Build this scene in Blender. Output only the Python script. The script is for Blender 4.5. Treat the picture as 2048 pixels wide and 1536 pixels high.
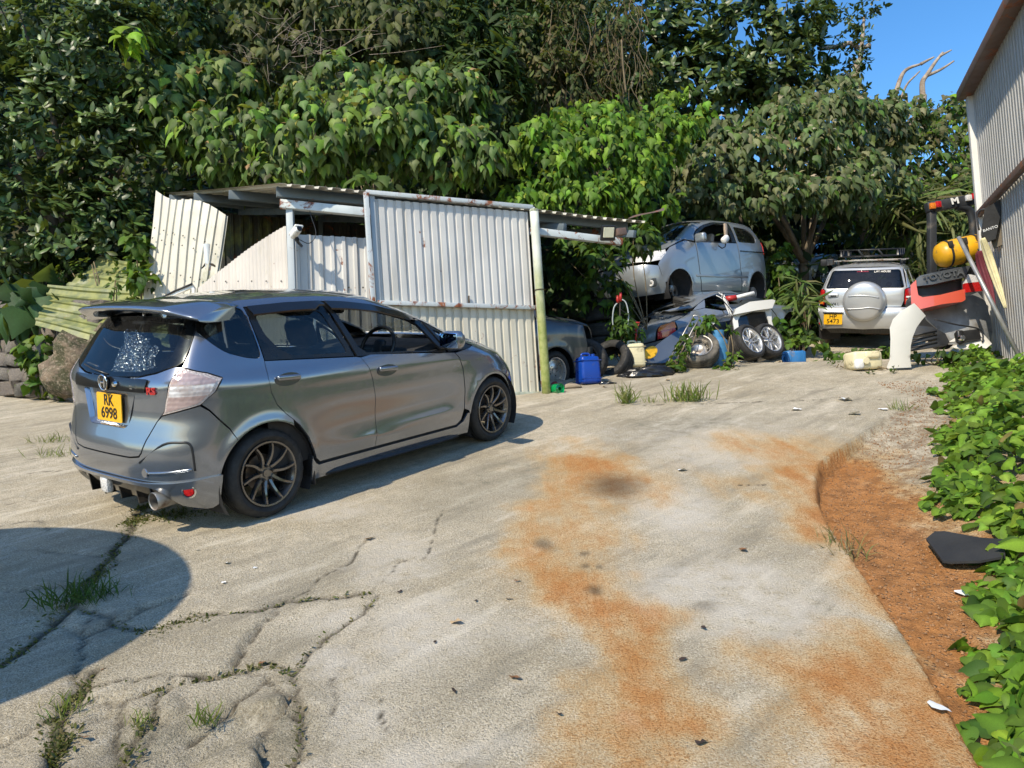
import bpy, bmesh, math, random
import numpy as np
from mathutils import Vector, Matrix, geometry

random.seed(7)
RNG = np.random.default_rng(7)
for o in list(bpy.data.objects):
    bpy.data.objects.remove(o)
scene = bpy.context.scene
COL = scene.collection

# ------------------------------------------------------------------ camera
F = 1540.0                       # focal length in pixels of a 2048 px wide frame
HC, SL = 860.0, 0.05             # horizon row at the centre column, and its tilt
_n = np.array([-SL, -1.0, (HC - 768) / F]); _n /= np.linalg.norm(_n)
_y = np.array([0, 0, 1.0]) - _n * _n[2]; _y /= np.linalg.norm(_y)
C2W = np.stack([np.cross(_y, _n), _y, _n])          # camera (right, down, forward) to world
CAR_F = C2W @ np.array([0.58516679, -0.14875589, 0.79715213])
CAR_L = C2W @ np.array([-0.81005981, -0.06215069, 0.58304407])
CAR_U = C2W @ np.array([-0.03718769, -0.98691893, -0.15686969])
GN = CAR_U.copy()                                   # normal of the ramp the hatchback stands on
CH = 1.637 / GN[2]
CAM = np.array([0, 0, CH])
CAR_T = CAM + C2W @ np.array([-2.27256023, 0.84370681, 5.66566136])
GX, GY = -GN[0] / GN[2], -GN[1] / GN[2]

cd = bpy.data.cameras.new('camera')
cam = bpy.data.objects.new('camera', cd); COL.objects.link(cam)
r, u, b = C2W @ np.array([1, 0, 0]), C2W @ np.array([0, -1, 0]), C2W @ np.array([0, 0, -1])
cam.matrix_world = Matrix(((r[0], u[0], b[0], 0), (r[1], u[1], b[1], 0), (r[2], u[2], b[2], CH), (0, 0, 0, 1)))
cd.sensor_width = 36; cd.lens = F / 2048 * 36; cd.clip_end = 2000; cd.clip_start = .05
scene.camera = cam

# ------------------------------------------------------------------ sky, sun, exposure
SUN_AZ, SUN_EL = math.radians(214.5), math.radians(43)
to_sun = Vector((math.sin(SUN_AZ) * math.cos(SUN_EL), math.cos(SUN_AZ) * math.cos(SUN_EL), math.sin(SUN_EL)))
w = bpy.data.worlds.new('World'); scene.world = w; w.use_nodes = True
nt = w.node_tree; nt.nodes.clear()
sky = nt.nodes.new('ShaderNodeTexSky'); sky.sky_type = 'NISHITA'; sky.sun_disc = False
sky.sun_elevation = SUN_EL; sky.sun_rotation = SUN_AZ; sky.altitude = 100
sky.air_density = 1.0; sky.dust_density = 0.25; sky.ozone_density = 2.5
bg = nt.nodes.new('ShaderNodeBackground'); bg.inputs[1].default_value = 0.15
wo = nt.nodes.new('ShaderNodeOutputWorld')
hs = nt.nodes.new('ShaderNodeHueSaturation'); hs.inputs['Saturation'].default_value = 1.28; hs.inputs['Value'].default_value = 1.0
nt.links.new(sky.outputs[0], hs.inputs['Color']); nt.links.new(hs.outputs[0], bg.inputs[0]); nt.links.new(bg.outputs[0], wo.inputs[0])
sl = bpy.data.lights.new('sun', 'SUN'); sl.energy = 3.7; sl.angle = math.radians(.53); sl.color = (1, .89, .70)
so = bpy.data.objects.new('sun', sl); COL.objects.link(so)
so.rotation_mode = 'QUATERNION'; so.rotation_quaternion = to_sun.to_track_quat('Z', 'Y')
so.location = (-20, -18, 25)
vs = scene.view_settings
vs.view_transform = 'Standard'; vs.look = 'None'; vs.exposure = 0.64; vs.gamma = 1; vs.use_curve_mapping = False

# ------------------------------------------------------------------ where a thing stands
def ray(u, v):
    return C2W @ np.array([(u - 1024) / F, (v - 768) / F, 1.0])
def G(u, v):                                        # point of the ramp plane seen at a photo pixel
    d = ray(u, v); k = -(GN @ (CAM - np.array([0, 0, 0]))) / (GN @ d)
    return CAM + k * d
def PD(u, v, dep):                                  # point at a photo pixel at a distance along the view axis
    return CAM + ray(u, v) * dep
def gdepth(u, v):
    return float((np.linalg.inv(C2W) @ (G(u, v) - CAM))[2])
def pz(x, y):
    return GX * x + GY * y

# ------------------------------------------------------------------ noise on arrays
def _hash(ix, iy, seed):
    h = (ix.astype(np.int64) * 374761393 + iy.astype(np.int64) * 668265263 + seed * 1442695041) & 0xffffffff
    h = ((h ^ (h >> 13)) * 1274126177) & 0xffffffff
    return ((h ^ (h >> 16)) & 0xffff) / 65535.0
def vnoise(x, y, seed=0):
    ix, iy = np.floor(x), np.floor(y); fx, fy = x - ix, y - iy
    fx, fy = fx * fx * (3 - 2 * fx), fy * fy * (3 - 2 * fy)
    a, b_, c, d = _hash(ix, iy, seed), _hash(ix + 1, iy, seed), _hash(ix, iy + 1, seed), _hash(ix + 1, iy + 1, seed)
    return (a * (1 - fx) + b_ * fx) * (1 - fy) + (c * (1 - fx) + d * fx) * fy
def fbm(x, y, octs=4, seed=0):
    s, a, t = 0, .5, 0
    for i in range(octs):
        s = s + a * vnoise(x * 2 ** i, y * 2 ** i, seed + i * 17); t += a; a *= .5
    return s / t - .5
def sstep(a, b_, x):
    t = np.clip((x - a) / (b_ - a), 0, 1); return t * t * (3 - 2 * t)

# ------------------------------------------------------------------ objects
def thing(name, label, cat, loc=(0, 0, 0), mat=None, group=None):
    o = bpy.data.objects.new(name, None); COL.objects.link(o)
    o.empty_display_size = .1
    if mat is not None: o.matrix_world = mat
    else: o.location = loc
    o['label'] = label; o['category'] = cat
    if group: o['group'] = group
    return o
def tag(o, label, cat, group=None, kind=None):
    if label: o['label'] = label
    if cat: o['category'] = cat
    if group: o['group'] = group
    if kind: o['kind'] = kind
    return o
def mesh(name, verts, faces, m, smooth=True):
    me = bpy.data.meshes.new(name)
    me.from_pydata([tuple(v) for v in verts], [], [tuple(f) for f in faces])
    if m is not None:
        for mm in (m if isinstance(m, (list, tuple)) else [m]): me.materials.append(mm)
    if smooth and len(me.polygons): me.polygons.foreach_set('use_smooth', np.ones(len(me.polygons), bool))
    me.update()
    return me
def link(name, me, parent=None, loc=None, rot=None, mat=None, scale=None):
    o = bpy.data.objects.new(name, me); COL.objects.link(o)
    if parent is not None: o.parent = parent
    if mat is not None: o.matrix_basis = mat
    else:
        if loc is not None: o.location = loc
        if rot is not None: o.rotation_euler = rot
        if scale is not None: o.scale = scale
    return o
def mk(name, verts, faces, m, parent=None, smooth=True, **kw):
    return link(name, mesh(name, verts, faces, m, smooth), parent, **kw)
def sharp(me, deg=35):
    bm = bmesh.new(); bm.from_mesh(me)
    for e in bm.edges:
        if len(e.link_faces) == 2 and e.calc_face_angle(0) > math.radians(deg): e.smooth = False
    bm.to_mesh(me); bm.free()
def bmobj(name, bm, m, parent=None, smooth=True, auto=35, **kw):
    me = bpy.data.meshes.new(name); bmesh.ops.recalc_face_normals(bm, faces=bm.faces)
    bm.to_mesh(me); bm.free()
    for mm in (m if isinstance(m, (list, tuple)) else [m]): me.materials.append(mm)
    if smooth:
        me.polygons.foreach_set('use_smooth', np.ones(len(me.polygons), bool))
        if auto: sharp(me, auto)
    return link(name, me, parent, **kw)
def basis(p, xdir, zdir=(0, 0, 1)):
    x = Vector(xdir).normalized(); z = Vector(zdir); z = (z - x * z.dot(x)).normalized(); y = z.cross(x)
    return Matrix(((x[0], y[0], z[0], p[0]), (x[1], y[1], z[1], p[1]), (x[2], y[2], z[2], p[2]), (0, 0, 0, 1)))
def bm_box(bm, c, s, bev=0, seg=2, rot=None):
    n0 = len(bm.verts)
    g = bmesh.ops.create_cube(bm, size=1)
    for v in g['verts']: v.co = Vector((v.co.x * s[0], v.co.y * s[1], v.co.z * s[2]))
    vv = g['verts']
    if bev:
        ed = list({e for v in vv for e in v.link_edges})
        bmesh.ops.bevel(bm, geom=ed, offset=bev, segments=seg, affect='EDGES', profile=.5)
    bm.verts.ensure_lookup_table()
    vv = bm.verts[n0:]
    for v in vv:
        if rot is not None: v.co = rot @ v.co
        v.co += Vector(c)
    return bm
def box(name, c, s, m, parent=None, bev=.004, rot=None, seg=2, **kw):
    bm = bmesh.new(); bm_box(bm, c, s, bev, seg, rot); return bmobj(name, bm, m, parent, **kw)
def bar(name, p, q, wdt, hgt, m, parent=None, up=(0, 0, 1), bev=.004):     # a box section between two points
    p, q = Vector(p), Vector(q); mt = basis((p + q) / 2, q - p, up)
    bm = bmesh.new(); bm_box(bm, (0, 0, 0), ((q - p).length, wdt, hgt), bev)
    bmesh.ops.transform(bm, matrix=mt, verts=bm.verts)
    return bmobj(name, bm, m, parent)
def tube_data(pts, rad, n=8, cap=True, closed=False):
    pts = [Vector(p) for p in pts]; k = len(pts)
    rr = rad if isinstance(rad, (list, tuple, np.ndarray)) else [rad] * k
    V, Fc = [], []
    a = None
    for i in range(k):
        if closed: t = (pts[(i + 1) % k] - pts[i - 1]).normalized()
        else: t = (pts[min(i + 1, k - 1)] - pts[max(i - 1, 0)]).normalized()
        if a is None:
            a = t.orthogonal().normalized()
        else:
            a = (a - t * a.dot(t)).normalized()
        b_ = t.cross(a)
        for j in range(n):
            th = 2 * math.pi * j / n
            V.append(pts[i] + (a * math.cos(th) + b_ * math.sin(th)) * rr[i])
    for i in range(k if closed else k - 1):
        for j in range(n):
            i2 = (i + 1) % k
            Fc.append((i * n + j, i * n + (j + 1) % n, i2 * n + (j + 1) % n, i2 * n + j))
    if cap and not closed:
        Fc.append(tuple(range(n))[::-1]); Fc.append(tuple(range((k - 1) * n, k * n)))
    return V, Fc
def tube(name, pts, rad, m, parent=None, n=8, closed=False, **kw):
    V, Fc = tube_data(pts, rad, n, True, closed); o = mk(name, V, Fc, m, parent, **kw)
    return o
def crom(pts, per=6, closed=False):
    P = [np.array(p, float) for p in pts]; n = len(P); out = []
    rngi = range(n if closed else n - 1)
    for i in rngi:
        if closed: a, b_, c, d = P[i - 1], P[i], P[(i + 1) % n], P[(i + 2) % n]
        else: a, b_, c, d = P[max(i - 1, 0)], P[i], P[i + 1], P[min(i + 2, n - 1)]
        for k in range(per):
            t = k / per
            out.append(.5 * (2 * b_ + (c - a) * t + (2 * a - 5 * b_ + 4 * c - d) * t * t + (3 * b_ - a - 3 * c + d) * t ** 3))
    if not closed: out.append(P[-1])
    return out
def lathe_data(prof, n=32, axis='y'):                      # prof: (radius, along)
    V, Fc = [], []
    for r_, a in prof:
        for j in range(n):
            th = 2 * math.pi * j / n; c, s = r_ * math.cos(th), r_ * math.sin(th)
            V.append({'y': (c, a, s), 'z': (c, s, a), 'x': (a, c, s)}[axis])
    for i in range(len(prof) - 1):
        for j in range(n):
            Fc.append((i * n + j, i * n + (j + 1) % n, (i + 1) * n + (j + 1) % n, (i + 1) * n + j))
    return V, Fc
def lathe(name, prof, m, parent=None, n=32, axis='y', auto=40, **kw):
    V, Fc = lathe_data(prof, n, axis)
    me = mesh(name, V, Fc, m)
    bm = bmesh.new(); bm.from_mesh(me); bmesh.ops.remove_doubles(bm, verts=bm.verts, dist=1e-5)
    bmesh.ops.recalc_face_normals(bm, faces=bm.faces); bm.to_mesh(me); bm.free()
    me.polygons.foreach_set('use_smooth', np.ones(len(me.polygons), bool)); sharp(me, auto)
    return link(name, me, parent, **kw)
def loft(name, secs, m, parent=None, closed=True, caps=True, auto=40, **kw):
    n = len(secs[0]); V = [p for s in secs for p in s]; Fc = []
    for i in range(len(secs) - 1):
        for j in range(n if closed else n - 1):
            Fc.append((i * n + j, i * n + (j + 1) % n, (i + 1) * n + (j + 1) % n, (i + 1) * n + j))
    if caps and closed:
        Fc.append(tuple(range(n))[::-1]); Fc.append(tuple(range((len(secs) - 1) * n, len(secs) * n)))
    me = mesh(name, V, Fc, m)
    bm = bmesh.new(); bm.from_mesh(me); bmesh.ops.recalc_face_normals(bm, faces=bm.faces); bm.to_mesh(me); bm.free()
    if auto: sharp(me, auto)
    return link(name, me, parent, **kw)
def slab(name, poly, thick, m, parent=None, bev=0, fn=None, **kw):
    """a flat outline (x, y) given thickness along z; fn bends it afterwards"""
    bm = bmesh.new(); vs_ = [bm.verts.new((p[0], p[1], 0)) for p in poly]
    f = bm.faces.new(vs_)
    r_ = bmesh.ops.extrude_face_region(bm, geom=[f])
    for g in r_['geom']:
        if isinstance(g, bmesh.types.BMVert): g.co.z += thick
    if bev: bmesh.ops.bevel(bm, geom=[e for e in bm.edges], offset=bev, segments=2, affect='EDGES', profile=.5)
    if fn:
        bmesh.ops.triangulate(bm, faces=bm.faces)
        for _ in range(2): bmesh.ops.subdivide_edges(bm, edges=bm.edges, cuts=1, use_grid_fill=True)
        for v in bm.verts: v.co = Vector(fn(v.co))
    return bmobj(name, bm, m, parent, **kw)
def text(name, body, size, m, parent=None, mat=None, depth=.002, sx=1.0, offset=0.0):
    cu = bpy.data.curves.new(name, 'FONT'); cu.body = body; cu.size = size; cu.extrude = depth; cu.align_x = 'CENTER'; cu.align_y = 'CENTER'
    cu.resolution_u = 3; cu.offset = offset
    t = bpy.data.objects.new(name, cu); COL.objects.link(t)
    me = bpy.data.meshes.new_from_object(t); bpy.data.objects.remove(t)
    me.materials.clear(); me.materials.append(m)
    me.transform(Matrix.Diagonal((sx, 1, 1, 1)))
    return link(name, me, parent, mat=mat)
def copy_tree(o, parent=None):
    c = o.copy(); COL.objects.link(c); c.parent = parent
    for ch in o.children: copy_tree(ch, c)
    return c

# ------------------------------------------------------------------ materials
class NT:
    def __init__(s, name):
        s.m = bpy.data.materials.new(name); s.m.use_nodes = True; s.t = s.m.node_tree; s.t.nodes.clear()
        s.out = s.t.nodes.new('ShaderNodeOutputMaterial'); s.tc = s.t.nodes.new('ShaderNodeTexCoord')
        s.co = s.tc.outputs['Object']
    def n(s, ty): return s.t.nodes.new(ty)
    def set(s, sock, v):
        if isinstance(v, bpy.types.NodeSocket): s.t.links.new(v, sock)
        elif v is not None:
            if hasattr(sock, 'default_value'):
                if isinstance(v, (tuple, list)) and len(v) == 3 and sock.type == 'RGBA': v = (*v, 1)
                sock.default_value = v
    def noise(s, scale, detail=4, rough=.55, stretch=None, dist=0.0, out='Fac', co=None):
        k = s.n('ShaderNodeTexNoise'); k.inputs['Scale'].default_value = scale; k.inputs['Detail'].default_value = detail
        k.inputs['Roughness'].default_value = rough; k.inputs['Distortion'].default_value = dist
        c = co or s.co
        if stretch:
            mp = s.n('ShaderNodeMapping'); mp.inputs['Scale'].default_value = stretch; s.set(mp.inputs[0], c); c = mp.outputs[0]
        s.set(k.inputs['Vector'], c); return k.outputs[out]
    def along(s, deg, stretch):                          # coordinates turned, then squeezed along the turned axes
        a = s.n('ShaderNodeMapping'); a.inputs['Rotation'].default_value = (0, 0, math.radians(deg)); s.set(a.inputs[0], s.co)
        b_ = s.n('ShaderNodeMapping'); b_.inputs['Scale'].default_value = stretch; s.set(b_.inputs[0], a.outputs[0]); return b_.outputs[0]
    def voro(s, scale, feature='F1', out='Distance', stretch=None):
        k = s.n('ShaderNodeTexVoronoi'); k.feature = feature; k.inputs['Scale'].default_value = scale
        c = s.co
        if stretch:
            mp = s.n('ShaderNodeMapping'); mp.inputs['Scale'].default_value = stretch; s.set(mp.inputs[0], c); c = mp.outputs[0]
        s.set(k.inputs['Vector'], c); return k.outputs[out]
    def ramp(s, f, a, b_, lo=0.0, hi=1.0):
        k = s.n('ShaderNodeMapRange'); k.interpolation_type = 'SMOOTHSTEP'; s.set(k.inputs[0], f)
        for i, v in enumerate((a, b_, lo, hi)): k.inputs[i + 1].default_value = v
        return k.outputs[0]
    def mix(s, f, a, b_, mode='MIX'):
        k = s.n('ShaderNodeMix'); k.data_type = 'RGBA'; k.blend_type = mode
        s.set(k.inputs[0], f); s.set(k.inputs[6], a); s.set(k.inputs[7], b_); return k.outputs[2]
    def math(s, op, a, b_=None, c=None):
        k = s.n('ShaderNodeMath'); k.operation = op; s.set(k.inputs[0], a); s.set(k.inputs[1], b_)
        if c is not None: s.set(k.inputs[2], c)
        return k.outputs[0]
    def attr(s, name):
        k = s.n('ShaderNodeAttribute'); k.attribute_name = name; return k
    def sep(s, v):
        k = s.n('ShaderNodeSeparateXYZ'); s.set(k.inputs[0], v); return k.outputs
    def bump(s, h, strength=.3, dist=.02, nrm=None):
        k = s.n('ShaderNodeBump'); k.inputs['Strength'].default_value = strength; k.inputs['Distance'].default_value = dist
        s.set(k.inputs['Height'], h)
        if nrm is not None: s.set(k.inputs['Normal'], nrm)
        return k.outputs[0]
    def princ(s, col, rough=.5, metal=0, nrm=None, coat=0, coat_rough=.03, spec=None, trans=None, ior=None, emit=None, estr=0, alpha=None, link=True):
        p = s.n('ShaderNodeBsdfPrincipled')
        s.set(p.inputs['Base Color'], col); s.set(p.inputs['Roughness'], rough); s.set(p.inputs['Metallic'], metal)
        if nrm is not None: s.set(p.inputs['Normal'], nrm)
        p.inputs['Coat Weight'].default_value = coat; p.inputs['Coat Roughness'].default_value = coat_rough
        if spec is not None: s.set(p.inputs['Specular IOR Level'], spec)
        if trans is not None: p.inputs['Transmission Weight'].default_value = trans
        if ior is not None: p.inputs['IOR'].default_value = ior
        if link: s.t.links.new(p.outputs[0], s.out.inputs[0])
        return p.outputs[0]

def pmat(name, col, rough=.5, metal=0, coat=0, var=.18, vscale=4, bump=.0, bscale=60, dirt=None, dirt_amt=.0, spec=None, rvar=.12, dscale=3.):
    s = NT(name)
    nz = s.noise(vscale, 5, .6)
    c2 = tuple(max(0, x * (1 - var)) for x in col); c1 = tuple(min(1, x * (1 + var * .6)) for x in col)
    c = s.mix(s.ramp(nz, .3, .7), c2, c1)
    rg = s.ramp(s.noise(vscale * 2.3, 4), .3, .7, max(.02, rough - rvar), min(1, rough + rvar))
    if dirt:
        f = s.ramp(s.noise(dscale, 6, .65, dist=.4), .62 - dirt_amt * .4, .78 - dirt_amt * .3)
        c = s.mix(f, c, dirt); rg = s.mix(f, rg, (.85, .85, .85))
    nrm = None
    if bump: nrm = s.bump(s.noise(bscale, 4, .6), bump, .01)
    s.princ(c, rg, metal, nrm, coat, spec=spec)
    return s.m

def paint(name, col, metal=.55, rough=.38, dust=.12, coat=1.0):
    s = NT(name)
    d = s.ramp(s.noise(2.2, 6, .65, dist=.6), .45, .85, dust * .15, dust)
    c = s.mix(d, col, (.30, .27, .22))
    rg = s.ramp(s.noise(3, 3), .3, .7, rough - .03, rough + .03)
    s.princ(c, rg, metal, None, coat, .03)
    return s.m

def glass(name, tint, refl=.55, rough=.0, dirt=.05):
    s = NT(name)
    tr = s.n('ShaderNodeBsdfTransparent'); s.set(tr.inputs[0], tint)
    gl = s.n('ShaderNodeBsdfGlossy'); s.set(gl.inputs['Roughness'], rough + .01); s.set(gl.inputs[0], (1, 1, 1))
    fr = s.n('ShaderNodeFresnel'); fr.inputs[0].default_value = 1.5
    f = s.math('MULTIPLY_ADD', fr.outputs[0], refl * 1.6, .01)
    m1 = s.n('ShaderNodeMixShader'); s.set(m1.inputs[0], f); s.set(m1.inputs[1], tr.outputs[0]); s.set(m1.inputs[2], gl.outputs[0])
    df = s.n('ShaderNodeBsdfDiffuse'); s.set(df.inputs[0], (.4, .38, .34))
    m2 = s.n('ShaderNodeMixShader'); s.set(m2.inputs[0], s.ramp(s.noise(5, 6, .7), .45, .9, dirt * .2, dirt * 1.5)); s.set(m2.inputs[1], m1.outputs[0]); s.set(m2.inputs[2], df.outputs[0])
    s.t.links.new(m2.outputs[0], s.out.inputs[0])
    return s.m

M = {}
M['paint_grey'] = paint('grey_metallic_paint', (.25, .272, .315), .82, .22, .010)
M['paint_silver'] = paint('silver_paint_dusty', (.30, .325, .35), .55, .36, .35)
M['paint_silver2'] = paint('silver_paint', (.50, .51, .52), .45, .34, .16)
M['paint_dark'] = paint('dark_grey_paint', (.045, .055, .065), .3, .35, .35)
M['paint_blue_grey'] = paint('blue_grey_paint', (.10, .125, .16), .5, .35, .25)
M['paint_white'] = paint('white_paint', (.66, .645, .60), .0, .4, .18)
M['paint_red'] = paint('red_paint', (.55, .075, .035), .0, .45, .12)
M['black_plastic'] = pmat('black_plastic', (.018, .018, .019), .45, var=.3)
M['gloss_black'] = pmat('gloss_black', (.010, .010, .011), .12, var=.1, rvar=.04)
M['trim_black'] = pmat('window_trim_black', (.012, .013, .015), .28, var=.2)
M['rubber'] = pmat('tyre_rubber', (.022, .021, .020), .75, var=.35, vscale=12, bump=.15, bscale=120, dirt=(.11, .095, .075), dirt_amt=.18)
M['rubber_old'] = pmat('old_tyre_rubber', (.05, .046, .04), .85, var=.35, vscale=9, bump=.3, bscale=90, dirt=(.16, .14, .11), dirt_amt=.5)
M['rim_bronze'] = pmat('bronze_alloy', (.21, .20, .19), .27, .9, var=.12)
M['rim_silver'] = pmat('silver_alloy', (.62, .62, .62), .32, .8, var=.15, dirt=(.2, .17, .13), dirt_amt=.1)
M['steel'] = pmat('bare_steel', (.42, .40, .37), .42, .85, var=.25, dirt=(.18, .10, .05), dirt_amt=.3)
M['chrome'] = pmat('chrome', (.75, .75, .76), .07, 1, var=.05, rvar=.03)
M['dark_steel'] = pmat('dark_steel', (.035, .033, .03), .6, .3, var=.4, dirt=(.12, .075, .04), dirt_amt=.4)
M['disc'] = pmat('brake_disc', (.16, .13, .11), .45, .8, var=.3)
M['glass_tint'] = glass('tinted_glass', (.10, .13, .15), .75)
M['glass_mid'] = glass('lightly_tinted_glass', (.50, .60, .58), .6)
M['glass_clear'] = glass('clear_glass', (.86, .92, .90), .5)
M['glass_rear'] = glass('dark_rear_glass', (.34, .37, .38), .40, dirt=.02)
M['interior'] = pmat('dark_interior', (.016, .016, .018), .8, var=.3)
M['seat_grey'] = pmat('seat_fabric', (.022, .026, .036), .9, var=.3, bump=.2, bscale=200)
M['seat_beige'] = pmat('beige_trim', (.42, .33, .25), .85, var=.2)
M['seat_light'] = pmat('light_seat', (.42, .44, .45), .85, var=.2)
M['plate'] = pmat('number_plate_yellow', (.80, .43, .012), .35, var=.05)
M['ink'] = pmat('black_ink', (.008, .008, .008), .4, var=.1)
M['white_plastic'] = pmat('white_plastic', (.72, .71, .68), .4, var=.08, dirt=(.30, .26, .2), dirt_amt=.15)
M['black_cloth'] = pmat('black_cloth', (.02, .02, .02), .9, var=.3, bump=.2, bscale=150)
def lens(name, col, rough=.12):
    s = NT(name)
    v = s.ramp(s.voro(55, 'DISTANCE_TO_EDGE'), .0, .12)
    c = s.mix(v, tuple(x * .55 for x in col), col)
    p = s.princ(c, rough, 0, s.bump(s.voro(70), .25, .01), 1.0)
    return s.m
M['lens_red'] = lens('red_lens', (.50, .012, .012))
M['lens_amber'] = lens('amber_lens', (.72, .20, .015))
M['lens_clear'] = lens('clear_lens', (.72, .70, .68))
M['lens_smoke'] = lens('smoked_lens', (.55, .47, .44))
M['mirror'] = pmat('mirror_glass', (.35, .55, .95), .02, 1, var=.01, rvar=.01)
# ------------------------------------------------------------------ the yard: one concrete ramp with its worn edge
RAMP_EDGE = [(1830, 796), (1812, 806), (1720, 868), (1640, 925), (1631, 960), (1633, 1000), (1655, 1048), (1690, 1100), (1760, 1200),
             (1820, 1290), (1880, 1390), (1960, 1536), (2030, 1660), (2100, 1800)]
EDGE_W = np.array([G(*p)[:2] for p in RAMP_EDGE])
def seg_dist(x, y, pts):
    best = np.full(x.shape, 1e9)
    for a, b_ in zip(pts[:-1], pts[1:]):
        d = b_ - a; L = (d @ d) + 1e-12
        t = np.clip(((x - a[0]) * d[0] + (y - a[1]) * d[1]) / L, 0, 1)
        best = np.minimum(best, np.hypot(x - a[0] - t * d[0], y - a[1] - t * d[1]))
    return best
def edge_side(x, y):                       # >0 to the right of the ramp edge (the lower strip), in metres
    ys = EDGE_W[:, 1]; o = np.argsort(ys)
    ex = np.interp(y, ys[o], EDGE_W[o, 0])
    far = y > ys.max()
    return np.where(far, -5.0, x - ex)
CR = [[(300, 1008), (281, 1019), (250, 1077), (227, 1108), (188, 1147), (168, 1179), (135, 1215), (60, 1290), (0, 1330)],
      [(135, 1215), (200, 1235), (281, 1265), (332, 1253), (390, 1230), (449, 1230), (520, 1226), (555, 1210), (625, 1196), (742, 1187)],
      [(754, 1194), (719, 1230), (664, 1269), (625, 1300), (598, 1331), (578, 1351), (582, 1382), (598, 1425), (598, 1464), (602, 1495), (586, 1536), (560, 1620)],
      [(195, 1351), (164, 1386), (133, 1405), (109, 1429), (102, 1464), (120, 1490), (98, 1536), (90, 1640)],
      [(168, 1386), (234, 1374), (297, 1366), (344, 1366), (391, 1362), (484, 1345), (527, 1327), (578, 1351)],
      [(336, 1366), (312, 1401), (301, 1444), (260, 1500), (250, 1560)],
      [(391, 1468), (414, 1444), (461, 1409), (500, 1382), (523, 1362)],
      [(523, 1362), (547, 1390), (566, 1413), (590, 1440)],
      [(885, 1012), (880, 1046), (871, 1080), (840, 1120)],
      [(727, 1077), (703, 1128), (660, 1150), (609, 1179), (562, 1210)],
      [(1240, 812), (1400, 808), (1560, 803), (1700, 797), (1790, 800)],
      [(0, 925), (80, 916), (150, 902)], [(0, 1010), (80, 1002), (150, 990)], [(0, 955), (60, 945), (145, 938)],
      [(100, 1060), (60, 1040), (0, 1050)], [(170, 1240), (172, 1270), (180, 1290)], [(742, 1187), (800, 1130), (830, 1110)],
      [(660, 1360), (668, 1390), (664, 1430)], [(754, 1400), (757, 1430), (770, 1460)], [(1580, 968), (1480, 972), (1440, 970)]]
CRW = [.030, .022, .020, .035, .018, .022, .022, .015, .007, .012, .010, .010, .008, .010, .012, .008, .008, .007, .006, .006]
CRD = [.028, .026, .020, .035, .020, .03, .03, .02, .006, .010, .010, .010, .01, .01, .012, .012, .006, .008, .006, .006]
CRX = [np.array([G(*p)[:2] for p in c]) for c in CR]
def world_blob(u, v, ru, rv):
    c = G(u, v); a = G(u, v - rv); b_ = G(u, v + rv); dep = gdepth(u, v)
    return c[0], c[1], ru * dep / F, max(.5 * np.hypot(*(a - b_)[:2]), .02)
def blobs(x, y, lst, warp=.12, seed=3, sharpness=.5):
    wx = x + warp * 2 * fbm(x * 2.1, y * 2.1, 4, seed); wy = y + warp * 2.4 * fbm(x * 2.1 + 31, y * 2.1, 4, seed + 5)
    r_ = np.zeros_like(x)
    for (u, v, ru, rv, k) in lst:
        cx, cy, rx, ry = world_blob(u, v, ru, rv)
        d = np.hypot((wx - cx) / rx, (wy - cy) / ry)
        r_ = np.maximum(r_, k * (1 - sstep(1 - sharpness, 1 + sharpness, d)))
    return r_
ROCK = [(360, 1490, 230, 70, 1), (480, 1440, 120, 50, .8), (250, 1440, 110, 50, .6), (60, 1480, 90, 60, .35)]

def relief(x, y):
    """gentle unevenness of the ramp, the step at its right edge, and the ground that rises beyond"""
    z = .035 * fbm(x * .45, y * .45, 3, 11) + .010 * fbm(x * 2.2, y * 2.2, 3, 12)
    z = z * sstep(1.0, 2.0, np.hypot(x + 1.6, (y - 5.8) * .7) * .8)
    e = edge_side(x, y)
    yt = EDGE_W[:, 1].max(); y1 = G(1640, 925)[1]
    deep = np.where(y > y1, .13 * (1 - sstep(y1, yt, y)) + .0, .05 + .08 * sstep(3.2, y1, y))
    st = sstep(-.004, .022, e)
    z = z - st * deep * (1 - sstep(.25, 1.3, e)) * np.where(e > -4, 1, 0)
    z = z + np.where(e > -4, sstep(.5, 2.5, e) * .22, 0)
    return z - .34 * sstep(11.2, 13.4, y) * sstep(3.0, 4.6, x)      # beyond its crest the yard levels out
def gz(x, y):
    x_, y_ = np.array([float(x)]), np.array([float(y)])
    return float(pz(x, y) + relief(x_, y_)[0])
def GP(u, v, dz=0.0):
    p = G(u, v); return Vector((p[0], p[1], gz(p[0], p[1]) + dz))

def cells(x, y, size, seed=0):
    gx, gy = x / size, y / size; ix, iy = np.floor(gx), np.floor(gy)
    d1 = np.full(x.shape, 9.0); d2 = np.full(x.shape, 9.0); idc = np.zeros(x.shape); cx = np.zeros(x.shape); cy = np.zeros(x.shape)
    for a in (-1, 0, 1):
        for b_ in (-1, 0, 1):
            px, py = ix + a + _hash(ix + a, iy + b_, seed), iy + b_ + _hash(ix + a, iy + b_, seed + 7)
            d = np.hypot(gx - px, gy - py); h = _hash(ix + a, iy + b_, seed + 13)
            n1 = d < d1
            d2 = np.where(n1, d1, np.minimum(d2, d)); idc = np.where(n1, h, idc); cx = np.where(n1, px, cx); cy = np.where(n1, py, cy); d1 = np.where(n1, d, d1)
    return (d2 - d1) * size, idc, (gx - cx) * size, (gy - cy) * size
ys_ = [1.0]
while ys_[-1] < 17.5: ys_.append(ys_[-1] + .0042 * ys_[-1] + .0055)
xs_ = [0.0]
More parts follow.
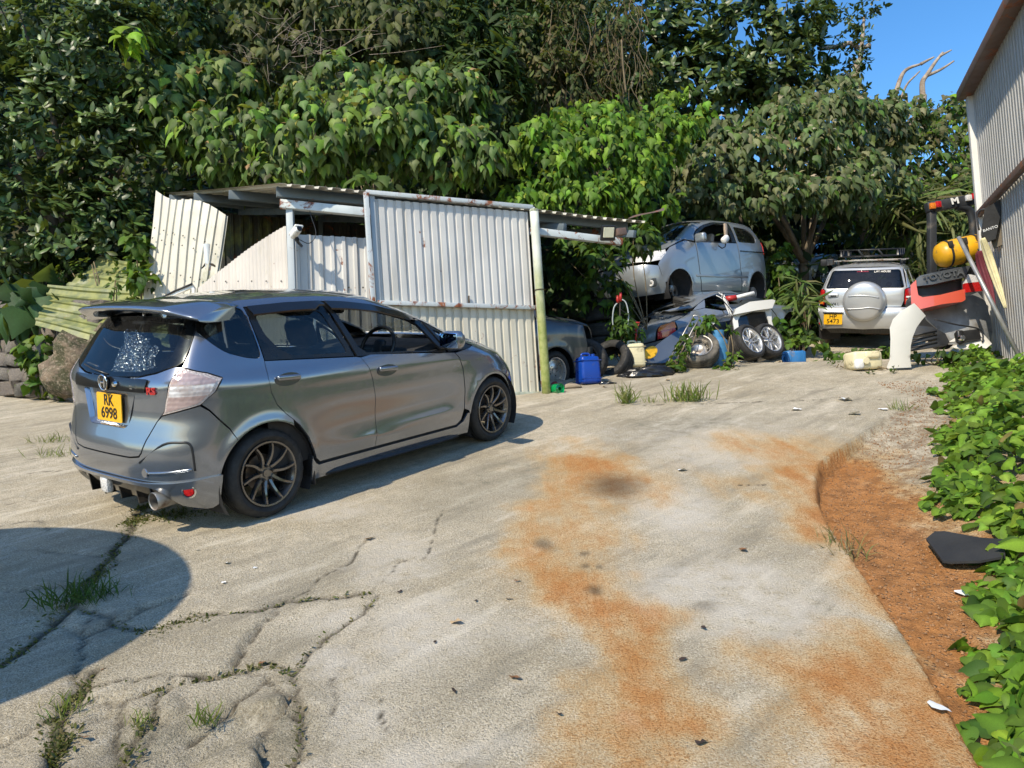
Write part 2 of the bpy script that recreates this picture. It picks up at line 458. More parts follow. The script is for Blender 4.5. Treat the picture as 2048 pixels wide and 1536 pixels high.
while xs_[-1] < 10.5: xs_.append(xs_[-1] + (.017 if xs_[-1] < 3.2 else .017 + .03 * (xs_[-1] - 3.2)))
xs_ = np.array([-x for x in xs_[:0:-1]] + xs_); ys_ = np.array(ys_)
X, Y = np.meshgrid(xs_, ys_)
Z = pz(X, Y) + relief(X, Y)
fine = .0065 * fbm(X * 9, Y * 9, 4, 21) + .0040 * fbm(X * 38, Y * 38, 2, 25)
e = edge_side(X, Y)
fine += np.where((e > .0) & (e < 2.5), .016 * fbm(X * 22, Y * 22, 3, 41), 0)
Z += fine
crk = np.zeros_like(X)
wX = X + .09 * fbm(X * 4, Y * 4, 4, 51) + .035 * fbm(X * 24, Y * 24, 3, 57); wY = Y + .09 * fbm(X * 4 + 9, Y * 4, 4, 52) + .035 * fbm(X * 24 + 5, Y * 24, 3, 58)
vw = .45 + 1.3 * np.clip(fbm(X * 3.1, Y * 3.1, 3, 59) + .5, 0, 1)          # joints open and close along their run
for c, wd, dp in zip(CRX, CRW, CRD):
    d = seg_dist(wX, wY, c)
    Z -= dp * .85 * np.exp(-d / (wd * .42 * vw))
    crk = np.maximum(crk, np.exp(-(d / (wd * .55 * vw)) ** 2))
# the slab has broken into plates at the lower left
brk = blobs(X, Y, [(330, 1330, 330, 130, 1), (150, 1470, 260, 110, 1), (480, 1480, 170, 90, 1), (80, 1180, 200, 90, .7)], .3, 62, .6)
ed, idc, lx, ly = cells(wX * 1.0, wY * .8, .62, 5)
Z += brk * ((idc - .5) * .034 + lx * (idc - .5) * .08 + ly * (.5 - idc) * .07) * sstep(0, .05, ed)
Z -= brk * .016 * np.exp(-ed / .008); crk = np.maximum(crk, brk * .9 * np.exp(-(ed / .011) ** 2))
ed2, id2, lx2, ly2 = cells(wX + 3, wY * .8, .26, 9)
rock = blobs(X, Y, ROCK, .2, 61)
Z += rock * ((id2 - .6) * .09 + lx2 * (id2 - .5) * .5 + ly2 * (.4 - id2) * .5) * sstep(0, .03, ed2)
Z -= rock * (.035 * np.exp(-ed2 / .014) + .022 * np.abs(fbm(X * 13, Y * 13, 3, 75)) * 2)
crk = np.maximum(crk, rock * .7 * np.exp(-(ed2 / .016) ** 2))
RUST = [(1180, 935, 95, 42, 1.0), (1105, 1000, 55, 60, .8), (1150, 1060, 85, 60, .75), (1130, 1120, 70, 60, .8), (1190, 1180, 75, 50, 1.0),
        (1225, 1250, 95, 60, .95), (1230, 1330, 95, 60, .9), (1250, 1420, 95, 70, .95), (1270, 1510, 110, 60, .9), (1330, 930, 60, 25, .4),
        (1600, 960, 70, 40, 1.0), (1625, 1010, 60, 60, 1.0), (1665, 1070, 70, 60, .95), (1570, 895, 90, 30, .8), (1710, 1140, 60, 50, .6),
        (1600, 1340, 80, 60, .7), (1690, 1390, 160, 70, 1.0), (1820, 1450, 150, 80, 1.0), (1700, 1500, 200, 70, .8), (1460, 970, 60, 30, .5),
        (1700, 960, 90, 60, 1.0), (1760, 1050, 110, 70, 1.1), (1850, 1200, 130, 60, 1.1), (1690, 910, 60, 30, .8), (1900, 1260, 90, 60, 1.0), (1780, 1130, 100, 50, 1.0), (1720, 1010, 80, 60, 1.0), (1820, 1130, 100, 60, 1.0), (1680, 1030, 50, 60, 1.0)]
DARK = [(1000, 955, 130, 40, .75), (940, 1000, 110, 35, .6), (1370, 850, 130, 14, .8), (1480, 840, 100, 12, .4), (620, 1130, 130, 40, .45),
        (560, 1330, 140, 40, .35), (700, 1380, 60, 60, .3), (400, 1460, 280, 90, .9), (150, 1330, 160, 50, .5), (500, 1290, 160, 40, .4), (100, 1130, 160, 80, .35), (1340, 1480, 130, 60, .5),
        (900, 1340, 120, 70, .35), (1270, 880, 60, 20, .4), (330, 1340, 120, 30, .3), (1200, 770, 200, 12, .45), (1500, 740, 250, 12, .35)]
PALE = [(1450, 1170, 190, 60, .7), (1330, 1010, 80, 60, .7), (690, 1440, 80, 60, .65), (860, 1270, 120, 60, .6), (1540, 1230, 180, 40, .75), (1250, 1455, 28, 16, 1.0),
        (720, 1350, 60, 40, .6), (650, 1260, 60, 30, .6), (800, 1120, 90, 40, .5), (850, 1510, 190, 40, .6), (1420, 900, 120, 30, .5), (1400, 860, 200, 20, .4), (1270, 1190, 30, 25, .8), (640, 1020, 100, 20, .6)]
OIL = [(1222, 972, 48, 22, 1), (1240, 985, 30, 10, .8), (1183, 1178, 15, 8, 1), (1095, 1090, 18, 9, .9), (1172, 1105, 12, 5, .9), (1175, 1130, 9, 4, .9), (1205, 1133, 7, 4, .8), (1400, 1210, 30, 10, .35)]
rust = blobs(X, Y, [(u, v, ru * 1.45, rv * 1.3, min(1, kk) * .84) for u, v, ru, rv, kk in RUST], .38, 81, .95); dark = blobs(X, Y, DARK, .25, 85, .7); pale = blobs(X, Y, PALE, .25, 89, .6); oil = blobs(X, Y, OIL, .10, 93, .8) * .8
strip = ((e > 0) & (e < 4)).astype(float)
rust = np.where(strip > 0, np.clip(rust * 1.35 + .25 * sstep(8.2, 7.0, Y), 0, 1.3), rust)
ny, nx = X.shape
V = np.stack([X.ravel(), Y.ravel(), Z.ravel()], 1)
idx = np.arange(nx * ny).reshape(ny, nx)
Fq = np.stack([idx[:-1, :-1], idx[:-1, 1:], idx[1:, 1:], idx[1:, :-1]], -1).reshape(-1, 4)
def fastmesh(name, V, Fq, m, colors=None):
    me = bpy.data.meshes.new(name); k = Fq.shape[1]
    me.vertices.add(len(V)); me.vertices.foreach_set('co', np.asarray(V, np.float32).ravel())
    me.loops.add(Fq.size); me.loops.foreach_set('vertex_index', np.asarray(Fq, np.int32).ravel())
    me.polygons.add(len(Fq)); me.polygons.foreach_set('loop_start', np.arange(0, Fq.size, k, dtype=np.int32))
    me.polygons.foreach_set('use_smooth', np.ones(len(Fq), bool))
    me.update(calc_edges=True)
    for cn, cv in (colors or {}).items():
        a = me.attributes.new(cn, 'FLOAT_COLOR', 'POINT')
        c4 = np.concatenate([cv, np.ones((len(cv), 1))], 1) if cv.shape[1] == 3 else cv
        a.data.foreach_set('color', np.asarray(c4, np.float32).ravel())
    me.materials.append(m)
    return me
s = NT('worn_concrete')
a1 = s.attr('stain'); a2 = s.attr('wear'); r1 = s.sep(a1.outputs['Vector']); r2 = s.sep(a2.outputs['Vector'])
n1 = s.noise(1.3, 6, .62); n2 = s.noise(9, 7, .72); n3 = s.noise(120, 2, .75)
base = s.mix(s.ramp(n1, .32, .68), (.43, .362, .252), (.60, .52, .39))
base = s.mix(s.ramp(n2, .42, .62, 0, .6), base, (.30, .26, .185))
base = s.mix(s.ramp(n2, .52, .70, 0, .6), base, (.62, .555, .45))
peb = s.ramp(s.voro(75, 'F1'), .12, .30, 1, 0); pm = s.ramp(n1, .40, .62)
base = s.mix(s.math('MULTIPLY', s.math('MULTIPLY', peb, pm), .8), base, (.70, .63, .52))
base = s.mix(s.ramp(n3, .50, .64, 0, .75), base, (.19, .16, .11))
base = s.mix(s.ramp(n3, .32, .44, .8, 0), base, (.70, .63, .50))
streak = s.noise(5.0, 6, .65, co=s.along(42, (1.0, .10, 1)))
base = s.mix(s.ramp(streak, .50, .68, 0, .6), base, (.24, .21, .155))
base = s.mix(s.ramp(streak, .33, .46, .5, 0), base, (.72, .645, .51))
pl = s.math('MULTIPLY', r1[2], s.ramp(n2, .30, .58))
base = s.mix(s.math('MULTIPLY', pl, .8), base, (.68, .62, .53))
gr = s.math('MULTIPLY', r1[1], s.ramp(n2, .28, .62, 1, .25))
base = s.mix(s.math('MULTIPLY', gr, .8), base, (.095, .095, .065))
rs2 = s.noise(7, 6, .6, stretch=(1, .16, 1))
rf = s.math('ADD', s.math('ADD', r1[0], s.math('MULTIPLY', s.math('SUBTRACT', n2, .5), .6)), s.math('ADD', s.math('MULTIPLY', s.math('SUBTRACT', rs2, .5), 1.0), s.math('MULTIPLY', s.math('SUBTRACT', n3, .5), .35)))
rn = s.math('MULTIPLY', s.ramp(rf, .05, .95), s.ramp(r1[0], .02, .5))
rc = s.mix(s.ramp(rf, .40, 1.05), (.60, .37, .13), (.47, .175, .028))
base = s.mix(s.math('MULTIPLY', rn, .84), base, rc)
base = s.mix(s.math('MULTIPLY', s.math('MULTIPLY', rn, s.ramp(n3, .5, .64)), .6), base, (.20, .085, .03))
base = s.mix(s.math('MULTIPLY', r2[0], .85), base, (.05, .038, .026))
base = s.mix(s.math('MULTIPLY', r2[1], s.ramp(n2, .25, .55, .6, 1.0)), base, (.07, .058, .04))
stn = s.math('MULTIPLY', r2[2], s.ramp(s.voro(34, 'F1'), .14, .34, 1, 0))
base = s.mix(s.math('MULTIPLY', stn, .35), base, (.52, .40, .26))
base = s.mix(s.math('MULTIPLY', r2[2], s.ramp(n2, .42, .66, 0, .6)), base, (.16, .075, .028))
hgt = s.math('ADD', s.math('ADD', s.noise(60, 6, .75), s.math('MULTIPLY', n3, .35)), s.math('MULTIPLY', s.math('MULTIPLY', peb, pm), .4))
hgt = s.math('ADD', hgt, s.math('MULTIPLY', stn, .9))
s.princ(base, .9, 0, s.bump(hgt, 1.0, .014), spec=.2)
M['concrete'] = s.m
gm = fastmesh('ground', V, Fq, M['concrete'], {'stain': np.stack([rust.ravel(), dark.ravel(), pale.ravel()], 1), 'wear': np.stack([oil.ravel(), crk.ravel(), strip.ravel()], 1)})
ground = link('ground', gm); tag(ground, 'sloping cracked concrete yard stained with orange rust', 'ground', kind='structure')

# ------------------------------------------------------------------ hillside behind, one coarse sheet out to the horizon
def foot_of(x): return 13.6 - 1.3 * sstep(-2.0, -6.0, x) + 3.4 * sstep(1.5, 5.0, x)
def hill(x, y):
    z = pz(x, np.clip(y, -30, 14.5)) - .25 + 0 * x
    z = z - .45 * sstep(10.6, 12.8, y) * sstep(2.6, 4.2, x)
    z = np.where(y < 1.2, z - .15 * sstep(1.2, -2, y), z)
    foot = 13.6 - 1.3 * sstep(-2.0, -6.0, x) + 3.4 * sstep(1.5, 5.0, x)
    t = np.clip(y - foot, 0, None)
    steep = 1.05 - .62 * sstep(4.5, 8.5, x) - .1 * sstep(20, 60, np.abs(x))
    rise = np.minimum(steep * t, 15 - 9 * sstep(5, 9.5, x) + .16 * t)
    z = z + rise + .9 * fbm(x * .35, y * .35, 4, 5) * np.clip(t / 2, 0, 1)
    return z
hx = np.concatenate([-np.geomspace(16, 300, 14)[::-1], np.arange(-15.5, 16, .5), np.geomspace(16.5, 300, 14)])
hy = np.concatenate([-np.geomspace(3, 200, 12)[::-1], np.arange(-2, 30, .5), np.geomspace(31, 400, 16)])
HX, HY = np.meshgrid(hx, hy); HZ = hill(HX, HY)
i2 = np.arange(HX.size).reshape(HX.shape)
HF = np.stack([i2[:-1, :-1], i2[:-1, 1:], i2[1:, 1:], i2[1:, :-1]], -1).reshape(-1, 4)
s = NT('forest_soil')
c = s.mix(s.ramp(s.noise(2.5, 6, .65), .35, .65), (.045, .034, .020), (.060, .062, .028))
s.princ(c, .95, 0, s.bump(s.noise(7, 6, .7), .8, .1))
M['soil'] = s.m
ho = link('hillside', fastmesh('hillside', np.stack([HX.ravel(), HY.ravel(), HZ.ravel()], 1), HF, M['soil']))
tag(ho, 'dark wooded slope rising behind the yard', 'hillside', kind='structure')
# ------------------------------------------------------------------ car bodies: level outlines and panels cut from them
def inpoly(px, py, poly):
    c = np.zeros(px.shape, bool); n = len(poly)
    for i in range(n):
        x1, y1 = poly[i]; x2, y2 = poly[i - 1]
        if y1 == y2: continue
        k = ((y1 > py) != (y2 > py)) & (px < (x2 - x1) * (py - y1) / (y2 - y1) + x1)
        c ^= k
    return c
def dens(poly, cell):
    out = []
    n = len(poly)
    for i in range(n):
        a, b_ = np.array(poly[i], float), np.array(poly[(i + 1) % n], float)
        k = max(1, int(np.ceil(np.linalg.norm(b_ - a) / cell)))
        for j in range(k): out.append(a + (b_ - a) * j / k)
    return np.array(out)
def inset(P, d):
    n = len(P); area = .5 * np.sum(P[:, 0] * np.roll(P[:, 1], -1) - np.roll(P[:, 0], -1) * P[:, 1]); sg = 1 if area > 0 else -1
    t = np.roll(P, -1, 0) - np.roll(P, 1, 0); t /= np.linalg.norm(t, axis=1)[:, None] + 1e-9
    return P + d * sg * np.stack([-t[:, 1], t[:, 0]], 1)
def rnd(poly, r_=.03, k=4):                               # round the corners of an outline
    P = [np.array(p, float) for p in poly]; n = len(P); out = []
    for i in range(n):
        a, b_, c = P[i - 1], P[i], P[(i + 1) % n]
        d1 = min(r_, np.linalg.norm(a - b_) * .45); d2 = min(r_, np.linalg.norm(c - b_) * .45)
        p = b_ + (a - b_) / (np.linalg.norm(a - b_) + 1e-9) * d1; q = b_ + (c - b_) / (np.linalg.norm(c - b_) + 1e-9) * d2
        for j in range(k + 1):
            t = j / k; out.append((1 - t) ** 2 * p + 2 * t * (1 - t) * b_ + t * t * q)
    return out
def arc(cx, cz, r_, a0, a1, n=14):
    return [(cx + r_ * math.cos(math.radians(a0 + (a1 - a0) * i / n)), cz + r_ * math.sin(math.radians(a0 + (a1 - a0) * i / n))) for i in range(n + 1)]

class Body:
    """plan outlines of a car at every height: rear centre -> side -> front centre"""
    def __init__(s, rear, front, width, rc, fc, rcu, fcu, zb=(.85, 1.05), bump=None):
        s.rear, s.front, s.width, s.cor = [np.array(t) for t in (rear, front, width)], None, None, (rc, fc, rcu, fcu)
        s.rear, s.front, s.width = np.array(rear), np.array(front), np.array(width)
        s.zb = zb; s.bump = bump; s.cache = {}
    def tab(s, T, z):
        zs = T[:, 0]; i = int(np.clip(np.searchsorted(zs, z) - 1, 0, len(zs) - 2))
        t = np.clip((z - zs[i]) / (zs[i + 1] - zs[i]), 0, 1)
        p1, p2 = T[i, 1], T[i + 1, 1]; h = zs[i + 1] - zs[i]
        m1 = (T[i + 1, 1] - T[max(i - 1, 0), 1]) / (zs[i + 1] - zs[max(i - 1, 0)]) * h
        j = min(i + 2, len(zs) - 1); m2 = (T[j, 1] - T[i, 1]) / (zs[j] - zs[i]) * h
        return (2 * t ** 3 - 3 * t ** 2 + 1) * p1 + (t ** 3 - 2 * t ** 2 + t) * m1 + (-2 * t ** 3 + 3 * t ** 2) * p2 + (t ** 3 - t ** 2) * m2
    def outline(s, z):
        k = round(z * 1000)
        if k in s.cache: return s.cache[k]
        z = k / 1000; xr, xf, w_ = s.tab(s.rear, z), s.tab(s.front, z), max(s.tab(s.width, z), .02)
        b_ = float(sstep(s.zb[0], s.zb[1], z)); rc, fc, rcu, fcu = s.cor; L = xf - xr
        sc = min(1, L / 1.9); P = []
        for (d0, f0), (d1, f1) in zip(rc, rcu): P.append((xr + (d0 + (d1 - d0) * b_) * sc, w_ * (f0 + (f1 - f0) * b_)))
        xm0, xm1 = P[-1][0], xf - (fc[-1][0] + (fcu[-1][0] - fc[-1][0]) * b_) * sc
        for t in (.33, .67): P.append((xm0 + (xm1 - xm0) * t, w_))
        for (d0, f0), (d1, f1) in list(zip(fc, fcu))[::-1]: P.append((xf - (d0 + (d1 - d0) * b_) * sc, w_ * (f0 + (f1 - f0) * b_)))
        P = np.array(P); n = len(P); U = np.linspace(0, n - 1, (n - 1) * 40 + 1)
        i = np.clip(U.astype(int), 0, n - 2); t = (U - i)[:, None]
        # mirror at both ends so the curve crosses the centre line squarely
        Q = np.vstack([[P[1][0], -P[1][1]], P, [P[-2][0], -P[-2][1]]])
        a, b2, c, d = Q[i], Q[i + 1], Q[i + 2], Q[i + 3]
        D = .5 * (2 * b2 + (c - a) * t + (2 * a - 5 * b2 + 4 * c - d) * t * t + (3 * b2 - a - 3 * c + d) * t ** 3)
        D[:, 0] = np.maximum.accumulate(D[:, 0])
        r_ = (U, D[:, 0], D[:, 1], int(np.argmax(D[:, 1]))); s.cache[k] = r_
        return r_
    def ev(s, z, fn):                                     # linear between millimetre levels keeps normals smooth
        k = math.floor(z * 100) / 100; t = (z - k) * 100
        a, b_ = fn(s.outline(k)), fn(s.outline(k + .01))
        return a + (b_ - a) * t
    def side(s, x, z):
        y = s.ev(z, lambda o: np.interp(x, o[1] + np.arange(len(o[1])) * 1e-9, o[2]))
        if s.bump: y += s.bump(x, z)
        return y
    def P_side(s, x, z): return (x, -s.side(x, z), z)
    def P_rear(s, y, z):
        return (s.ev(z, lambda o: np.interp(abs(y), o[2][:o[3] + 1], o[1][:o[3] + 1])), y, z)
    def P_front(s, y, z):
        return (s.ev(z, lambda o: np.interp(abs(y), o[2][o[3]:][::-1], o[1][o[3]:][::-1])), y, z)
    def P_wrap(s, u, z):                                  # u: outline parameter, right-hand side of the car
        au = abs(u)
        p = s.ev(z, lambda o: np.array([np.interp(au, o[0], o[1]), np.interp(au, o[0], o[2])]))
        y = p[1] + (s.bump(p[0], z) if s.bump and p[1] > .55 else 0)
        return (p[0], -y if u >= 0 else y, z)
    def P_nose(s, v, z):                                  # v: outline parameter counted back from the front centre
        um = s.outline(.5)[0][-1]; p = s.P_wrap(um - abs(v), z)
        return (p[0], p[1] if v >= 0 else -p[1], z)
    def vS(s, x, z): return s.outline(.5)[0][-1] - s.uS(x, z)
    def vF(s, y, z): return s.outline(.5)[0][-1] - s.uF(-abs(y), z)
    def uS(s, x, z):
        o = s.outline(z); return float(np.interp(x, o[1] + np.arange(len(o[1])) * 1e-9, o[0]))
    def uR(s, y, z):
        o = s.outline(z); k = o[3]; return float(np.interp(abs(y), o[2][:k + 1], o[0][:k + 1])) * (1 if y <= 0 else -1)
    def uF(s, y, z):
        o = s.outline(z); k = o[3]; return float(np.interp(abs(y), o[2][k:][::-1], o[0][k:][::-1])) * (1 if y <= 0 else -1)

def panel(name, outer, proj, m, parent, holes=(), cell=.05, gap=.0025, thick=.016, mirror=False, off=0.0, flip=False, acell=None, label=None):
    """cut an outline (and holes) out of a body surface; edges are turned inwards so shut lines have depth"""
    ac = acell or cell
    loops = [inset(dens(outer, cell), gap)] + [inset(dens(h, cell), -gap) for h in holes]
    pts = np.concatenate(loops); edges = []; st = 0
    for l in loops:
        n = len(l); edges += [(st + i, st + (i + 1) % n) for i in range(n)]; st += n
    mn, mx = pts.min(0), pts.max(0)
    ga, gb = np.meshgrid(np.arange(mn[0] + ac * .5, mx[0], ac), np.arange(mn[1] + cell * .5, mx[1], cell))
    ga[::2] += ac * .25; ga, gb = ga.ravel(), gb.ravel()
    ins = inpoly(ga, gb, loops[0])
    for h in loops[1:]: ins &= ~inpoly(ga, gb, h)
    gp = np.stack([ga[ins], gb[ins]], 1)
    if len(gp):                                            # keep clear of the border
        d = np.min(np.hypot((gp[:, None, 0] - pts[None, :, 0]) * cell / ac, gp[:, None, 1] - pts[None, :, 1]), 1); gp = gp[d > cell * .35]
    allp = np.concatenate([pts, gp]) if len(gp) else pts
    r_ = geometry.delaunay_2d_cdt([Vector(p) for p in allp], edges, [], 0, 1e-6)
    vs_ = np.array([tuple(v) for v in r_[0]]); tr = np.array([list(f) for f in r_[2] if len(f) == 3])
    cen = vs_[tr].mean(1); k = inpoly(cen[:, 0], cen[:, 1], loops[0])
    for h in loops[1:]: k &= ~inpoly(cen[:, 0], cen[:, 1], h)
    tr = tr[k]
    P3 = np.array([proj(a, b_) for a, b_ in vs_]); h_ = 1.2e-2
    Da = np.array([proj(a + h_, b_) for a, b_ in vs_]) - np.array([proj(a - h_, b_) for a, b_ in vs_])
    Db = np.array([proj(a, b_ + h_) for a, b_ in vs_]) - np.array([proj(a, b_ - h_) for a, b_ in vs_])
    Nn = np.cross(Da, Db); Nn /= np.linalg.norm(Nn, axis=1)[:, None] + 1e-12
    f0 = np.cross(P3[tr[:, 1]] - P3[tr[:, 0]], P3[tr[:, 2]] - P3[tr[:, 0]])
    if flip: Nn = -Nn
    wrong = (f0 * Nn[tr].mean(1)).sum(1) < 0
    tr[wrong] = tr[wrong][:, ::-1]
    P3 = P3 + Nn * off
    ed = {}
    for t in tr:
        for i in range(3):
            a, b_ = int(t[i]), int(t[(i + 1) % 3]); ed[(a, b_)] = 1
    bd = [e_ for e_ in ed if (e_[1], e_[0]) not in ed]
    Vt, Fc, NN = list(P3), [tuple(t) for t in tr], list(Nn)
    if thick:
        for a, b_ in bd:
            i = len(Vt); pa, pb = P3[a], P3[b_]; na, nb = Nn[a], Nn[b_]
            fl = np.cross(pb - pa, na); fl = fl / (np.linalg.norm(fl) + 1e-12)
            Vt += [pa, pb, pb - nb * thick, pa - na * thick]; NN += [fl] * 4
            Fc.append((i, i + 3, i + 2, i + 1))
    Vt, NN = np.array(Vt), np.array(NN)
    def build(flipy):
        V2, N2, F2 = Vt.copy(), NN.copy(), Fc
        if flipy:
            V2[:, 1] *= -1; N2[:, 1] *= -1; F2 = [f[::-1] for f in Fc]
        me = mesh(name, V2, F2, m)
        me.normals_split_custom_set_from_vertices([tuple(n) for n in N2])
        o = link(name, me, parent)
        if label: o['label'] = label
        return o
    o = build(False)
    if mirror: build(True)
    return o

def upoly(B, pts, step=.03):                              # outline points given in side (s) or rear (r) view, as outline parameters
    out = []
    n = len(pts)
    for i in range(n):
        k, a, z = pts[i]; k2, a2, z2 = pts[(i + 1) % n]
        f = B.uS if k == 's' else B.uR
        m_ = max(1, int(math.hypot(a2 - a, z2 - z) / step)) if (k == k2 and i < n - 1) else 1
        for j in range(m_):
            t = j / m_; aa, zz = a + (a2 - a) * t, z + (z2 - z) * t
            out.append((0.0 if (k == 'r' and abs(aa) < 1e-9) else f(aa, zz), zz))
    return out
def symm(poly): return list(poly) + [(-a, b_) for a, b_ in poly[::-1] if abs(a) > 1e-6]
TREAD = {}
def tyre_mesh(R, rim, wd, m, n=56):
    k = (round(R, 3), round(rim, 3), round(wd, 3), m.name)
    if k in TREAD: return TREAD[k]
    h = wd / 2
    prof = [(rim - .005, -h * .80), (rim + .012, -h * .95), (rim + (R - rim) * .45, -h * 1.06), (R - .022, -h * .98), (R - .006, -h * .84), (R, -h * .70),
            (R, -h * .45), (R - .008, -h * .43), (R - .008, -h * .36), (R, -h * .34), (R, -h * .06), (R - .008, -h * .04)]
    prof = prof + [(a, -b_) for a, b_ in prof[::-1]]
    V, Fc = lathe_data(prof, n)
    V = np.array(V); L = len(prof)
    ang = np.arange(L * n) % n
    sh = np.array([(abs(p[1]) > h * .6) and p[0] > R - .02 for p in prof]).repeat(n) & (ang % 2 == 0)   # shoulder blocks
    V[sh, 0] *= 1 - .006 / R; V[sh, 2] *= 1 - .006 / R
    me = mesh('tyre', V, Fc, m); sharp(me, 38); TREAD[k] = me
    return me
def spoke_mesh(name, r0, r1, w0, w1, th, m, bend=.0, dish=.02, key=None):
    secs = []
    for i in range(7):
        t = i / 6; r_ = r0 + (r1 - r0) * t; wd = w0 + (w1 - w0) * t; y = -dish * math.sin(t * math.pi * .5) ; b_ = bend * math.sin(t * math.pi)
        secs.append([(b_ - wd / 2, y, r_), (b_ - wd * .28, y - th * .55, r_), (b_ + wd * .28, y - th * .55, r_), (b_ + wd / 2, y, r_), (b_ + wd / 2, y + th, r_), (b_ - wd / 2, y + th, r_)])
    V = [p for s_ in secs for p in s_]; Fc = []
    for i in range(6):
        for j in range(6): Fc.append((i * 6 + j, i * 6 + (j + 1) % 6, (i + 1) * 6 + (j + 1) % 6, (i + 1) * 6 + j))
    Fc += [tuple(range(6))[::-1], tuple(range(36, 42))]
    me = mesh(name, V, Fc, m)
    bm = bmesh.new(); bm.from_mesh(me); bmesh.ops.recalc_face_normals(bm, faces=bm.faces); bm.to_mesh(me); bm.free(); sharp(me, 40)
    return me
WH = {}
def wheel(parent, c, R=.3, rim=.215, wd=.19, style='ten', mrim=None, mtyre=None, disc=True, side=-1, spin=0.0, top=None):
    """wheel whose outer face looks to local -y; as a part of a car, or a thing when top is given"""
    mrim = mrim or M['rim_bronze']; mtyre = mtyre or M['rubber']
    o = bpy.data.objects.new('wheel', None) if top is None else top
    if top is None:
        COL.objects.link(o); o.parent = parent; o.location = c; o.rotation_euler = (0, 0, 0 if side < 0 else math.pi)
    o.empty_display_size = .1
    link('tyre', tyre_mesh(R, rim, wd, mtyre), o)
    h = wd / 2
    key = (style, rim, wd, mrim.name)
    if key not in WH:
        V, Fc = lathe_data([(rim + .006, -h * .98), (rim + .004, -h * 1.02), (rim - .008, -h * 1.0), (rim - .014, -h * .86), (rim - .030, -h * .55), (rim - .034, h * .6), (rim - .01, h * .9), (rim, h)], 40)
        me = mesh('rim', V, Fc, mrim); sharp(me, 40)
        n = {'ten': 10, 'five': 5, 'twin': 10, 'steel': 0, 'dish': 0, 'six': 6}[style]
        sp = None
        if style == 'ten': sp = spoke_mesh('spoke', .05, rim - .012, .034, .020, .020, mrim, .012, .036)
        if style == 'twin': sp = spoke_mesh('spoke', .045, rim - .012, .030, .034, .022, mrim, 0, .015)
        if style in ('five', 'six'): sp = spoke_mesh('spoke', .04, rim - .012, .075, .060, .03, mrim, 0, .015)
        WH[key] = (me, sp, n)
    me, sp, n = WH[key]
    link('rim', me, o)
    y0 = -h * .58
    if sp:
        for i in range(n):
            a = 2 * math.pi * i / n + spin + (.12 * (1 if i % 2 else -1) if style == 'twin' else 0)
            link('spoke', sp, o, loc=(0, y0, 0), rot=(0, a, 0))
        lathe('hub', [(0, y0 - .012), (.026, y0 - .012), (.030, y0 - .004), (.058, y0 - .002), (.066, y0 + .012), (.066, y0 + .05)], mrim, o, 20)
        if 'nut' not in WH:
            v, f = lathe_data([(0, -.024), (.008, -.024), (.010, -.002)], 6); WH['nut'] = mesh('wheel_nut', v, f, M['dark_steel'], False)
        for i in range(5):
            a = 2 * math.pi * i / 5 + .3; link('wheel_nut', WH['nut'], o, loc=(.047 * math.cos(a), y0, .047 * math.sin(a)))
    elif style == 'steel':
        yd = 0.0
        lathe('hub', [(0, yd - .02), (.055, yd - .02), (.075, yd - .035), (.10, yd - .03), (.135, yd + .0), (rim - .03, yd + .02)], mrim, o, 32)
        for i in range(8):
            a = 2 * math.pi * i / 8
            link('slot', slot_mesh(), o, loc=(math.cos(a) * (rim - .062), yd - .012, math.sin(a) * (rim - .062)), rot=(0, -a, 0))
    elif style == 'dish':
        yd = .02
        lathe('hub', [(0, yd - .03), (.03, yd - .03), (.04, yd - .012), (.115, yd - .004), (.12, yd), (rim - .034, yd + .006)], mrim, o, 32)
        for i in range(4):
            a = 2 * math.pi * i / 4 + .5
            link('slot', slot_mesh(), o, loc=(math.cos(a) * .075, yd - .010, math.sin(a) * .075), rot=(0, -a, 0), scale=(.6, .7, .5))
    if disc: lathe('brake_disc', [(.05, -h * .1), (.125, -h * .1), (.125, h * .05), (.05, h * .05)], M['disc'], o, 28)
    return o
def slot_mesh():
    if 'slot' not in WH:
        V, Fc = lathe_data([(0, -.006), (.017, -.006), (.019, .004)], 10); WH['slot'] = mesh('slot', V, Fc, M['gloss_black'])
    return WH['slot']
def seat(parent, x, y, m, z=.32, hr=True, sc=1.0):
    bm = bmesh.new(); bm_box(bm, (x, y, z), (.50, .48, .16), .05)
    o = bmobj('seat_cushion', bm, m, parent)
    R_ = Matrix.Rotation(math.radians(-16), 3, 'Y')
    bm = bmesh.new(); bm_box(bm, (x - .29, y, z + .34), (.15, .47, .62), .06, 3, R_); bmobj('seat_back', bm, m, parent)
    if hr:
        bm = bmesh.new(); bm_box(bm, (x - .40, y, z + .76), (.11, .27, .20), .045, 3, R_); bmobj('head_restraint', bm, m, parent)
def number_plate(parent, mt, l1, l2, w_=.32, h_=.19):
    p = slab('number_plate', rnd([(-w_ / 2, -h_ / 2), (w_ / 2, -h_ / 2), (w_ / 2, h_ / 2), (-w_ / 2, h_ / 2)], .012), .006, M['plate'], parent, mat=mt)
    text('plate_letters', l1, h_ * .56, M['ink'], p, Matrix.Translation((0, h_ * .24, .008)), .001, .95, .0012)
    text('plate_digits', l2, h_ * .56, M['ink'], p, Matrix.Translation((0, -h_ * .22, .008)), .001, 1.0, .0012)
    return p

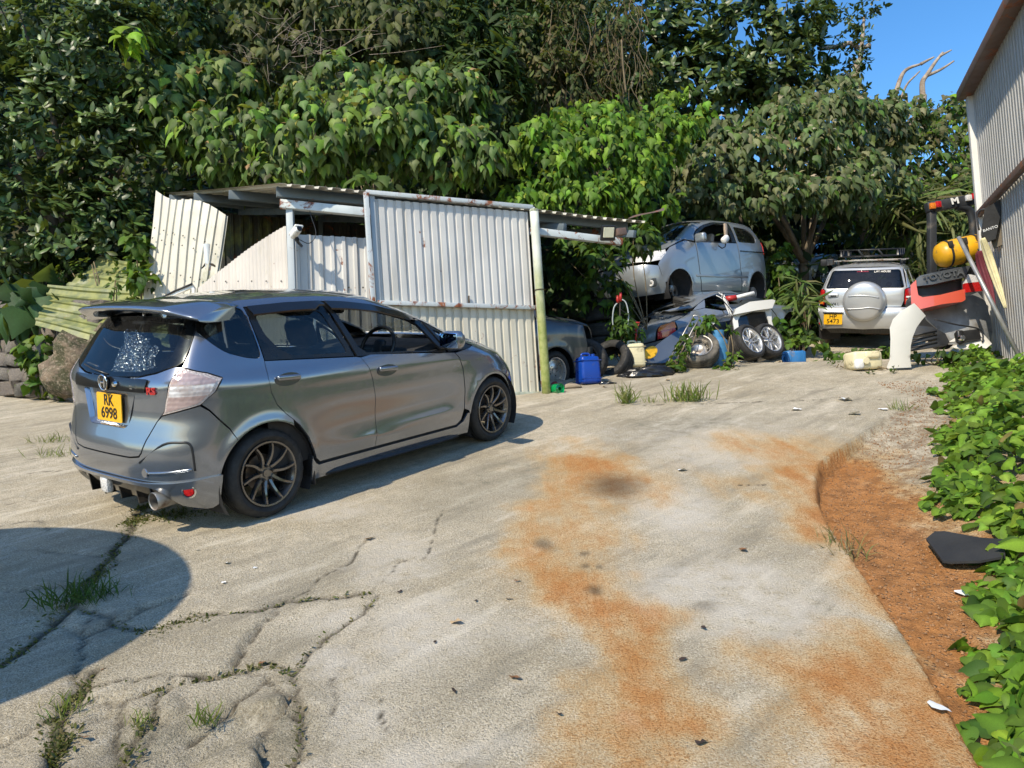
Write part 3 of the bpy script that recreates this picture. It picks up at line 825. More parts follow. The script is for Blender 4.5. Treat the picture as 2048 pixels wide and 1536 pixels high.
# ------------------------------------------------------------------ the grey hatchback in front
RC = [(0, 0), (.004, .32), (.03, .60), (.085, .79), (.20, .915), (.40, .975), (.70, 1.0)]
FC = [(0, 0), (.03, .32), (.10, .60), (.24, .80), (.46, .93), (.75, .98), (1.0, 1.0)]
RCU = [(0, 0), (.005, .36), (.03, .66), (.075, .83), (.17, .93), (.36, .98), (.65, 1.0)]
FCU = [(0, 0), (.025, .38), (.09, .68), (.19, .87), (.38, .955), (.66, .99), (.95, 1.0)]
def hb_bump(x, z):
    d = 0.0
    for cx in (0.0, 2.46):
        rr = math.hypot(x - cx, z - .29); d += .016 * math.exp(-((rr - .36) / .05) ** 2)
    zc = .90 - .035 * (x - .5)                                     # shoulder crease above the handles
    d += .010 * math.exp(-((z - zc) / .05) ** 2) * float(sstep(-.6, .3, x))
    d -= .016 * math.exp(-((z - .52) / .11) ** 2) * float(sstep(.25, .7, x) * (1 - sstep(1.75, 2.1, x)))
    d += .012 * math.exp(-((z - (.36 + .03 * (x - 1))) / .03) ** 2) * float(sstep(.5, 1.1, x) * (1 - sstep(1.7, 2.0, x)))
    return d
HB = Body(rear=[(.10, -.48), (.20, -.56), (.30, -.625), (.42, -.655), (.55, -.655), (.66, -.625), (.76, -.60), (.88, -.595), (.97, -.585), (1.06, -.53), (1.15, -.475), (1.25, -.41), (1.34, -.345), (1.40, -.29), (1.45, -.20), (1.49, -.02), (1.515, .30)],
          front=[(.10, 3.16), (.22, 3.22), (.36, 3.24), (.50, 3.22), (.62, 3.17), (.72, 3.08), (.80, 2.97), (.88, 2.78), (.95, 2.56), (1.00, 2.36), (1.06, 2.20), (1.15, 2.02), (1.25, 1.80), (1.34, 1.56), (1.40, 1.36), (1.45, 1.12), (1.49, .90), (1.515, .62)],
          width=[(.10, .78), (.22, .81), (.36, .832), (.55, .842), (.72, .846), (.86, .842), (.95, .828), (1.02, .800), (1.10, .772), (1.20, .732), (1.30, .686), (1.38, .640), (1.43, .592), (1.47, .52), (1.50, .38), (1.515, .2)],
          rc=RC, fc=FC, rcu=RCU, fcu=FCU, bump=hb_bump)
HBM = Matrix(((CAR_F[0], CAR_L[0], CAR_U[0], CAR_T[0]), (CAR_F[1], CAR_L[1], CAR_U[1], CAR_T[1]), (CAR_F[2], CAR_L[2], CAR_U[2], CAR_T[2]), (0, 0, 0, 1)))
hb = thing('hatchback_car', 'grey metallic hatchback with rear spoiler and bronze ten-spoke wheels parked on the ramp', 'car', mat=HBM)
PG = M['paint_grey']
S_, R_, W_ = HB.P_side, HB.P_rear, HB.P_wrap
rarch = arc(.0, .29, .362, -18, 196, 26); farch = arc(2.46, .28, .350, -18, 196, 26)
belt = [(.06, 1.045), (.84, .985)]
rear_seam = [(.065, 1.045), (.045, .92), (.075, .77), (.15, .68), (.255, .585)]
# rear door
panel('rear_door', [(.062, 1.05), (.045, .93), (.055, .84), (.09, .755), (.15, .685)] + [(.255, .585), (.325, .485), (.365, .38), (.385, .32), (.425, .285)] +
      [(.97, .275), (.985, .45), (.985, .66), (.965, .80), (.935, .89), (.885, .975), (.84, .985)], S_, PG, hb, cell=.045, mirror=True)
panel('front_door', [(.885, .975), (.935, .89), (.965, .80), (.985, .66), (.985, .45), (.97, .275), (1.94, .255), (2.0, .29), (2.035, .38), (2.05, .55), (2.03, .74), (1.985, .84), (1.935, .890), (1.84, .900), (1.4, .945), (.99, .985)], S_, PG, hb, cell=.045, mirror=True)
# quarter panel with the kinked rear window opening
qwin = rnd([(-.315, 1.315), (-.20, 1.372), (.045, 1.405), (.050, 1.068), (-.05, 1.082), (-.19, 1.135), (-.265, 1.215)], .05, 4)
lamp = [(-.262, .985), (-.32, .905), (-.41, .835), (-.50, .785)]
q = [('s', .06, 1.41), ('s', .062, 1.05), ('s', .045, .93), ('s', .055, .84), ('s', .09, .755), ('s', .15, .685), ('s', .205, .635)]
q += [('s', x, z) for x, z in arc(.0, .29, .362, 56, 128, 10)]
q += [('s', -.26, .66), ('s', -.31, .72), ('s', -.37, .80), ('s', -.41, .838), ('s', -.32, .908), ('s', -.258, .985), ('s', -.34, 1.025), ('r', -.66, 1.07), ('r', -.648, 1.15), ('r', -.615, 1.25), ('r', -.575, 1.34), ('r', -.53, 1.395), ('s', -.16, 1.425)]
q = upoly(HB, q)
panel('quarter_panel', q, W_, PG, hb, holes=[[(HB.uS(a, b_), b_) for a, b_ in qwin]], cell=.022, acell=.035, mirror=True)
panel('quarter_window', [(HB.uS(a, b_), b_) for a, b_ in qwin], W_, M['glass_tint'], hb, cell=.05, acell=.2, off=-.006, thick=0, mirror=True)
qin = rnd([(-.255, 1.300), (-.18, 1.34), (.010, 1.372), (.015, 1.11), (-.05, 1.118), (-.165, 1.165), (-.225, 1.225)], .04)
panel('window_frit', [(HB.uS(a, b_), b_) for a, b_ in qwin], W_, M['trim_black'], hb, holes=[[(HB.uS(a, b_), b_) for a, b_ in qin]], cell=.05, acell=.2, off=-.010, thick=0, mirror=True)
# sill, skirt and its black blade
panel('side_sill', [(.345, .335), (.375, .290), (.41, .268), (.97, .258), (1.94, .238), (2.03, .275), (2.07, .34), (2.095, .34), (2.095, .155), (1.2, .150), (.345, .165), (.340, .29)], S_, PG, hb, cell=.045, mirror=True, off=.006)
secs = []
for i in range(15):
    t = i / 14; x = .46 + 1.52 * t; e_ = math.sin(math.pi * t) ** .35
    y = -HB.side(x, .17); zc = .188 - .03 * t
    secs.append([(x, y - .03 * e_, zc - .022), (x, y - .045 * e_ - .004, zc - .005), (x, y - .03 * e_ - .004, zc + .016 * e_), (x, y + .02, zc + .02 * e_), (x, y + .02, zc - .03)])
loft('skirt_blade', secs, M['black_plastic'], hb)
loft('skirt_blade', [[(p[0], -p[1], p[2]) for p in s_] for s_ in secs], M['black_plastic'], hb)
# front wing, bonnet, nose
fw = [(1.945, .885), (1.99, .84), (2.035, .74), (2.055, .55), (2.04, .38), (2.085, .36), (2.11, .32)] + [p for p in farch[::-1] if p[1] > .33 and p[0] < 2.80] + [(2.86, .40), (2.93, .56), (2.86, .70), (2.72, .83), (2.55, .89), (2.30, .925), (2.18, .900), (2.05, .892)]
panel('front_wing', fw, S_, PG, hb, cell=.045, mirror=True)
V_S = lambda x, z: (HB.vS(x, z), z)
V_F = lambda y, z: (HB.vF(y, z), z)
N_ = HB.P_nose
panel('front_bumper', symm([(0, .15), V_F(-.4, .15), V_S(2.80, .15), V_S(2.80, .40), V_S(2.93, .56), V_F(-.45, .70), (0, .70)]), N_, PG, hb, cell=.06, acell=.2, flip=True)
lipsec = []
for i in range(13):
    u_ = HB.uS(2.84, .16) + (HB.uF(0, .16) - HB.uS(2.84, .16)) * i / 12
    p = np.array(HB.P_wrap(u_, .16)); o_ = np.array([p[0] - 2.3, p[1] * 1.3]); o_ /= np.linalg.norm(o_)
    lipsec.append([(p[0] + o_[0] * d, p[1] + o_[1] * d, z) for d, z in ((-.02, .17), (.035, .155), (.05, .115), (.0, .105), (-.03, .11))])
loft('front_lip', lipsec, PG, hb); loft('front_lip', [[(p[0], -p[1], p[2]) for p in s_] for s_ in lipsec], PG, hb)
panel('head_lamp', [V_S(2.86, .70), V_S(2.94, .575), V_F(-.45, .71), V_F(-.45, .80), V_S(2.70, .84)], N_, M['lens_clear'], hb, cell=.05, acell=.15, mirror=True, flip=True)
panel('bonnet', symm([(0, .71), V_F(-.44, .72), V_F(-.48, .80), V_S(2.55, .90), V_S(2.30, .932), V_S(2.10, .985), V_F(-.5, 1.0), (0, 1.0)]), N_, PG, hb, cell=.03, acell=.2, flip=True)
panel('windscreen', symm([(0, 1.01), V_F(-.62, 1.01), V_F(-.60, 1.12), V_F(-.55, 1.25), V_F(-.47, 1.38), (0, 1.43)]), N_, M['glass_clear'], hb, cell=.04, acell=.2, thick=0, flip=True)
# roof rail and pillars
zr = lambda x: float(np.interp(x, [-.34, -.2, .05, .4, .72, .93, 1.2, 1.53, 1.70, 1.95, 2.2, 2.42], [1.355, 1.415, 1.45, 1.452, 1.44, 1.425, 1.385, 1.30, 1.245, 1.14, 1.025, .935]))
wt = lambda x: float(np.interp(x, [-.16, .06, .4, .71, .93, 1.2, 1.53, 1.69, 1.95, 2.2, 2.40], [1.39, 1.405, 1.412, 1.405, 1.385, 1.345, 1.255, 1.195, 1.06, .935, .872]))
xs2 = [-.14, .06, .25, .4, .6, .72, .93, 1.05, 1.2, 1.36, 1.53, 1.70, 1.82, 1.95, 2.08, 2.2, 2.32, 2.40]
panel('roof_rail', [(x, wt(x)) for x in xs2] + [(x, zr(x)) for x in xs2[::-1]], S_, PG, hb, cell=.03, acell=.06, mirror=True, gap=.001)
def zc_roof(x): return float(np.interp(x, [-.36, -.2, .05, .4, .8, 1.1, 1.3, 1.5], [1.395, 1.452, 1.492, 1.508, 1.498, 1.472, 1.445, 1.40]))
def P_roof(x, t):
    z0 = zr(x); y0 = HB.side(x, z0); q_ = abs(t)
    return (x + .0, t * y0 * 1.0, z0 + (zc_roof(x) - z0) * (1 - q_ ** 2.6))
panel('roof', [(x, -1) for x in (-.30, 0, .4, .8, 1.1, 1.30)] + [(1.36, -.5), (1.40, 0), (1.36, .5)] + [(x, 1) for x in (1.30, 1.1, .8, .4, 0, -.30)] + [(-.34, .5), (-.36, 0), (-.34, -.5)], P_roof, PG, hb, cell=.1, gap=0)
# side glass
rd_o = [(.068, 1.052), (.066, 1.402), (.25, 1.408), (.4, 1.409), (.705, 1.402), (.735, 1.30), (.835, .99)]
rd_i = rnd([(.205, 1.115), (.135, 1.22), (.118, 1.345), (.30, 1.352), (.655, 1.338), (.78, 1.025), (.30, 1.062)], .03)
panel('rear_door_frame', rd_o, S_, M['trim_black'], hb, holes=[rd_i], cell=.05, off=-.004, thick=.01, mirror=True)
panel('rear_door_window', rnd([(.17, 1.09), (.10, 1.20), (.09, 1.36), (.30, 1.37), (.67, 1.355), (.80, 1.005), (.30, 1.045)], .03), S_, M['glass_mid'], hb, cell=.06, off=-.009, thick=0, mirror=True)
fd_o = [(.86, .985), (.755, 1.30), (.725, 1.40), (.93, 1.382), (1.2, 1.342), (1.36, 1.303), (1.53, 1.252), (1.695, 1.192), (1.735, 1.10), (1.845, .905), (1.4, .952)]
fd_i = [(.965, 1.005), (.90, 1.055), (.815, 1.27), (.80, 1.335), (.93, 1.338), (1.2, 1.298), (1.36, 1.258), (1.53, 1.205), (1.625, 1.155), (1.785, .925), (1.4, .968)]
panel('front_door_frame', fd_o, S_, M['trim_black'], hb, holes=[fd_i], cell=.05, off=-.004, thick=.02, mirror=True)
tri_o = [(1.735, 1.165), (1.82, 1.128), (1.95, 1.052), (2.08, .992), (2.2, .93), (2.385, .872), (2.18, .894), (1.87, .902), (1.80, 1.02)]
tri_i = rnd([(1.80, 1.10), (1.88, 1.068), (2.0, 1.0), (2.10, .925), (1.93, .925), (1.86, 1.0)], .02)
panel('corner_window_frame', tri_o, S_, M['trim_black'], hb, holes=[tri_i], cell=.05, off=-.004, thick=.02, mirror=True)
panel('corner_window', tri_i, S_, M['glass_clear'], hb, cell=.05, off=-.012, thick=0, mirror=True)
panel('front_door_window', fd_i, lambda x, z: (x, HB.side(x, z), z), M['glass_clear'], hb, cell=.06, off=-.01, thick=0, flip=True)
# rain visors
for y_s in (1, -1):
    for (xa, xb) in ((.085, .70), (.745, 1.66)):
        secs = []
        for i in range(13):
            x = xa + (xb - xa) * i / 12; z1 = wt(x) + .004; z0 = wt(x) - .062 * (1 if i < 11 else .55)
            y1, y0 = HB.side(x, z1), HB.side(x, z0)
            secs.append([(x, -y_s * (y1 + .006), z1), (x, -y_s * (y0 + .034), z0 + .012), (x, -y_s * (y0 + .030), z0), (x, -y_s * (y0 + .026), z0 + .012), (x, -y_s * (y1 + .001), z1 - .004)])
        loft('rain_visor', secs, M['gloss_black'], hb)
# tailgate
gate = [(.395, .515), (.42, .54), (.455, .62), (.525, .735), (.585, .80), (.615, .90), (.635, 1.0), (.655, 1.065)]
go_ = [(0, .500), (-.30, .502)] + [(-a, b_) for a, b_ in gate] + [(-.62, 1.072), (-.50, 1.030), (-.34, 1.00), (0, .985), (.34, 1.00), (.50, 1.030), (.62, 1.072)] + [(a, b_) for a, b_ in gate[::-1]] + [(.30, .502)]
rec = rnd([(-.33, .905), (-.255, .705), (-.22, .675), (.22, .675), (.255, .705), (.33, .905)], .03)
panel('tailgate', go_, R_, PG, hb, flip=True, holes=[rec], cell=.04, thick=.02)
panel('plate_recess', rnd([(-.34, .915), (-.262, .700), (-.225, .665), (.225, .665), (.262, .700), (.34, .915)], .03), R_, PG, hb, flip=True, cell=.05, off=-.026, thick=0, gap=0)
rec2 = [(-.33, .905), (-.255, .705), (-.22, .675), (.22, .675), (.255, .705), (.33, .905)]
Vr, Fr = [], []
for a, b_ in rec2:
    p = np.array(HB.P_rear(a, b_)); Vr += [tuple(p), (p[0] + .03, p[1] * .93, p[2] + (.012 if b_ < .7 else 0))]
for i in range(5): Fr.append((2 * i, 2 * i + 2, 2 * i + 3, 2 * i + 1))
mk('recess_wall', Vr, Fr, PG, hb, smooth=False)
panel('garnish', rnd([(-.44, .912), (-.455, .992), (.455, .992), (.44, .912)], .012), R_, M['gloss_black'], hb, flip=True, cell=.05, off=.012, thick=.03, gap=0)
xg = HB.P_rear(0, .95)[0] - .022
lathe('emblem_backing', [(0, -.004), (.052, -.004), (.056, 0), (.056, .008)], M['gloss_black'], hb, 24, 'x', loc=(xg, 0, .958))
em = bmesh.new()
for s_ in (-1, 1): bm_box(em, (0, s_ * .024, 0), (.008, .013, .066), .002, 1, Matrix.Rotation(s_ * -.16, 3, 'X'))
bm_box(em, (0, 0, 0.0), (.008, .040, .012), .002, 1)
bmobj('emblem', em, M['chrome'], hb, loc=(xg - .008, 0, .958))
V_, F_ = tube_data([(xg - .006, .052 * math.cos(a) * (1 + .1 * math.sin(a)), .958 + .050 * math.sin(a)) for a in np.linspace(0, 2 * math.pi, 20, endpoint=False)], .005, 6, closed=True)
mk('emblem_ring', V_, F_, M['chrome'], hb)
RT = lambda p, sc=1: Matrix(((0, 0, -1, p[0]), (-1, 0, 0, p[1]), (0, 1, 0, p[2]), (0, 0, 0, 1)))       # text that faces the rear
p = HB.P_rear(-.50, .925)
text('badge', 'RS', .062, M['lens_red'], hb, Matrix.Translation((p[0] - .008, p[1], p[2])) @ Matrix.Rotation(math.radians(14), 4, 'Z') @ RT((0, 0, 0)), .004, 1.15, .002)
text('keyhole_badge', ':::', .05, M['chrome'], hb, RT((xg + .004, -.33, .950)), .002)
pl = number_plate(hb, Matrix.Translation((HB.P_rear(0, .79)[0] + .006, 0.0, .79)) @ Matrix.Rotation(math.radians(4), 4, 'Y') @ RT((0, 0, 0)), 'RK', '6998', .315, .185)
# rear window with its black border and the folded foil blind behind it
rw = [(0, .992), (-.34, 1.008), (-.50, 1.038), (-.625, 1.080), (-.645, 1.10), (-.628, 1.20), (-.590, 1.30), (-.555, 1.352), (0, 1.372), (.555, 1.352), (.590, 1.30), (.628, 1.20), (.645, 1.10), (.625, 1.080), (.50, 1.038), (.34, 1.008)]
rwi = rnd([(0, 1.022), (-.30, 1.035), (-.46, 1.068), (-.545, 1.12), (-.545, 1.22), (-.505, 1.33), (0, 1.345), (.505, 1.33), (.545, 1.22), (.545, 1.12), (.46, 1.068), (.30, 1.035)], .02)
panel('rear_window', rw, R_, M['glass_rear'], hb, flip=True, cell=.05, off=.0, thick=0)
panel('rear_window_border', rw, R_, M['trim_black'], hb, flip=True, holes=[rwi], cell=.05, off=-.004, thick=.01, gap=0)
s = NT('foil_blind'); bb = s.voro(42, 'F1', stretch=(1, 1, 1)); cr = s.noise(5, 3, .6, stretch=(.2, 3, 1))
s.princ((.85, .86, .87), .22, 1, s.bump(bb, .9, .02, s.bump(cr, .8, .06))); M['foil'] = s.m
Vf, Ff = [], []
for i in range(25):
    for j in range(13):
        y = .10 - .46 * i / 24; z = 1.015 + .27 * j / 12 * (1 - .25 * max(0, i - 12) / 12) - .05 * (i / 24)
        x = HB.P_rear(y, min(max(z, 1.0), 1.36))[0] + .05 + .018 * math.sin(i * 1.1 + j * .15) + .012 * math.sin(i * 2.7) + .01 * math.sin(j * .9 + i * .4)
        Vf.append((x, y + .05 * j / 12, z))
for i in range(24):
    for j in range(12): a = i * 13 + j; Ff.append((a, a + 1, a + 14, a + 13))
mk('foil_sunblind', Vf, Ff, M['foil'], hb)
box('third_brake_light', (HB.P_rear(0, 1.33)[0] + .03, 0, 1.325), (.03, .16, .022), M['lens_smoke'], hb, .005)
tube('wiper_arm', [(HB.P_rear(-.0, 1.02)[0] - .012, .02, 1.005), (HB.P_rear(.2, 1.03)[0] - .018, .22, 1.03), (HB.P_rear(.42, 1.05)[0] - .012, .40, 1.05)], .006, M['black_plastic'], hb, 6)
lathe('wiper_pivot', [(0, -.02), (.016, -.018), (.02, 0)], M['chrome'], hb, 16, 'x', loc=(HB.P_rear(-.14, .955)[0] - .014, -.135, .955))
# tail lamps
tl = [(HB.uR(-.566, .775), .775), (HB.uR(-.588, .80), .80), (HB.uR(-.618, .90), .90), (HB.uR(-.638, 1.0), 1.0), (HB.uR(-.658, 1.068), 1.068), (HB.uS(-.34, 1.022), 1.022), (HB.uS(-.262, .983), .983), (HB.uS(-.325, .905), .905), (HB.uS(-.415, .832), .832), (HB.uR(-.62, .788), .788)]
tlc = np.mean(np.array(tl), 0)
panel('tail_lamp', tl, W_, M['lens_smoke'], hb, cell=.03, acell=.1, mirror=True, off=.004, gap=.003)
tl_in = [tuple(tlc + (np.array(p) - tlc) * .88) for p in tl]
s = NT('lamp_glass')
zz = s.sep(s.co)[2]
bandf = s.ramp(s.math('ABSOLUTE', s.math('SUBTRACT', zz, .925)), .030, .036, 1, 0)
lc_ = s.mix(bandf, (.46, .35, .33), (.85, .85, .87))
lc_ = s.mix(s.ramp(s.math('FRACT', s.math('MULTIPLY', zz, 34)), .42, .5, 0, .28), lc_, (.20, .13, .13))
lc_ = s.mix(s.ramp(s.noise(9, 3), .42, .62, 0, .6), lc_, (.30, .22, .20))
s.princ(lc_, .15, .08, s.bump(s.voro(38), .3, .01), 1.0); M['lamp_glass'] = s.m
panel('lamp_reflector', tl_in, W_, M['lamp_glass'], hb, cell=.02, acell=.08, mirror=True, off=.007, thick=0)
# rear bumper and kit
def bp(kind, a, b_): return ((HB.uS(a, b_) if kind == 's' else HB.uR(a, b_)), b_)
zlow = .335
bum = [('r', 0, zlow + .015), ('r', -.40, zlow + .015), ('s', -.46, .36), ('s', -.335, .375)]
bum += [('s', x, z) for x, z in arc(.0, .29, .362, 166, 128, 6)]
bum += [('s', -.262, .655), ('s', -.315, .715), ('s', -.37, .79), ('s', -.415, .828), ('r', -.62, .785), ('r', -.566, .771), ('r', -.53, .737), ('r', -.462, .62), ('r', -.428, .538), ('r', -.400, .510), ('r', -.30, .497), ('r', 0, .495)]
panel('rear_bumper', symm(upoly(HB, bum)), W_, PG, hb, cell=.026, acell=.045)
def Wk(u_, z): # the bolt-on lower valance stands proud of the bumper
    return HB.P_wrap(u_, z)
val = [('r', 0, .322), ('r', 0, .345), ('r', -.38, .345), ('s', -.50, .37), ('s', -.345, .382), ('s', -.352, .30), ('s', -.35, .19), ('s', -.37, .168), ('s', -.45, .165), ('r', -.70, .165), ('r', -.60, .20), ('r', -.555, .275), ('r', -.50, .312), ('r', -.42, .322)]
up_ = upoly(HB, val)
panel('rear_valance', symm(up_[1:] + [up_[0]]), W_, PG, hb, cell=.03, acell=.08, off=.018, thick=.03, gap=0)
for i, (pth, rr_) in enumerate((([('r', -.40, .475), ('r', -.60, .60), ('s', -.53, .612), ('s', -.50, .605), ('s', -.49, .56), ('s', -.485, .43)], .008), ([('r', -.46, .41), ('r', -.62, .425), ('s', -.50, .44)], .010))):
    for sg in (1, -1):
        pp = [HB.P_wrap(sg * bp(*k)[0], bp(*k)[1]) for k in pth]
        tube('bumper_crease', crom(pp, 5), rr_, PG if i else M['black_plastic'], hb, 6)
p = HB.P_rear(-.43, .41); lathe('tow_cover', [(0, -.004), (.030, -.004), (.033, .002)], PG, hb, 20, 'x', loc=(p[0], p[1], p[2]))
for sg in (1, -1):
    p = HB.P_wrap(sg * HB.uR(-.70, .385), .30)
    lathe('reflector', [(0, -.012), (.030, -.010), (.036, 0), (.036, .03)], M['lens_red'], hb, 20, 'x', mat=Matrix.Translation((p[0] - .004, p[1] * 1.02, .30)) @ Matrix.Rotation(math.radians(42 * sg), 4, 'Z'))
    lathe('reflector_bezel', [(.036, -.014), (.046, -.010), (.046, .03)], M['chrome'], hb, 20, 'x', mat=Matrix.Translation((p[0] - .002, p[1] * 1.02, .30)) @ Matrix.Rotation(math.radians(42 * sg), 4, 'Z'))
dsec = []
for i in range(17):
    y = -.60 + 1.20 * i / 16; x0 = HB.P_rear(y, .33)[0]
    dsec.append([(x0 + .01, y, .335), (x0 + .035, y, .26), (x0 + .10, y, .185), (x0 + .28, y, .165), (x0 + .28, y, .18), (x0 + .12, y, .20), (x0 + .05, y, .335)])
loft('diffuser', dsec, M['gloss_black'], hb)
for y in (-.40, -.22, .0, .22, .40):
    mk('diffuser_fin', [(-.60, y - .006, .30), (-.585, y - .006, .165), (-.34, y - .006, .15), (-.34, y - .006, .2), (-.60, y + .006, .30), (-.585, y + .006, .165), (-.34, y + .006, .15), (-.34, y + .006, .2)], [(0, 1, 2, 3), (7, 6, 5, 4), (0, 4, 5, 1), (1, 5, 6, 2), (2, 6, 7, 3), (3, 7, 4, 0)], M['gloss_black'], hb, False)
box('fog_lamp', (HB.P_rear(.12, .30)[0] + .0, .10, .262), (.05, .10, .115), M['lens_clear'], hb, .02)
lathe('exhaust_pipe', [(.050, .30), (.055, .02), (.058, 0), (.056, -.004), (.050, 0), (.048, .28)], M['steel'], hb, 28, 'x', loc=(-.635, -.50, .235))
lathe('exhaust_core', [(0, .10), (.05, .10)], M['dark_steel'], hb, 20, 'x', loc=(-.635, -.50, .235))
# spoiler
sp = []
for i in range(33):
    t = -1 + 2 * i / 32; y = .725 * t; k = abs(t)
    e_ = float(sstep(.70, 1.0, k))
    xt = -.50 + .05 * k ** 2 + .10 * e_; xl = -.10 + .02 * e_
    zt = 1.448 - .022 * k ** 3 - .030 * e_; th = .028 + .022 * float(sstep(.45, .85, k)) - .022 * e_; dr = .014 * k ** 2 + .012 * e_
    ch = [(xl, zt + .020), (xl - .10, zt + .026), (xl * .45 + xt * .55, zt + .016 - dr * .4), (xt + .035, zt + .004 - dr), (xt + .004, zt - .006 - dr), (xt, zt - .014 - dr), (xt + .012, zt - .022 - dr - th * .2), (xt + .06, zt - .02 - dr - th * .7), (xl * .5 + xt * .5, zt - .012 - th - dr), (xl - .05, zt - .012 - th * .8 - dr), (xl, zt - .015)]
    sp.append([(a, y, b_) for a, b_ in ch])
loft('spoiler', sp, PG, hb, auto=70)
for sg in (-1, 1):
    secs = []
    for i in range(11):
        t = i / 10; x = -.40 + .42 * t; ee = math.sin(math.pi * min(1, .12 + t * .88)) ** .5
        y = HB.side(max(x, -.28), 1.375) * .985 + .02 * ee; hh = .042 * ee + .004; zc_ = 1.392 + .025 * t
        secs.append([(x, sg * (y + .016 * ee * math.cos(a) - .03 * (1 - math.cos(a))), zc_ + hh * math.sin(a)) for a in np.linspace(0, 2 * math.pi, 14, endpoint=False)])
    loft('spoiler_end', secs, PG, hb, auto=80)
# door handles, mirrors
for y_s in (1, -1):
    for hx_ in (.195, 1.12):
        hz = .925 - .07 * (hx_ - .195)
        y = HB.side(hx_, hz)
        R3 = Matrix.Rotation(.07, 3, 'Y')
        bm = bmesh.new(); bm_box(bm, (hx_, -y_s * (y + .016), hz), (.19, .026, .036), .012, 3, R3); bmobj('door_handle', bm, PG, hb)
        secs = [[(hx_ + .105 * math.cos(a), -y_s * (HB.side(hx_ + .105 * math.cos(a), hz - .012) + d), hz - .012 + .045 * math.sin(a) * sc) for a in np.linspace(0, 2 * math.pi, 20, endpoint=False)] for d, sc in ((.003, 1.0), (.0035, .6))]
        loft('handle_cup', secs, M['paint_dark'], hb)
    ym = HB.side(1.80, .95)
    bm = bmesh.new(); bm_box(bm, (1.805, -y_s * (ym + .125), 1.015), (.12, .215, .150), .05, 4)
    for v in bm.verts:
        if v.co.x > 1.82: v.co.z = 1.015 + (v.co.z - 1.015) * .75
    bmobj('mirror_shell', bm, PG, hb)
    bm = bmesh.new(); bm_box(bm, (1.744, -y_s * (ym + .125), 1.015), (.012, .185, .122), .004); bmobj('mirror_glass', bm, M['mirror'], hb)
    bm = bmesh.new(); bm_box(bm, (1.825, -y_s * (ym + .03), .945), (.07, .12, .03), .01); bmobj('mirror_stalk', bm, M['black_plastic'], hb)
# wheels, wells, mudflaps
for sx, cx in ((0, 0.0), (1, 2.475)):
    for sg in (-1, 1):
        wheel(hb, (cx, sg * .725, .300), .300, .216, .195, 'ten', side=sg, spin=.2 + sx)
        prof = [(.375, sg * .62), (.375, sg * .80)]
        V_, F_ = [], []
        for i in range(19):
            a = math.radians(-30 + 240 * i / 18)
            for yy in (sg * .45, sg * .815): V_.append((cx + .372 * math.cos(a), yy, .29 + .372 * math.sin(a)))
        for i in range(18): F_.append((2 * i, 2 * i + 1, 2 * i + 3, 2 * i + 2))
        n0 = len(V_); V_.append((cx, sg * .45, .29)); F_ += [(2 * i, 2 * i + 2, n0) for i in range(18)]
        mk('wheel_well', V_, F_, M['interior'], hb)
for sg in (-1, 1): box('mud_flap', (.362, sg * .755, .235), (.012, .16, .21), M['black_plastic'], hb, .004)
# floor, dash, seats, steering wheel
box('floor_pan', (1.15, 0, .20), (2.9, 1.10, .06), M['interior'], hb, .01)
box('floor_side', (1.22, .68, .26), (1.62, .24, .10), M['interior'], hb, .01); box('floor_side', (1.22, -.68, .26), (1.62, .24, .10), M['interior'], hb, .01)
box('boot_floor', (-.20, 0, .62), (.62, 1.05, .03), M['interior'], hb, .005)
for sg in (-1, 1):
    box('door_card', (1.0, sg * .775, .62), (1.9, .02, .62), M['interior'], hb, .005)
secs = [[(1.92 + dx, y * k, z) for dx, z in ((-.28, .80), (-.30, .88), (-.22, .935), (.1, .96), (.30, .96), (.35, .70))] for y, k in ((-.74, 1), (-.4, 1), (0, 1), (.4, 1), (.74, 1))]
loft('dashboard', secs, M['interior'], hb)
box('bulkhead', (2.30, 0, .6), (.05, 1.4, .7), M['interior'], hb, .01)
for y in (-.36, .36): seat(hb, 1.12, y, M['seat_grey'], .40)
bm = bmesh.new(); bm_box(bm, (.02, 0, .72), (.18, 1.25, .62), .07, 3, Matrix.Rotation(math.radians(-14), 3, 'Y')); bmobj('rear_seat_back', bm, M['seat_grey'], hb)
for y in (-.40, .40):
    bm = bmesh.new(); bm_box(bm, (-.07, y, 1.10), (.10, .26, .18), .04, 3); bmobj('head_restraint', bm, M['seat_grey'], hb)
sw = Matrix.Translation((1.50, -.36, .965)) @ Matrix.Rotation(math.radians(-62), 4, 'Y')
V_, F_ = tube_data([(.185 * math.cos(a), .185 * math.sin(a), 0) for a in np.linspace(0, 2 * math.pi, 28, endpoint=False)], .016, 8, closed=True)
swo = mk('steering_wheel', V_, F_, M['black_plastic'], hb, mat=sw)
bm = bmesh.new(); bm_box(bm, (0, 0, -.02), (.16, .13, .05), .03, 3); bm_box(bm, (0, 0, -.01), (.05, .36, .02), .006); bm_box(bm, (-.09, 0, -.01), (.18, .04, .02), .006); bmobj('steering_hub', bm, M['black_plastic'], swo)
box('interior_mirror', (1.34, -.02, 1.30), (.05, .26, .075), M['black_plastic'], hb, .02)
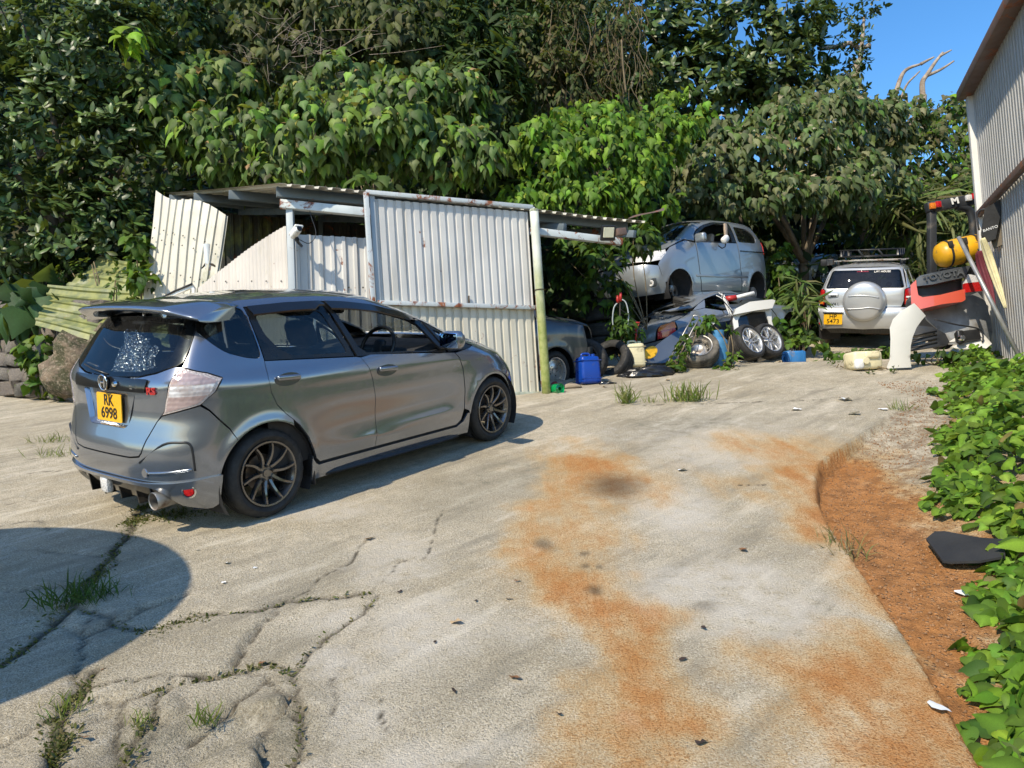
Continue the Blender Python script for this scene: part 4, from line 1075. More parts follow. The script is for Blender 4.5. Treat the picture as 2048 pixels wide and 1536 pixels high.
# ------------------------------------------------------------------ other vehicles
def pose(p, az, up=None, roll=0.0, pitch=0.0):
    """a car's frame: p under its rear axle, az compass heading clockwise from the view direction"""
    up = Vector(up if up is not None else GN); a = math.radians(az)
    f = Vector((math.sin(a), math.cos(a), 0)); f = (f - up * f.dot(up)).normalized(); l = up.cross(f)
    m = Matrix(((f[0], l[0], up[0], p[0]), (f[1], l[1], up[1], p[1]), (f[2], l[2], up[2], p[2]), (0, 0, 0, 1)))
    return m @ Matrix.Rotation(math.radians(roll), 4, 'X') @ Matrix.Rotation(math.radians(-pitch), 4, 'Y')
def roof_panels(B, parent, m, zr_t, wt_t, zc_t, x0, x1, rail=True):
    zr_ = lambda x: float(np.interp(x, *zr_t)); wt_ = lambda x: float(np.interp(x, *wt_t)); zc_ = lambda x: float(np.interp(x, *zc_t))
    if rail:
        xs = np.linspace(wt_t[0][0], wt_t[0][-1], 16)
        panel('roof_rail', [(x, wt_(x)) for x in xs] + [(x, zr_(x)) for x in xs[::-1]], B.P_side, m, parent, cell=.05, acell=.08, mirror=True, gap=.001)
    def PR(x, t):
        z0 = zr_(x); return (x, t * B.side(x, z0), z0 + (zc_(x) - z0) * (1 - abs(t) ** 2.6))
    xs = np.linspace(x0, x1, 9)
    panel('roof', [(x, -1) for x in xs] + [(x1 + .05, 0)] + [(x, 1) for x in xs[::-1]] + [(x0 - .04, 0)], PR, m, parent, cell=.12, gap=0)
def well(parent, cx, cz, r_, sg, y0=.45, y1=.81):
    V_, F_ = [], []
    for i in range(15):
        a = math.radians(-30 + 240 * i / 14)
        for yy in (sg * y0, sg * y1): V_.append((cx + r_ * math.cos(a), yy, cz + r_ * math.sin(a)))
    for i in range(14): F_.append((2 * i, 2 * i + 1, 2 * i + 3, 2 * i + 2))
    n0 = len(V_); V_.append((cx, sg * y0, cz)); F_ += [(2 * i, 2 * i + 2, n0) for i in range(14)]
    mk('wheel_well', V_, F_, M['interior'], parent)
FT = lambda p: Matrix(((0, 0, 1, p[0]), (1, 0, 0, p[1]), (0, 1, 0, p[2]), (0, 0, 0, 1)))

# ---- silver one-box van, wheels off, on top of the wreck
MB = Body(rear=[(.15, -.52), (.25, -.58), (.4, -.63), (.7, -.65), (1.0, -.63), (1.2, -.58), (1.4, -.48), (1.55, -.36), (1.63, -.24), (1.69, .0), (1.72, .4)],
          front=[(.15, 3.22), (.25, 3.30), (.4, 3.36), (.6, 3.36), (.8, 3.30), (.95, 3.16), (1.05, 2.96), (1.15, 2.70), (1.25, 2.48), (1.4, 2.20), (1.55, 1.88), (1.65, 1.56), (1.70, 1.2), (1.72, .9)],
          width=[(.15, .79), (.25, .81), (.4, .835), (.7, .845), (1.0, .84), (1.15, .82), (1.3, .785), (1.45, .735), (1.55, .69), (1.62, .63), (1.67, .54), (1.70, .4), (1.72, .2)],
          rc=RC, fc=FC, rcu=RCU, fcu=FCU, zb=(1.0, 1.2), bump=lambda x, z: .012 * (math.exp(-((math.hypot(x, z - .29) - .35) / .05) ** 2) + math.exp(-((math.hypot(x - 2.6, z - .29) - .35) / .05) ** 2)))
p0 = PD(1514, 578, 15.4)
van = thing('minivan_wreck', 'silver one-box minivan without wheels perched on top of the crushed cars', 'car', mat=Matrix.Translation(Vector(p0)) @ pose((0, 0, 0), 228, up=(-.05, -.05, 1), roll=-1.5, pitch=-.6) @ Matrix.Translation((0, -.8, -.29)))
PS = M['paint_silver']
ms = MB.P_side
ra2 = arc(0, .29, .345, -10, 190, 20); fa2 = arc(2.6, .29, .345, -10, 190, 20)
panel('rear_quarter', [(.62, 1.17), (.60, .55), (.58, .235), (.36, .235)] + [p for p in ra2 if p[1] > .24] + [(-.36, .24), (-.42, .30), (-.46, .9), (-.40, 1.15), (-.30, 1.38), (-.16, 1.52), (.0, 1.57), (.62, 1.585)], ms, PS, van, holes=[rnd([(.56, 1.20), (.55, 1.52), (.10, 1.49), (-.10, 1.40), (-.16, 1.27), (-.05, 1.20)], .06)], cell=.06, mirror=True)
panel('quarter_window', rnd([(.56, 1.20), (.55, 1.52), (.10, 1.49), (-.10, 1.40), (-.16, 1.27), (-.05, 1.20)], .06), ms, M['glass_tint'], van, cell=.08, off=-.012, thick=0, mirror=True)
box('side_rail_groove', (.12, -.842, 1.02), (.92, .012, .022), M['trim_black'], van, .002); box('side_rail_groove', (.12, .842, 1.02), (.92, .012, .022), M['trim_black'], van, .002)
panel('side_door', [(.64, 1.17), (.62, .55), (.60, .25), (1.95, .25), (2.0, .60), (2.03, 1.0), (2.02, 1.135)], ms, PS, van, cell=.06, mirror=True)
for sg in (-1, 1): box('rub_strip', (1.25, sg * .848, .52), (1.75, .014, .045), PS, van, .006)
panel('door_frame', [(.64, 1.185), (.64, 1.585), (1.2, 1.575), (1.62, 1.48), (1.86, 1.36), (2.0, 1.26), (2.02, 1.14)], ms, M['trim_black'], van, holes=[[(.78, 1.19), (.76, 1.54), (1.2, 1.53), (1.55, 1.45), (1.80, 1.33), (1.90, 1.16)]], cell=.06, mirror=True)
panel('front_wing', [(2.05, 1.12), (2.05, 1.0), (2.02, .60), (1.97, .235), (2.24, .235)] + [p for p in fa2[::-1] if p[1] > .24 and p[0] < 2.93] + [(2.99, .40), (3.05, .72), (2.96, .86), (2.70, 1.03), (2.45, 1.12), (2.3, 1.16)], ms, PS, van, cell=.06, mirror=True)
panel('sill', [(.37, .235), (2.23, .235), (2.23, .17), (.37, .17)], ms, PS, van, cell=.08, mirror=True)
VS = lambda x, z: (MB.vS(x, z), z); VF = lambda y, z: (MB.vF(y, z), z)
panel('front_bumper', symm([(0, .20), VF(-.5, .20), VS(2.90, .22), VS(2.96, .40), VS(3.05, .70), VF(-.55, .74), (0, .76)]), MB.P_nose, PS, van, cell=.07, acell=.22, flip=True, holes=[[(a, b_) for a, b_ in ((-.9, .28), (.9, .28), (.9, .42), (-.9, .42))]])
panel('bumper_grille', [(-1, .27), (1, .27), (1, .43), (-1, .43)], MB.P_nose, M['gloss_black'], van, cell=.1, off=-.03, thick=0, flip=True)
panel('head_lamp', [VS(2.98, .80), VF(-.60, .775), VF(-.33, .80), VF(-.31, .88), VF(-.45, .97), VS(2.90, .98), VS(2.80, .99), VS(2.84, .92)], MB.P_nose, M['lens_clear'], van, cell=.04, acell=.12, mirror=True, flip=True)
panel('bonnet', symm([(0, .79), VF(-.30, .80), VF(-.29, .89), VF(-.43, .985), VS(2.80, 1.0), VS(2.5, 1.12), VS(2.32, 1.18), VF(-.5, 1.18), (0, 1.18)]), MB.P_nose, PS, van, cell=.05, acell=.2, flip=True)
for k in range(9):
    for sg in (1,):
        y = -.28 + .07 * k; pp = MB.P_front(y, .785); box('grille_slat', (pp[0] + .005, y, .765), (.02, .03, .05), M['white_plastic'] if False else M['gloss_black'], van, .004)
panel('windscreen', symm([(0, 1.19), VF(-.66, 1.19), VF(-.60, 1.40), VF(-.52, 1.56), (0, 1.60)]), MB.P_nose, M['glass_tint'], van, cell=.06, acell=.25, thick=0, flip=True)
panel('windscreen_pillar', [VS(2.06, 1.15), VS(2.28, 1.18), VF(-.67, 1.19), VF(-.61, 1.40), VF(-.53, 1.57), VS(1.58, 1.52), VS(1.84, 1.39), VS(1.98, 1.29)], MB.P_nose, PS, van, cell=.05, acell=.12, mirror=True, flip=True)
roof_panels(MB, van, PS, ([-.3, 0, .6, 1.2, 1.5, 1.75], [1.50, 1.60, 1.63, 1.62, 1.57, 1.48]), ([-.14, 0, .62, 1.2, 1.62, 1.80], [1.525, 1.575, 1.588, 1.578, 1.485, 1.40]), ([-.3, 0, .6, 1.2, 1.5], [1.58, 1.68, 1.72, 1.70, 1.66]), -.22, 1.5)
panel('tailgate', symm([(0, .50), (MB.uR(-.60, .50), .50), (MB.uR(-.72, .75), .75), (MB.uR(-.72, 1.1), 1.1), (MB.uR(-.62, 1.45), 1.45), (MB.uR(-.5, 1.55), 1.55), (0, 1.58)]), MB.P_wrap, PS, van, cell=.08, acell=.25)
panel('rear_bumper', symm([(0, .20), (MB.uR(-.65, .20), .20), (MB.uS(-.38, .24), .24), (MB.uS(-.44, .48), .48), (MB.uR(-.62, .49), .49), (0, .49)]), MB.P_wrap, PS, van, cell=.08, acell=.25)
panel('tail_lamp', [(MB.uR(-.735, .99), .99), (MB.uR(-.735, 1.22), 1.22), (MB.uS(-.36, 1.24), 1.24), (MB.uS(-.41, 1.0), 1.0)], MB.P_wrap, M['lens_red'], van, cell=.05, acell=.1, mirror=True, off=.01)
for sg in (-1, 1):
    well(van, 0, .29, .35, sg); well(van, 2.6, .29, .35, sg)
    p = MB.P_front(-.62, .40); lathe('fog_lamp', [(0, .0), (.05, .012), (.062, .0), (.066, -.03)], M['lens_clear'], van, 20, 'x', loc=(p[0] + .004, sg * .62, .40))
    box('fog_lamp_frame', (p[0] - .012, sg * .62, .41), (.04, .20, .15), M['paint_dark'], van, .02)
    tube('drive_shaft', [(2.6, sg * .3, .30), (2.6, sg * .66, .27)], .025, M['dark_steel'], van)
    lathe('brake_disc', [(.05, 0), (.12, 0), (.12, .02), (.05, .02)], M['disc'], van, 20, 'y', loc=(2.6, sg * .66, .24), rot=(0, 0, .2))
    box('caliper', (2.68, sg * .66, .30), (.09, .07, .13), M['steel'], van, .02)
    tube('suspension_strut', [(2.58, sg * .55, .62), (2.60, sg * .62, .40), (2.60, sg * .66, .26)], [.03, .035, .03], M['dark_steel'], van)
    lathe('brake_drum', [(0, -.05), (.10, -.05), (.12, -.03), (.12, .03), (0, .03)], M['steel'], van, 20, 'y', loc=(0.02, sg * .70, .22))
    tube('rear_axle_beam', [(0, 0, .24), (0, sg * .66, .24)], .04, M['dark_steel'], van)
    bm = bmesh.new(); bm_box(bm, (2.05, sg * (.84 + .11), 1.19), (.12, .22, .17), .05, 4); bmobj('mirror_shell', bm, PS, van)
box('floor_pan', (1.3, 0, .2), (3.2, 1.1, .08), M['interior'], van, .01)
for sg in (-1, 1): box('floor_side', (1.3, sg * .66, .235), (1.8, .26, .06), M['interior'], van, .01)
box('dashboard', (2.25, 0, .98), (.45, 1.45, .32), M['interior'], van, .06)
for y in (-.38, .38): seat(van, 1.35, y, M['seat_beige'], .55)
for sg in (-1, 1): box('pillar_trim', (.80, sg * .70, 1.36), (.09, .05, .42), M['seat_beige'], van, .02, Matrix.Rotation(-.25 * 0, 3, 'Y'))
V_, F_ = tube_data([(.18 * math.cos(a), .18 * math.sin(a), 0) for a in np.linspace(0, 2 * math.pi, 24, endpoint=False)], .016, 8, closed=True)
mk('steering_wheel', V_, F_, M['black_plastic'], van, mat=Matrix.Translation((1.80, -.38, 1.12)) @ Matrix.Rotation(math.radians(-55), 4, 'Y'))
dm = thing('loose_door_mirror', 'cream broken door mirror hanging out of the minivan side window', 'mirror', mat=van.matrix_world @ Matrix.Translation((1.22, .93, 1.20)))
bm = bmesh.new(); bm_box(bm, (0, 0, 0), (.20, .11, .13), .05, 4, Matrix.Rotation(.5, 3, 'Y')); bmobj('shell', bm, M['white_plastic'], dm)
tube('cable', [(-.02, 0, -.05), (.02, .0, -.14), (.10, -.02, -.17), (.20, -.03, -.12)], .012, M['black_plastic'], dm, 6)

# ---- silver sport-utility car with spare wheel and roof rack
SB = Body(rear=[(.30, -.60), (.40, -.70), (.55, -.76), (.72, -.77), (.80, -.735), (.84, -.70), (1.0, -.695), (1.15, -.67), (1.3, -.60), (1.45, -.52), (1.56, -.45), (1.62, -.36), (1.66, -.15), (1.68, .3)],
          front=[(.30, 3.20), (.45, 3.28), (.7, 3.30), (.9, 3.18), (1.0, 2.95), (1.08, 2.6), (1.15, 2.38), (1.3, 2.10), (1.45, 1.80), (1.56, 1.5), (1.62, 1.3), (1.66, 1.1), (1.68, .8)],
          width=[(.30, .80), (.45, .855), (.7, .868), (.9, .865), (1.05, .85), (1.15, .825), (1.3, .775), (1.45, .72), (1.55, .675), (1.61, .61), (1.65, .5), (1.68, .25)],
          rc=[(0, 0), (.0, .34), (.015, .64), (.05, .84), (.14, .945), (.32, .985), (.6, 1.0)], fc=FC, rcu=[(0, 0), (.0, .38), (.012, .70), (.04, .88), (.11, .955), (.30, .985), (.6, 1.0)], fcu=FCU, zb=(1.0, 1.2))
dS = 15.0
pS = PD(1724, 698, dS)
fS = Vector((math.sin(math.radians(30)), math.cos(math.radians(30)), .15)).normalized()
suv = thing('off_road_car', 'silver off-road estate car seen from behind with round spare wheel cover and roof rack', 'car', mat=pose(np.array(pS) +   .78 * np.array(fS), 30, up=GN, roll=0))
P2 = M['paint_silver2']; sr = SB.P_rear
ra3 = arc(0, .36, .39, -5, 185, 18); fa3 = arc(2.49, .36, .39, -5, 185, 18)
sq = rnd([(.50, 1.19), (.46, 1.52), (-.12, 1.515), (-.27, 1.42), (-.36, 1.22), (-.33, 1.19)], .04)
panel('body_side', [(-.42, .44), (-.395, .36)] + [p for p in ra3[::-1] if p[1] > .36] + [(.395, .34), (2.09, .34)] + [p for p in fa3[::-1] if p[1] > .36] + [(2.9, .40), (3.0, .85), (2.7, 1.02), (2.35, 1.13), (2.2, 1.21), (1.9, 1.37), (1.55, 1.52), (1.2, 1.58), (.3, 1.59), (-.15, 1.575), (-.30, 1.50), (-.42, 1.22), (-.46, 1.18), (-.48, .85)], SB.P_side, P2, suv,
      holes=[sq, rnd([(.58, 1.17), (.56, 1.52), (1.20, 1.52), (1.46, 1.47), (2.05, 1.17)], .04)], cell=.07, mirror=True)
panel('quarter_window', sq, SB.P_side, M['glass_tint'], suv, cell=.1, off=-.008, thick=0, mirror=True)
panel('side_window', rnd([(.58, 1.17), (.56, 1.52), (1.20, 1.52), (1.46, 1.47), (2.05, 1.17)], .04), SB.P_side, M['glass_tint'], suv, cell=.1, off=-.008, thick=0, mirror=True)
roof_panels(SB, suv, P2, ([-.45, -.2, .3, 1.2, 1.5], [1.56, 1.61, 1.63, 1.62, 1.56]), ([-.28, .3, 1.2, 1.45], [1.545, 1.585, 1.575, 1.53]), ([-.45, -.2, .3, 1.2, 1.5], [1.60, 1.66, 1.68, 1.67, 1.62]), -.36, 1.4)
rwS = rnd([(-.70, 1.195), (-.605, 1.54), (.605, 1.54), (.70, 1.195)], .05)
panel('tail_door', [(-.66, .84), (-.70, .95), (-.70, 1.16), (-.735, 1.19), (-.63, 1.585), (.63, 1.585), (.735, 1.19), (.70, 1.16), (.70, .95), (.66, .84)], sr, P2, suv, holes=[rwS], cell=.06, flip=True)
panel('rear_window', rwS, sr, M['glass_rear'], suv, cell=.08, off=-.006, thick=0, flip=True)
panel('corner_pillar', [(SB.uR(-.74, 1.19), 1.19), (SB.uR(-.635, 1.585), 1.585), (SB.uS(-.30, 1.53), 1.53), (SB.uS(-.36, 1.38), 1.38), (SB.uS(-.44, 1.20), 1.20)], SB.P_wrap, P2, suv, cell=.05, acell=.12, mirror=True)
panel('tail_lamp', [(SB.uR(-.715, .88), .88), (SB.uR(-.71, 1.16), 1.16), (SB.uR(-.75, 1.185), 1.185), (SB.uS(-.50, 1.17), 1.17), (SB.uS(-.54, .90), .90)], SB.P_wrap, M['lens_red'], suv, cell=.05, acell=.12, mirror=True, off=.012)
for sg in (-1, 1):
    for nm, zc_, m_ in (('indicator', .935, 'lens_amber'), ('reversing_light', 1.02, 'lens_clear')):
        q0 = SB.P_rear(-.745, zc_); box(nm, (q0[0] - .012, sg * .768, zc_), (.035, .075, .085 if m_ == 'lens_amber' else .04), M[m_], suv, .012)
panel('rear_bumper', symm([(0, .40), (SB.uR(-.35, .42), .42), (SB.uR(-.72, .40), .40), (SB.uS(-.43, .33), .33), (SB.uS(-.43, .55), .55), (SB.uS(-.47, .83), .83), (SB.uR(-.66, .83), .83), (0, .83)]), SB.P_wrap, P2, suv, cell=.06, acell=.15)
panel('bumper_lower', symm([(0, .30), (SB.uR(-.6, .30), .30), (SB.uR(-.7, .405), .405), (SB.uR(-.35, .425), .425), (0, .405)]), SB.P_wrap, M['black_plastic'], suv, cell=.07, acell=.2, off=-.02)
xs0 = SB.P_rear(0, .95)[0]
sw_ = lathe('spare_wheel_cover', [(0, -.205), (.16, -.20), (.30, -.185), (.345, -.165), (.355, -.15), (.372, -.135), (.385, -.09), (.39, -.02), (.39, .0)], P2, suv, 48, 'x', loc=(xs0 - .005, -.02, .945), auto=60)
tube('cover_ridge', crom([(-.192, -.27, .08), (-.204, -.1, .115), (-.204, .12, .125), (-.192, .27, .11)], 5), .010, P2, sw_, 6)
tube('cover_ridge', crom([(-.192, -.30, -.14), (-.206, -.12, -.105), (-.206, .05, -.125), (-.192, .30, -.135)], 5), .010, P2, sw_, 6)
number_plate(suv, Matrix.Translation((SB.P_rear(.52, .6)[0] - .012, .53, .605)) @ RT((0, 0, 0)), 'HP', '5473', .34, .21)
box('number_plate_hood', (SB.P_rear(.52, .7)[0] - .01, .53, .73), (.05, .38, .025), M['trim_black'], suv, .006)
q0 = SB.P_rear(.55, 1.08); bm = bmesh.new(); bm_box(bm, (q0[0] - .012, .55, 1.065), (.035, .20, .075), .02, 3); bmobj('door_handle', bm, P2, suv); box('handle_slot', (q0[0] - .031, .545, 1.055), (.006, .10, .022), M['trim_black'], suv, .002)
text('badge', 'RAV4 L', .075, M['paint_dark'], suv, RT((SB.P_rear(.54, .89)[0] - .006, .555, .892)), .003, 1.05, .002)
text('window_sticker', 'L/FT HOUSE', .055, M['white_plastic'], suv, Matrix.Translation((SB.P_rear(-.3, 1.5)[0] - .006, -.30, 1.505)) @ Matrix.Rotation(math.radians(30), 4, 'Y') @ RT((0, 0, 0)), .001)
box('third_brake_light', (SB.P_rear(0, 1.50)[0] + .03, .05, 1.505), (.03, .22, .03), M['lens_red'], suv, .008)
for sg in (-1, 1): box('reflector', (SB.P_rear(.80, .48)[0] - .01, sg * .775, .50), (.03, .08, .055), M['lens_red'], suv, .015)
for sg in (-1, 1):
    for cx in (0, 2.49): wheel(suv, (cx, sg * .74, .345), .345, .215, .215, 'five', M['rim_silver'], M['rubber_old'], side=sg); well(suv, cx, .36, .40, sg, .45, .84)
box('floor_pan', (1.2, 0, .42), (3.6, 1.2, .10), M['interior'], suv, .01); box('silencer', (-.35, -.2, .36), (.30, .55, .16), M['dark_steel'], suv, .05)
box('load_floor', (.0, 0, .80), (1.1, 1.4, .03), M['interior'], suv, .005); box('dashboard', (2.1, 0, 1.0), (.4, 1.4, .25), M['interior'], suv, .05)
for y in (-.38, .38): seat(suv, 1.3, y, M['seat_light'], .62)
for y in (-.35, .35):
    V_, F_ = lathe_data([(.035, -.06), (.055, -.065), (.12, -.055), (.13, 0), (.12, .055), (.055, .065), (.035, .06)], 4, 'x')
    bm = bmesh.new(); bm_box(bm, (.42, y, 1.22), (.10, .30, .24), .05, 3); bmobj('head_restraint', bm, M['seat_light'], suv)
    lathe('restraint_hole', [(0, 0), (.055, 0), (.06, .03)], M['interior'], suv, 16, 'x', loc=(.366, y, 1.22))
# roof rack
rk = thing('roof_rack', 'black steel basket roof rack on top of the silver off-road car', 'roof rack', mat=suv.matrix_world.copy())
zt = 1.80
for y in (-.52, .52):
    for z in (zt, zt + .13): tube('side_rail', [(-.15, y, z), (.0, y, z), (1.35, y, z), (1.45, y, z - .02)], .014, M['black_plastic'], rk, 6)
for x in (-.15, 1.42):
    for z in (zt, zt + .13): tube('end_rail', [(x, -.52, z), (x, .52, z)], .014, M['black_plastic'], rk, 6)
for i in range(9): tube('slat', [(.0 + i * .16, -.52, zt), (.0 + i * .16, .52, zt)], .011, M['black_plastic'], rk, 6)
for y in (-.52, .52):
    for x in (.15, .75, 1.3): bar('rail_post', (x, y, zt), (x + .1, y, zt + .13), .03, .07, M['black_plastic'], rk, (0, 1, 0))
for y in (-.18, .18): bar('rail_post', (-.15, y - .1, zt), (-.15, y, zt + .13), .03, .07, M['black_plastic'], rk, (1, 0, 0))
for x in (.15, 1.0): bar('cross_bar', (x, -.66, 1.715), (x, .66, 1.715), .05, .025, M['steel'], rk)
for x in (.15, 1.0):
    for y in (-.58, .58): box('foot', (x, y, 1.67), (.07, .05, .09), M['black_plastic'], rk, .01)
aw = thing('rolled_awning', 'grey aluminium awning case sticking out from the left of the roof rack', 'awning', mat=suv.matrix_world @ Matrix.Translation((.1, .80, 1.70)))
bm = bmesh.new(); bm_box(bm, (0.3, 0, 0), (1.3, .11, .12), .02); bmobj('case', bm, M['steel'], aw); box('end_cap', (-.37, 0, 0), (.05, .13, .14), M['black_plastic'], aw, .02)

# ---- plain saloon shell used for the cars that show only a corner
CB = Body(rear=[(.15, -.80), (.3, -.90), (.5, -.93), (.7, -.92), (.85, -.86), (.93, -.70), (.98, -.40), (1.02, -.15), (1.1, .05), (1.2, .26), (1.3, .55), (1.36, .85), (1.39, 1.1)],
          front=[(.15, 3.30), (.3, 3.38), (.5, 3.40), (.62, 3.34), (.72, 3.15), (.80, 2.85), (.87, 2.5), (.92, 2.25), (1.0, 2.08), (1.1, 1.88), (1.2, 1.68), (1.3, 1.45), (1.36, 1.3), (1.39, 1.2)],
          width=[(.15, .80), (.3, .84), (.5, .86), (.7, .86), (.85, .84), (.93, .80), (1.0, .75), (1.1, .70), (1.2, .64), (1.3, .57), (1.36, .46), (1.39, .3)],
          rc=RC, fc=FC, rcu=RCU, fcu=FCU, zb=(.8, .95), bump=lambda x, z: .02 * (math.exp(-((math.hypot(x, z - .28) - .36) / .06) ** 2) + math.exp(-((math.hypot(x - 2.5, z - .28) - .36) / .06) ** 2)))
def saloon(t, m, dent=0.0, seed=0, wheels=None, glass_=True, lamps=True, tyre_m=None, rim_style='dish'):
    rs = np.random.default_rng(seed); ph = rs.uniform(0, 6, 8)
    def dn(f):
        if not dent: return f
        def g(a, b_):
            x, y, z = f(a, b_)
            d = math.sin(x * 4.1 + ph[0]) * math.sin(z * 7 + ph[1]) + .6 * math.sin(x * 9 + y * 6 + ph[2]) * math.sin(z * 11 + ph[3])
            e_ = math.sin(x * 2.3 + ph[4] + y * 2)
            return (x + dent * .6 * math.sin(y * 5 + z * 6 + ph[5]), y + dent * d, z + dent * .8 * e_)
        return g
    S2, W2, N2, R2 = dn(CB.P_side), dn(CB.P_wrap), dn(CB.P_nose), dn(CB.P_rear)
    r4 = arc(0, .28, .355, -5, 185, 18); f4 = arc(2.5, .28, .355, -5, 185, 18)
    panel('rear_quarter', [(-.56, .30), (-.36, .25)] + [p for p in r4[::-1] if p[1] > .26] + [(.37, .2), (.55, .5), (.60, .90), (.30, 1.03), (.0, 1.03), (-.3, .965), (-.60, .90), (-.66, .62)], S2, m, t, cell=.07, mirror=True)
    panel('door', [(.40, .2), (.58, .5), (.63, .90), (1.9, .885), (2.02, .6), (2.03, .2)], S2, m, t, cell=.08, mirror=True)
    panel('front_wing', [(2.06, .2), (2.05, .6), (1.93, .885), (2.25, .875), (2.75, .80), (3.0, .68), (2.98, .40), (2.88, .25)] + [p for p in f4 if p[1] > .26] + [(2.12, .2)], S2, m, t, cell=.07, mirror=True)
    cs = lambda x, z: (CB.vS(x, z), z); cf = lambda y, z: (CB.vF(y, z), z)
    panel('front_bumper', symm([(0, .18), cf(-.5, .18), cs(2.88, .20), cs(2.98, .40), cs(3.0, .58), cf(-.55, .58), (0, .58)]), N2, m, t, cell=.08, acell=.25, flip=True)
    panel('bonnet', symm([(0, .66), cf(-.6, .66), cs(2.75, .81), cs(2.25, .885), cf(-.55, .92), (0, .92)]), N2, m, t, cell=.05, acell=.25, flip=True)
    panel('boot_lid', symm([(0, .62), (CB.uR(-.55, .62), .62), (CB.uR(-.6, .86), .86), (CB.uS(-.58, .91), .91), (CB.uS(-.28, .972), .972), (CB.uR(-.55, 1.0), 1.0), (0, 1.0)]), W2, m, t, cell=.05, acell=.2)
    panel('rear_bumper', symm([(0, .20), (CB.uR(-.6, .20), .20), (CB.uS(-.57, .28), .28), (CB.uS(-.66, .60), .60), (CB.uR(-.6, .60), .60), (0, .60)]), W2, m, t, cell=.08, acell=.2)
    zr5, wt5, zc5 = ([.2, .5, .9, 1.3, 1.5], [1.17, 1.28, 1.33, 1.29, 1.23]), ([.1, .5, .9, 1.3, 1.7, 1.95], [1.10, 1.23, 1.28, 1.24, 1.10, .98]), ([.2, .5, .9, 1.3], [1.20, 1.34, 1.39, 1.36])
    roof_panels(CB, t, m, zr5, ([.1, .5, .9, 1.3, 1.5], [1.08, 1.22, 1.275, 1.23, 1.16]), zc5, .35, 1.3)
    panel('side_pillar', [(.05, 1.035), (.32, 1.035), (.45, 1.19), (.25, 1.13)], S2, m, t, cell=.06, mirror=True)
    if lamps:
        panel('tail_lamp', [(CB.uR(-.60, .63), .63), (CB.uR(-.62, .85), .85), (CB.uS(-.62, .88), .88), (CB.uS(-.68, .64), .64)], W2, M['lens_red'], t, cell=.04, acell=.08, mirror=True, off=.008)
        panel('tail_indicator', [(CB.uR(-.62, .76), .76), (CB.uR(-.63, .86), .86), (CB.uS(-.615, .885), .885), (CB.uS(-.65, .77), .77)], W2, M['lens_amber'], t, cell=.04, acell=.08, mirror=True, off=.014)
        panel('head_lamp', [cs(3.0, .66), cs(3.02, .60), cf(-.45, .60), cf(-.45, .66)], N2, M['lens_clear'], t, cell=.04, acell=.1, mirror=True, flip=True, off=.004)
    if glass_:
        panel('windscreen', symm([(0, .93), cf(-.6, .93), cf(-.5, 1.22), (0, 1.30)]), N2, M['glass_tint'], t, cell=.07, acell=.3, thick=0, flip=True)
    box('floor_pan', (1.2, 0, .22), (3.3, 1.3, .08), M['interior'], t, .01)
    box('cabin', (1.15, 0, .58), (1.9, 1.3, .60), M['interior'], t, .1); box('engine_bay', (2.75, 0, .45), (.8, 1.0, .4), M['interior'], t, .05)
    for cx in (0, 2.5):
        for sg in (-1, 1):
            well(t, cx, .28, .36, sg, .45, .82)
            if wheels: wheel(t, (cx, sg * .745, .285), .29, .20, .20, rim_style, M['rim_silver'], tyre_m or M['rubber'], side=sg, disc=False)
# car standing inside the shed, nose towards the opening
pc = PD(1112, 744, 10.6)
cm = pose((0, 0, 0), 256)
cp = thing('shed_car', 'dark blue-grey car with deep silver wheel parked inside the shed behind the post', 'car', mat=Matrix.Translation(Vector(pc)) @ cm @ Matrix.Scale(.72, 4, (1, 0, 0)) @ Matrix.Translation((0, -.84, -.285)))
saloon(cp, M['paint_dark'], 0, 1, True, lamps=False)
# wreck far back on the slope
pf = PD(1648, 556, 18.5)
fc_ = thing('stacked_saloon', 'dark silver saloon front end in the shade behind the off-road car', 'car', mat=Matrix.Translation(Vector(pf)) @ pose((0, 0, 0), 236, up=(.02, -.08, 1)) @ Matrix.Translation((-2.5, -.8, -.285)))
saloon(fc_, M['paint_silver'], 0, 2, True, rim_style='five')
pf2 = PD(1650, 640, 18.6)
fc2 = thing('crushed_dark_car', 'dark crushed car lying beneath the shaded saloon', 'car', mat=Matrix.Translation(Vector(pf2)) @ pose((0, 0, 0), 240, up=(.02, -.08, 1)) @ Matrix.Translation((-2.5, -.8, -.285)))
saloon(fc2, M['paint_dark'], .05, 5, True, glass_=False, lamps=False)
# crushed silver estate under the minivan: its tail faces the yard
pw = PD(1345, 655, 12.3)
wr = thing('crushed_silver_car', 'crushed silver saloon tail with amber and red lamp lying under the minivan', 'car', mat=Matrix.Translation(Vector(pw)) @ pose((0, 0, 0), 52, up=(-.1, -.15, 1), roll=-6) @ Matrix.Scale(.86, 4, (0, 0, 1)) @ Matrix.Translation((.70, .78, -.78)))
saloon(wr, M['paint_silver'], .022, 3, False, glass_=False)
pb = PD(1440, 660, 12.8)
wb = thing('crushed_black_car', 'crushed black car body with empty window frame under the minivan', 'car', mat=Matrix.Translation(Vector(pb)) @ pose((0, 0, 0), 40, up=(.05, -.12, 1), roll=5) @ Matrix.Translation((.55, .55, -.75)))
saloon(wb, M['paint_dark'], .035, 4, False, glass_=False, lamps=False)
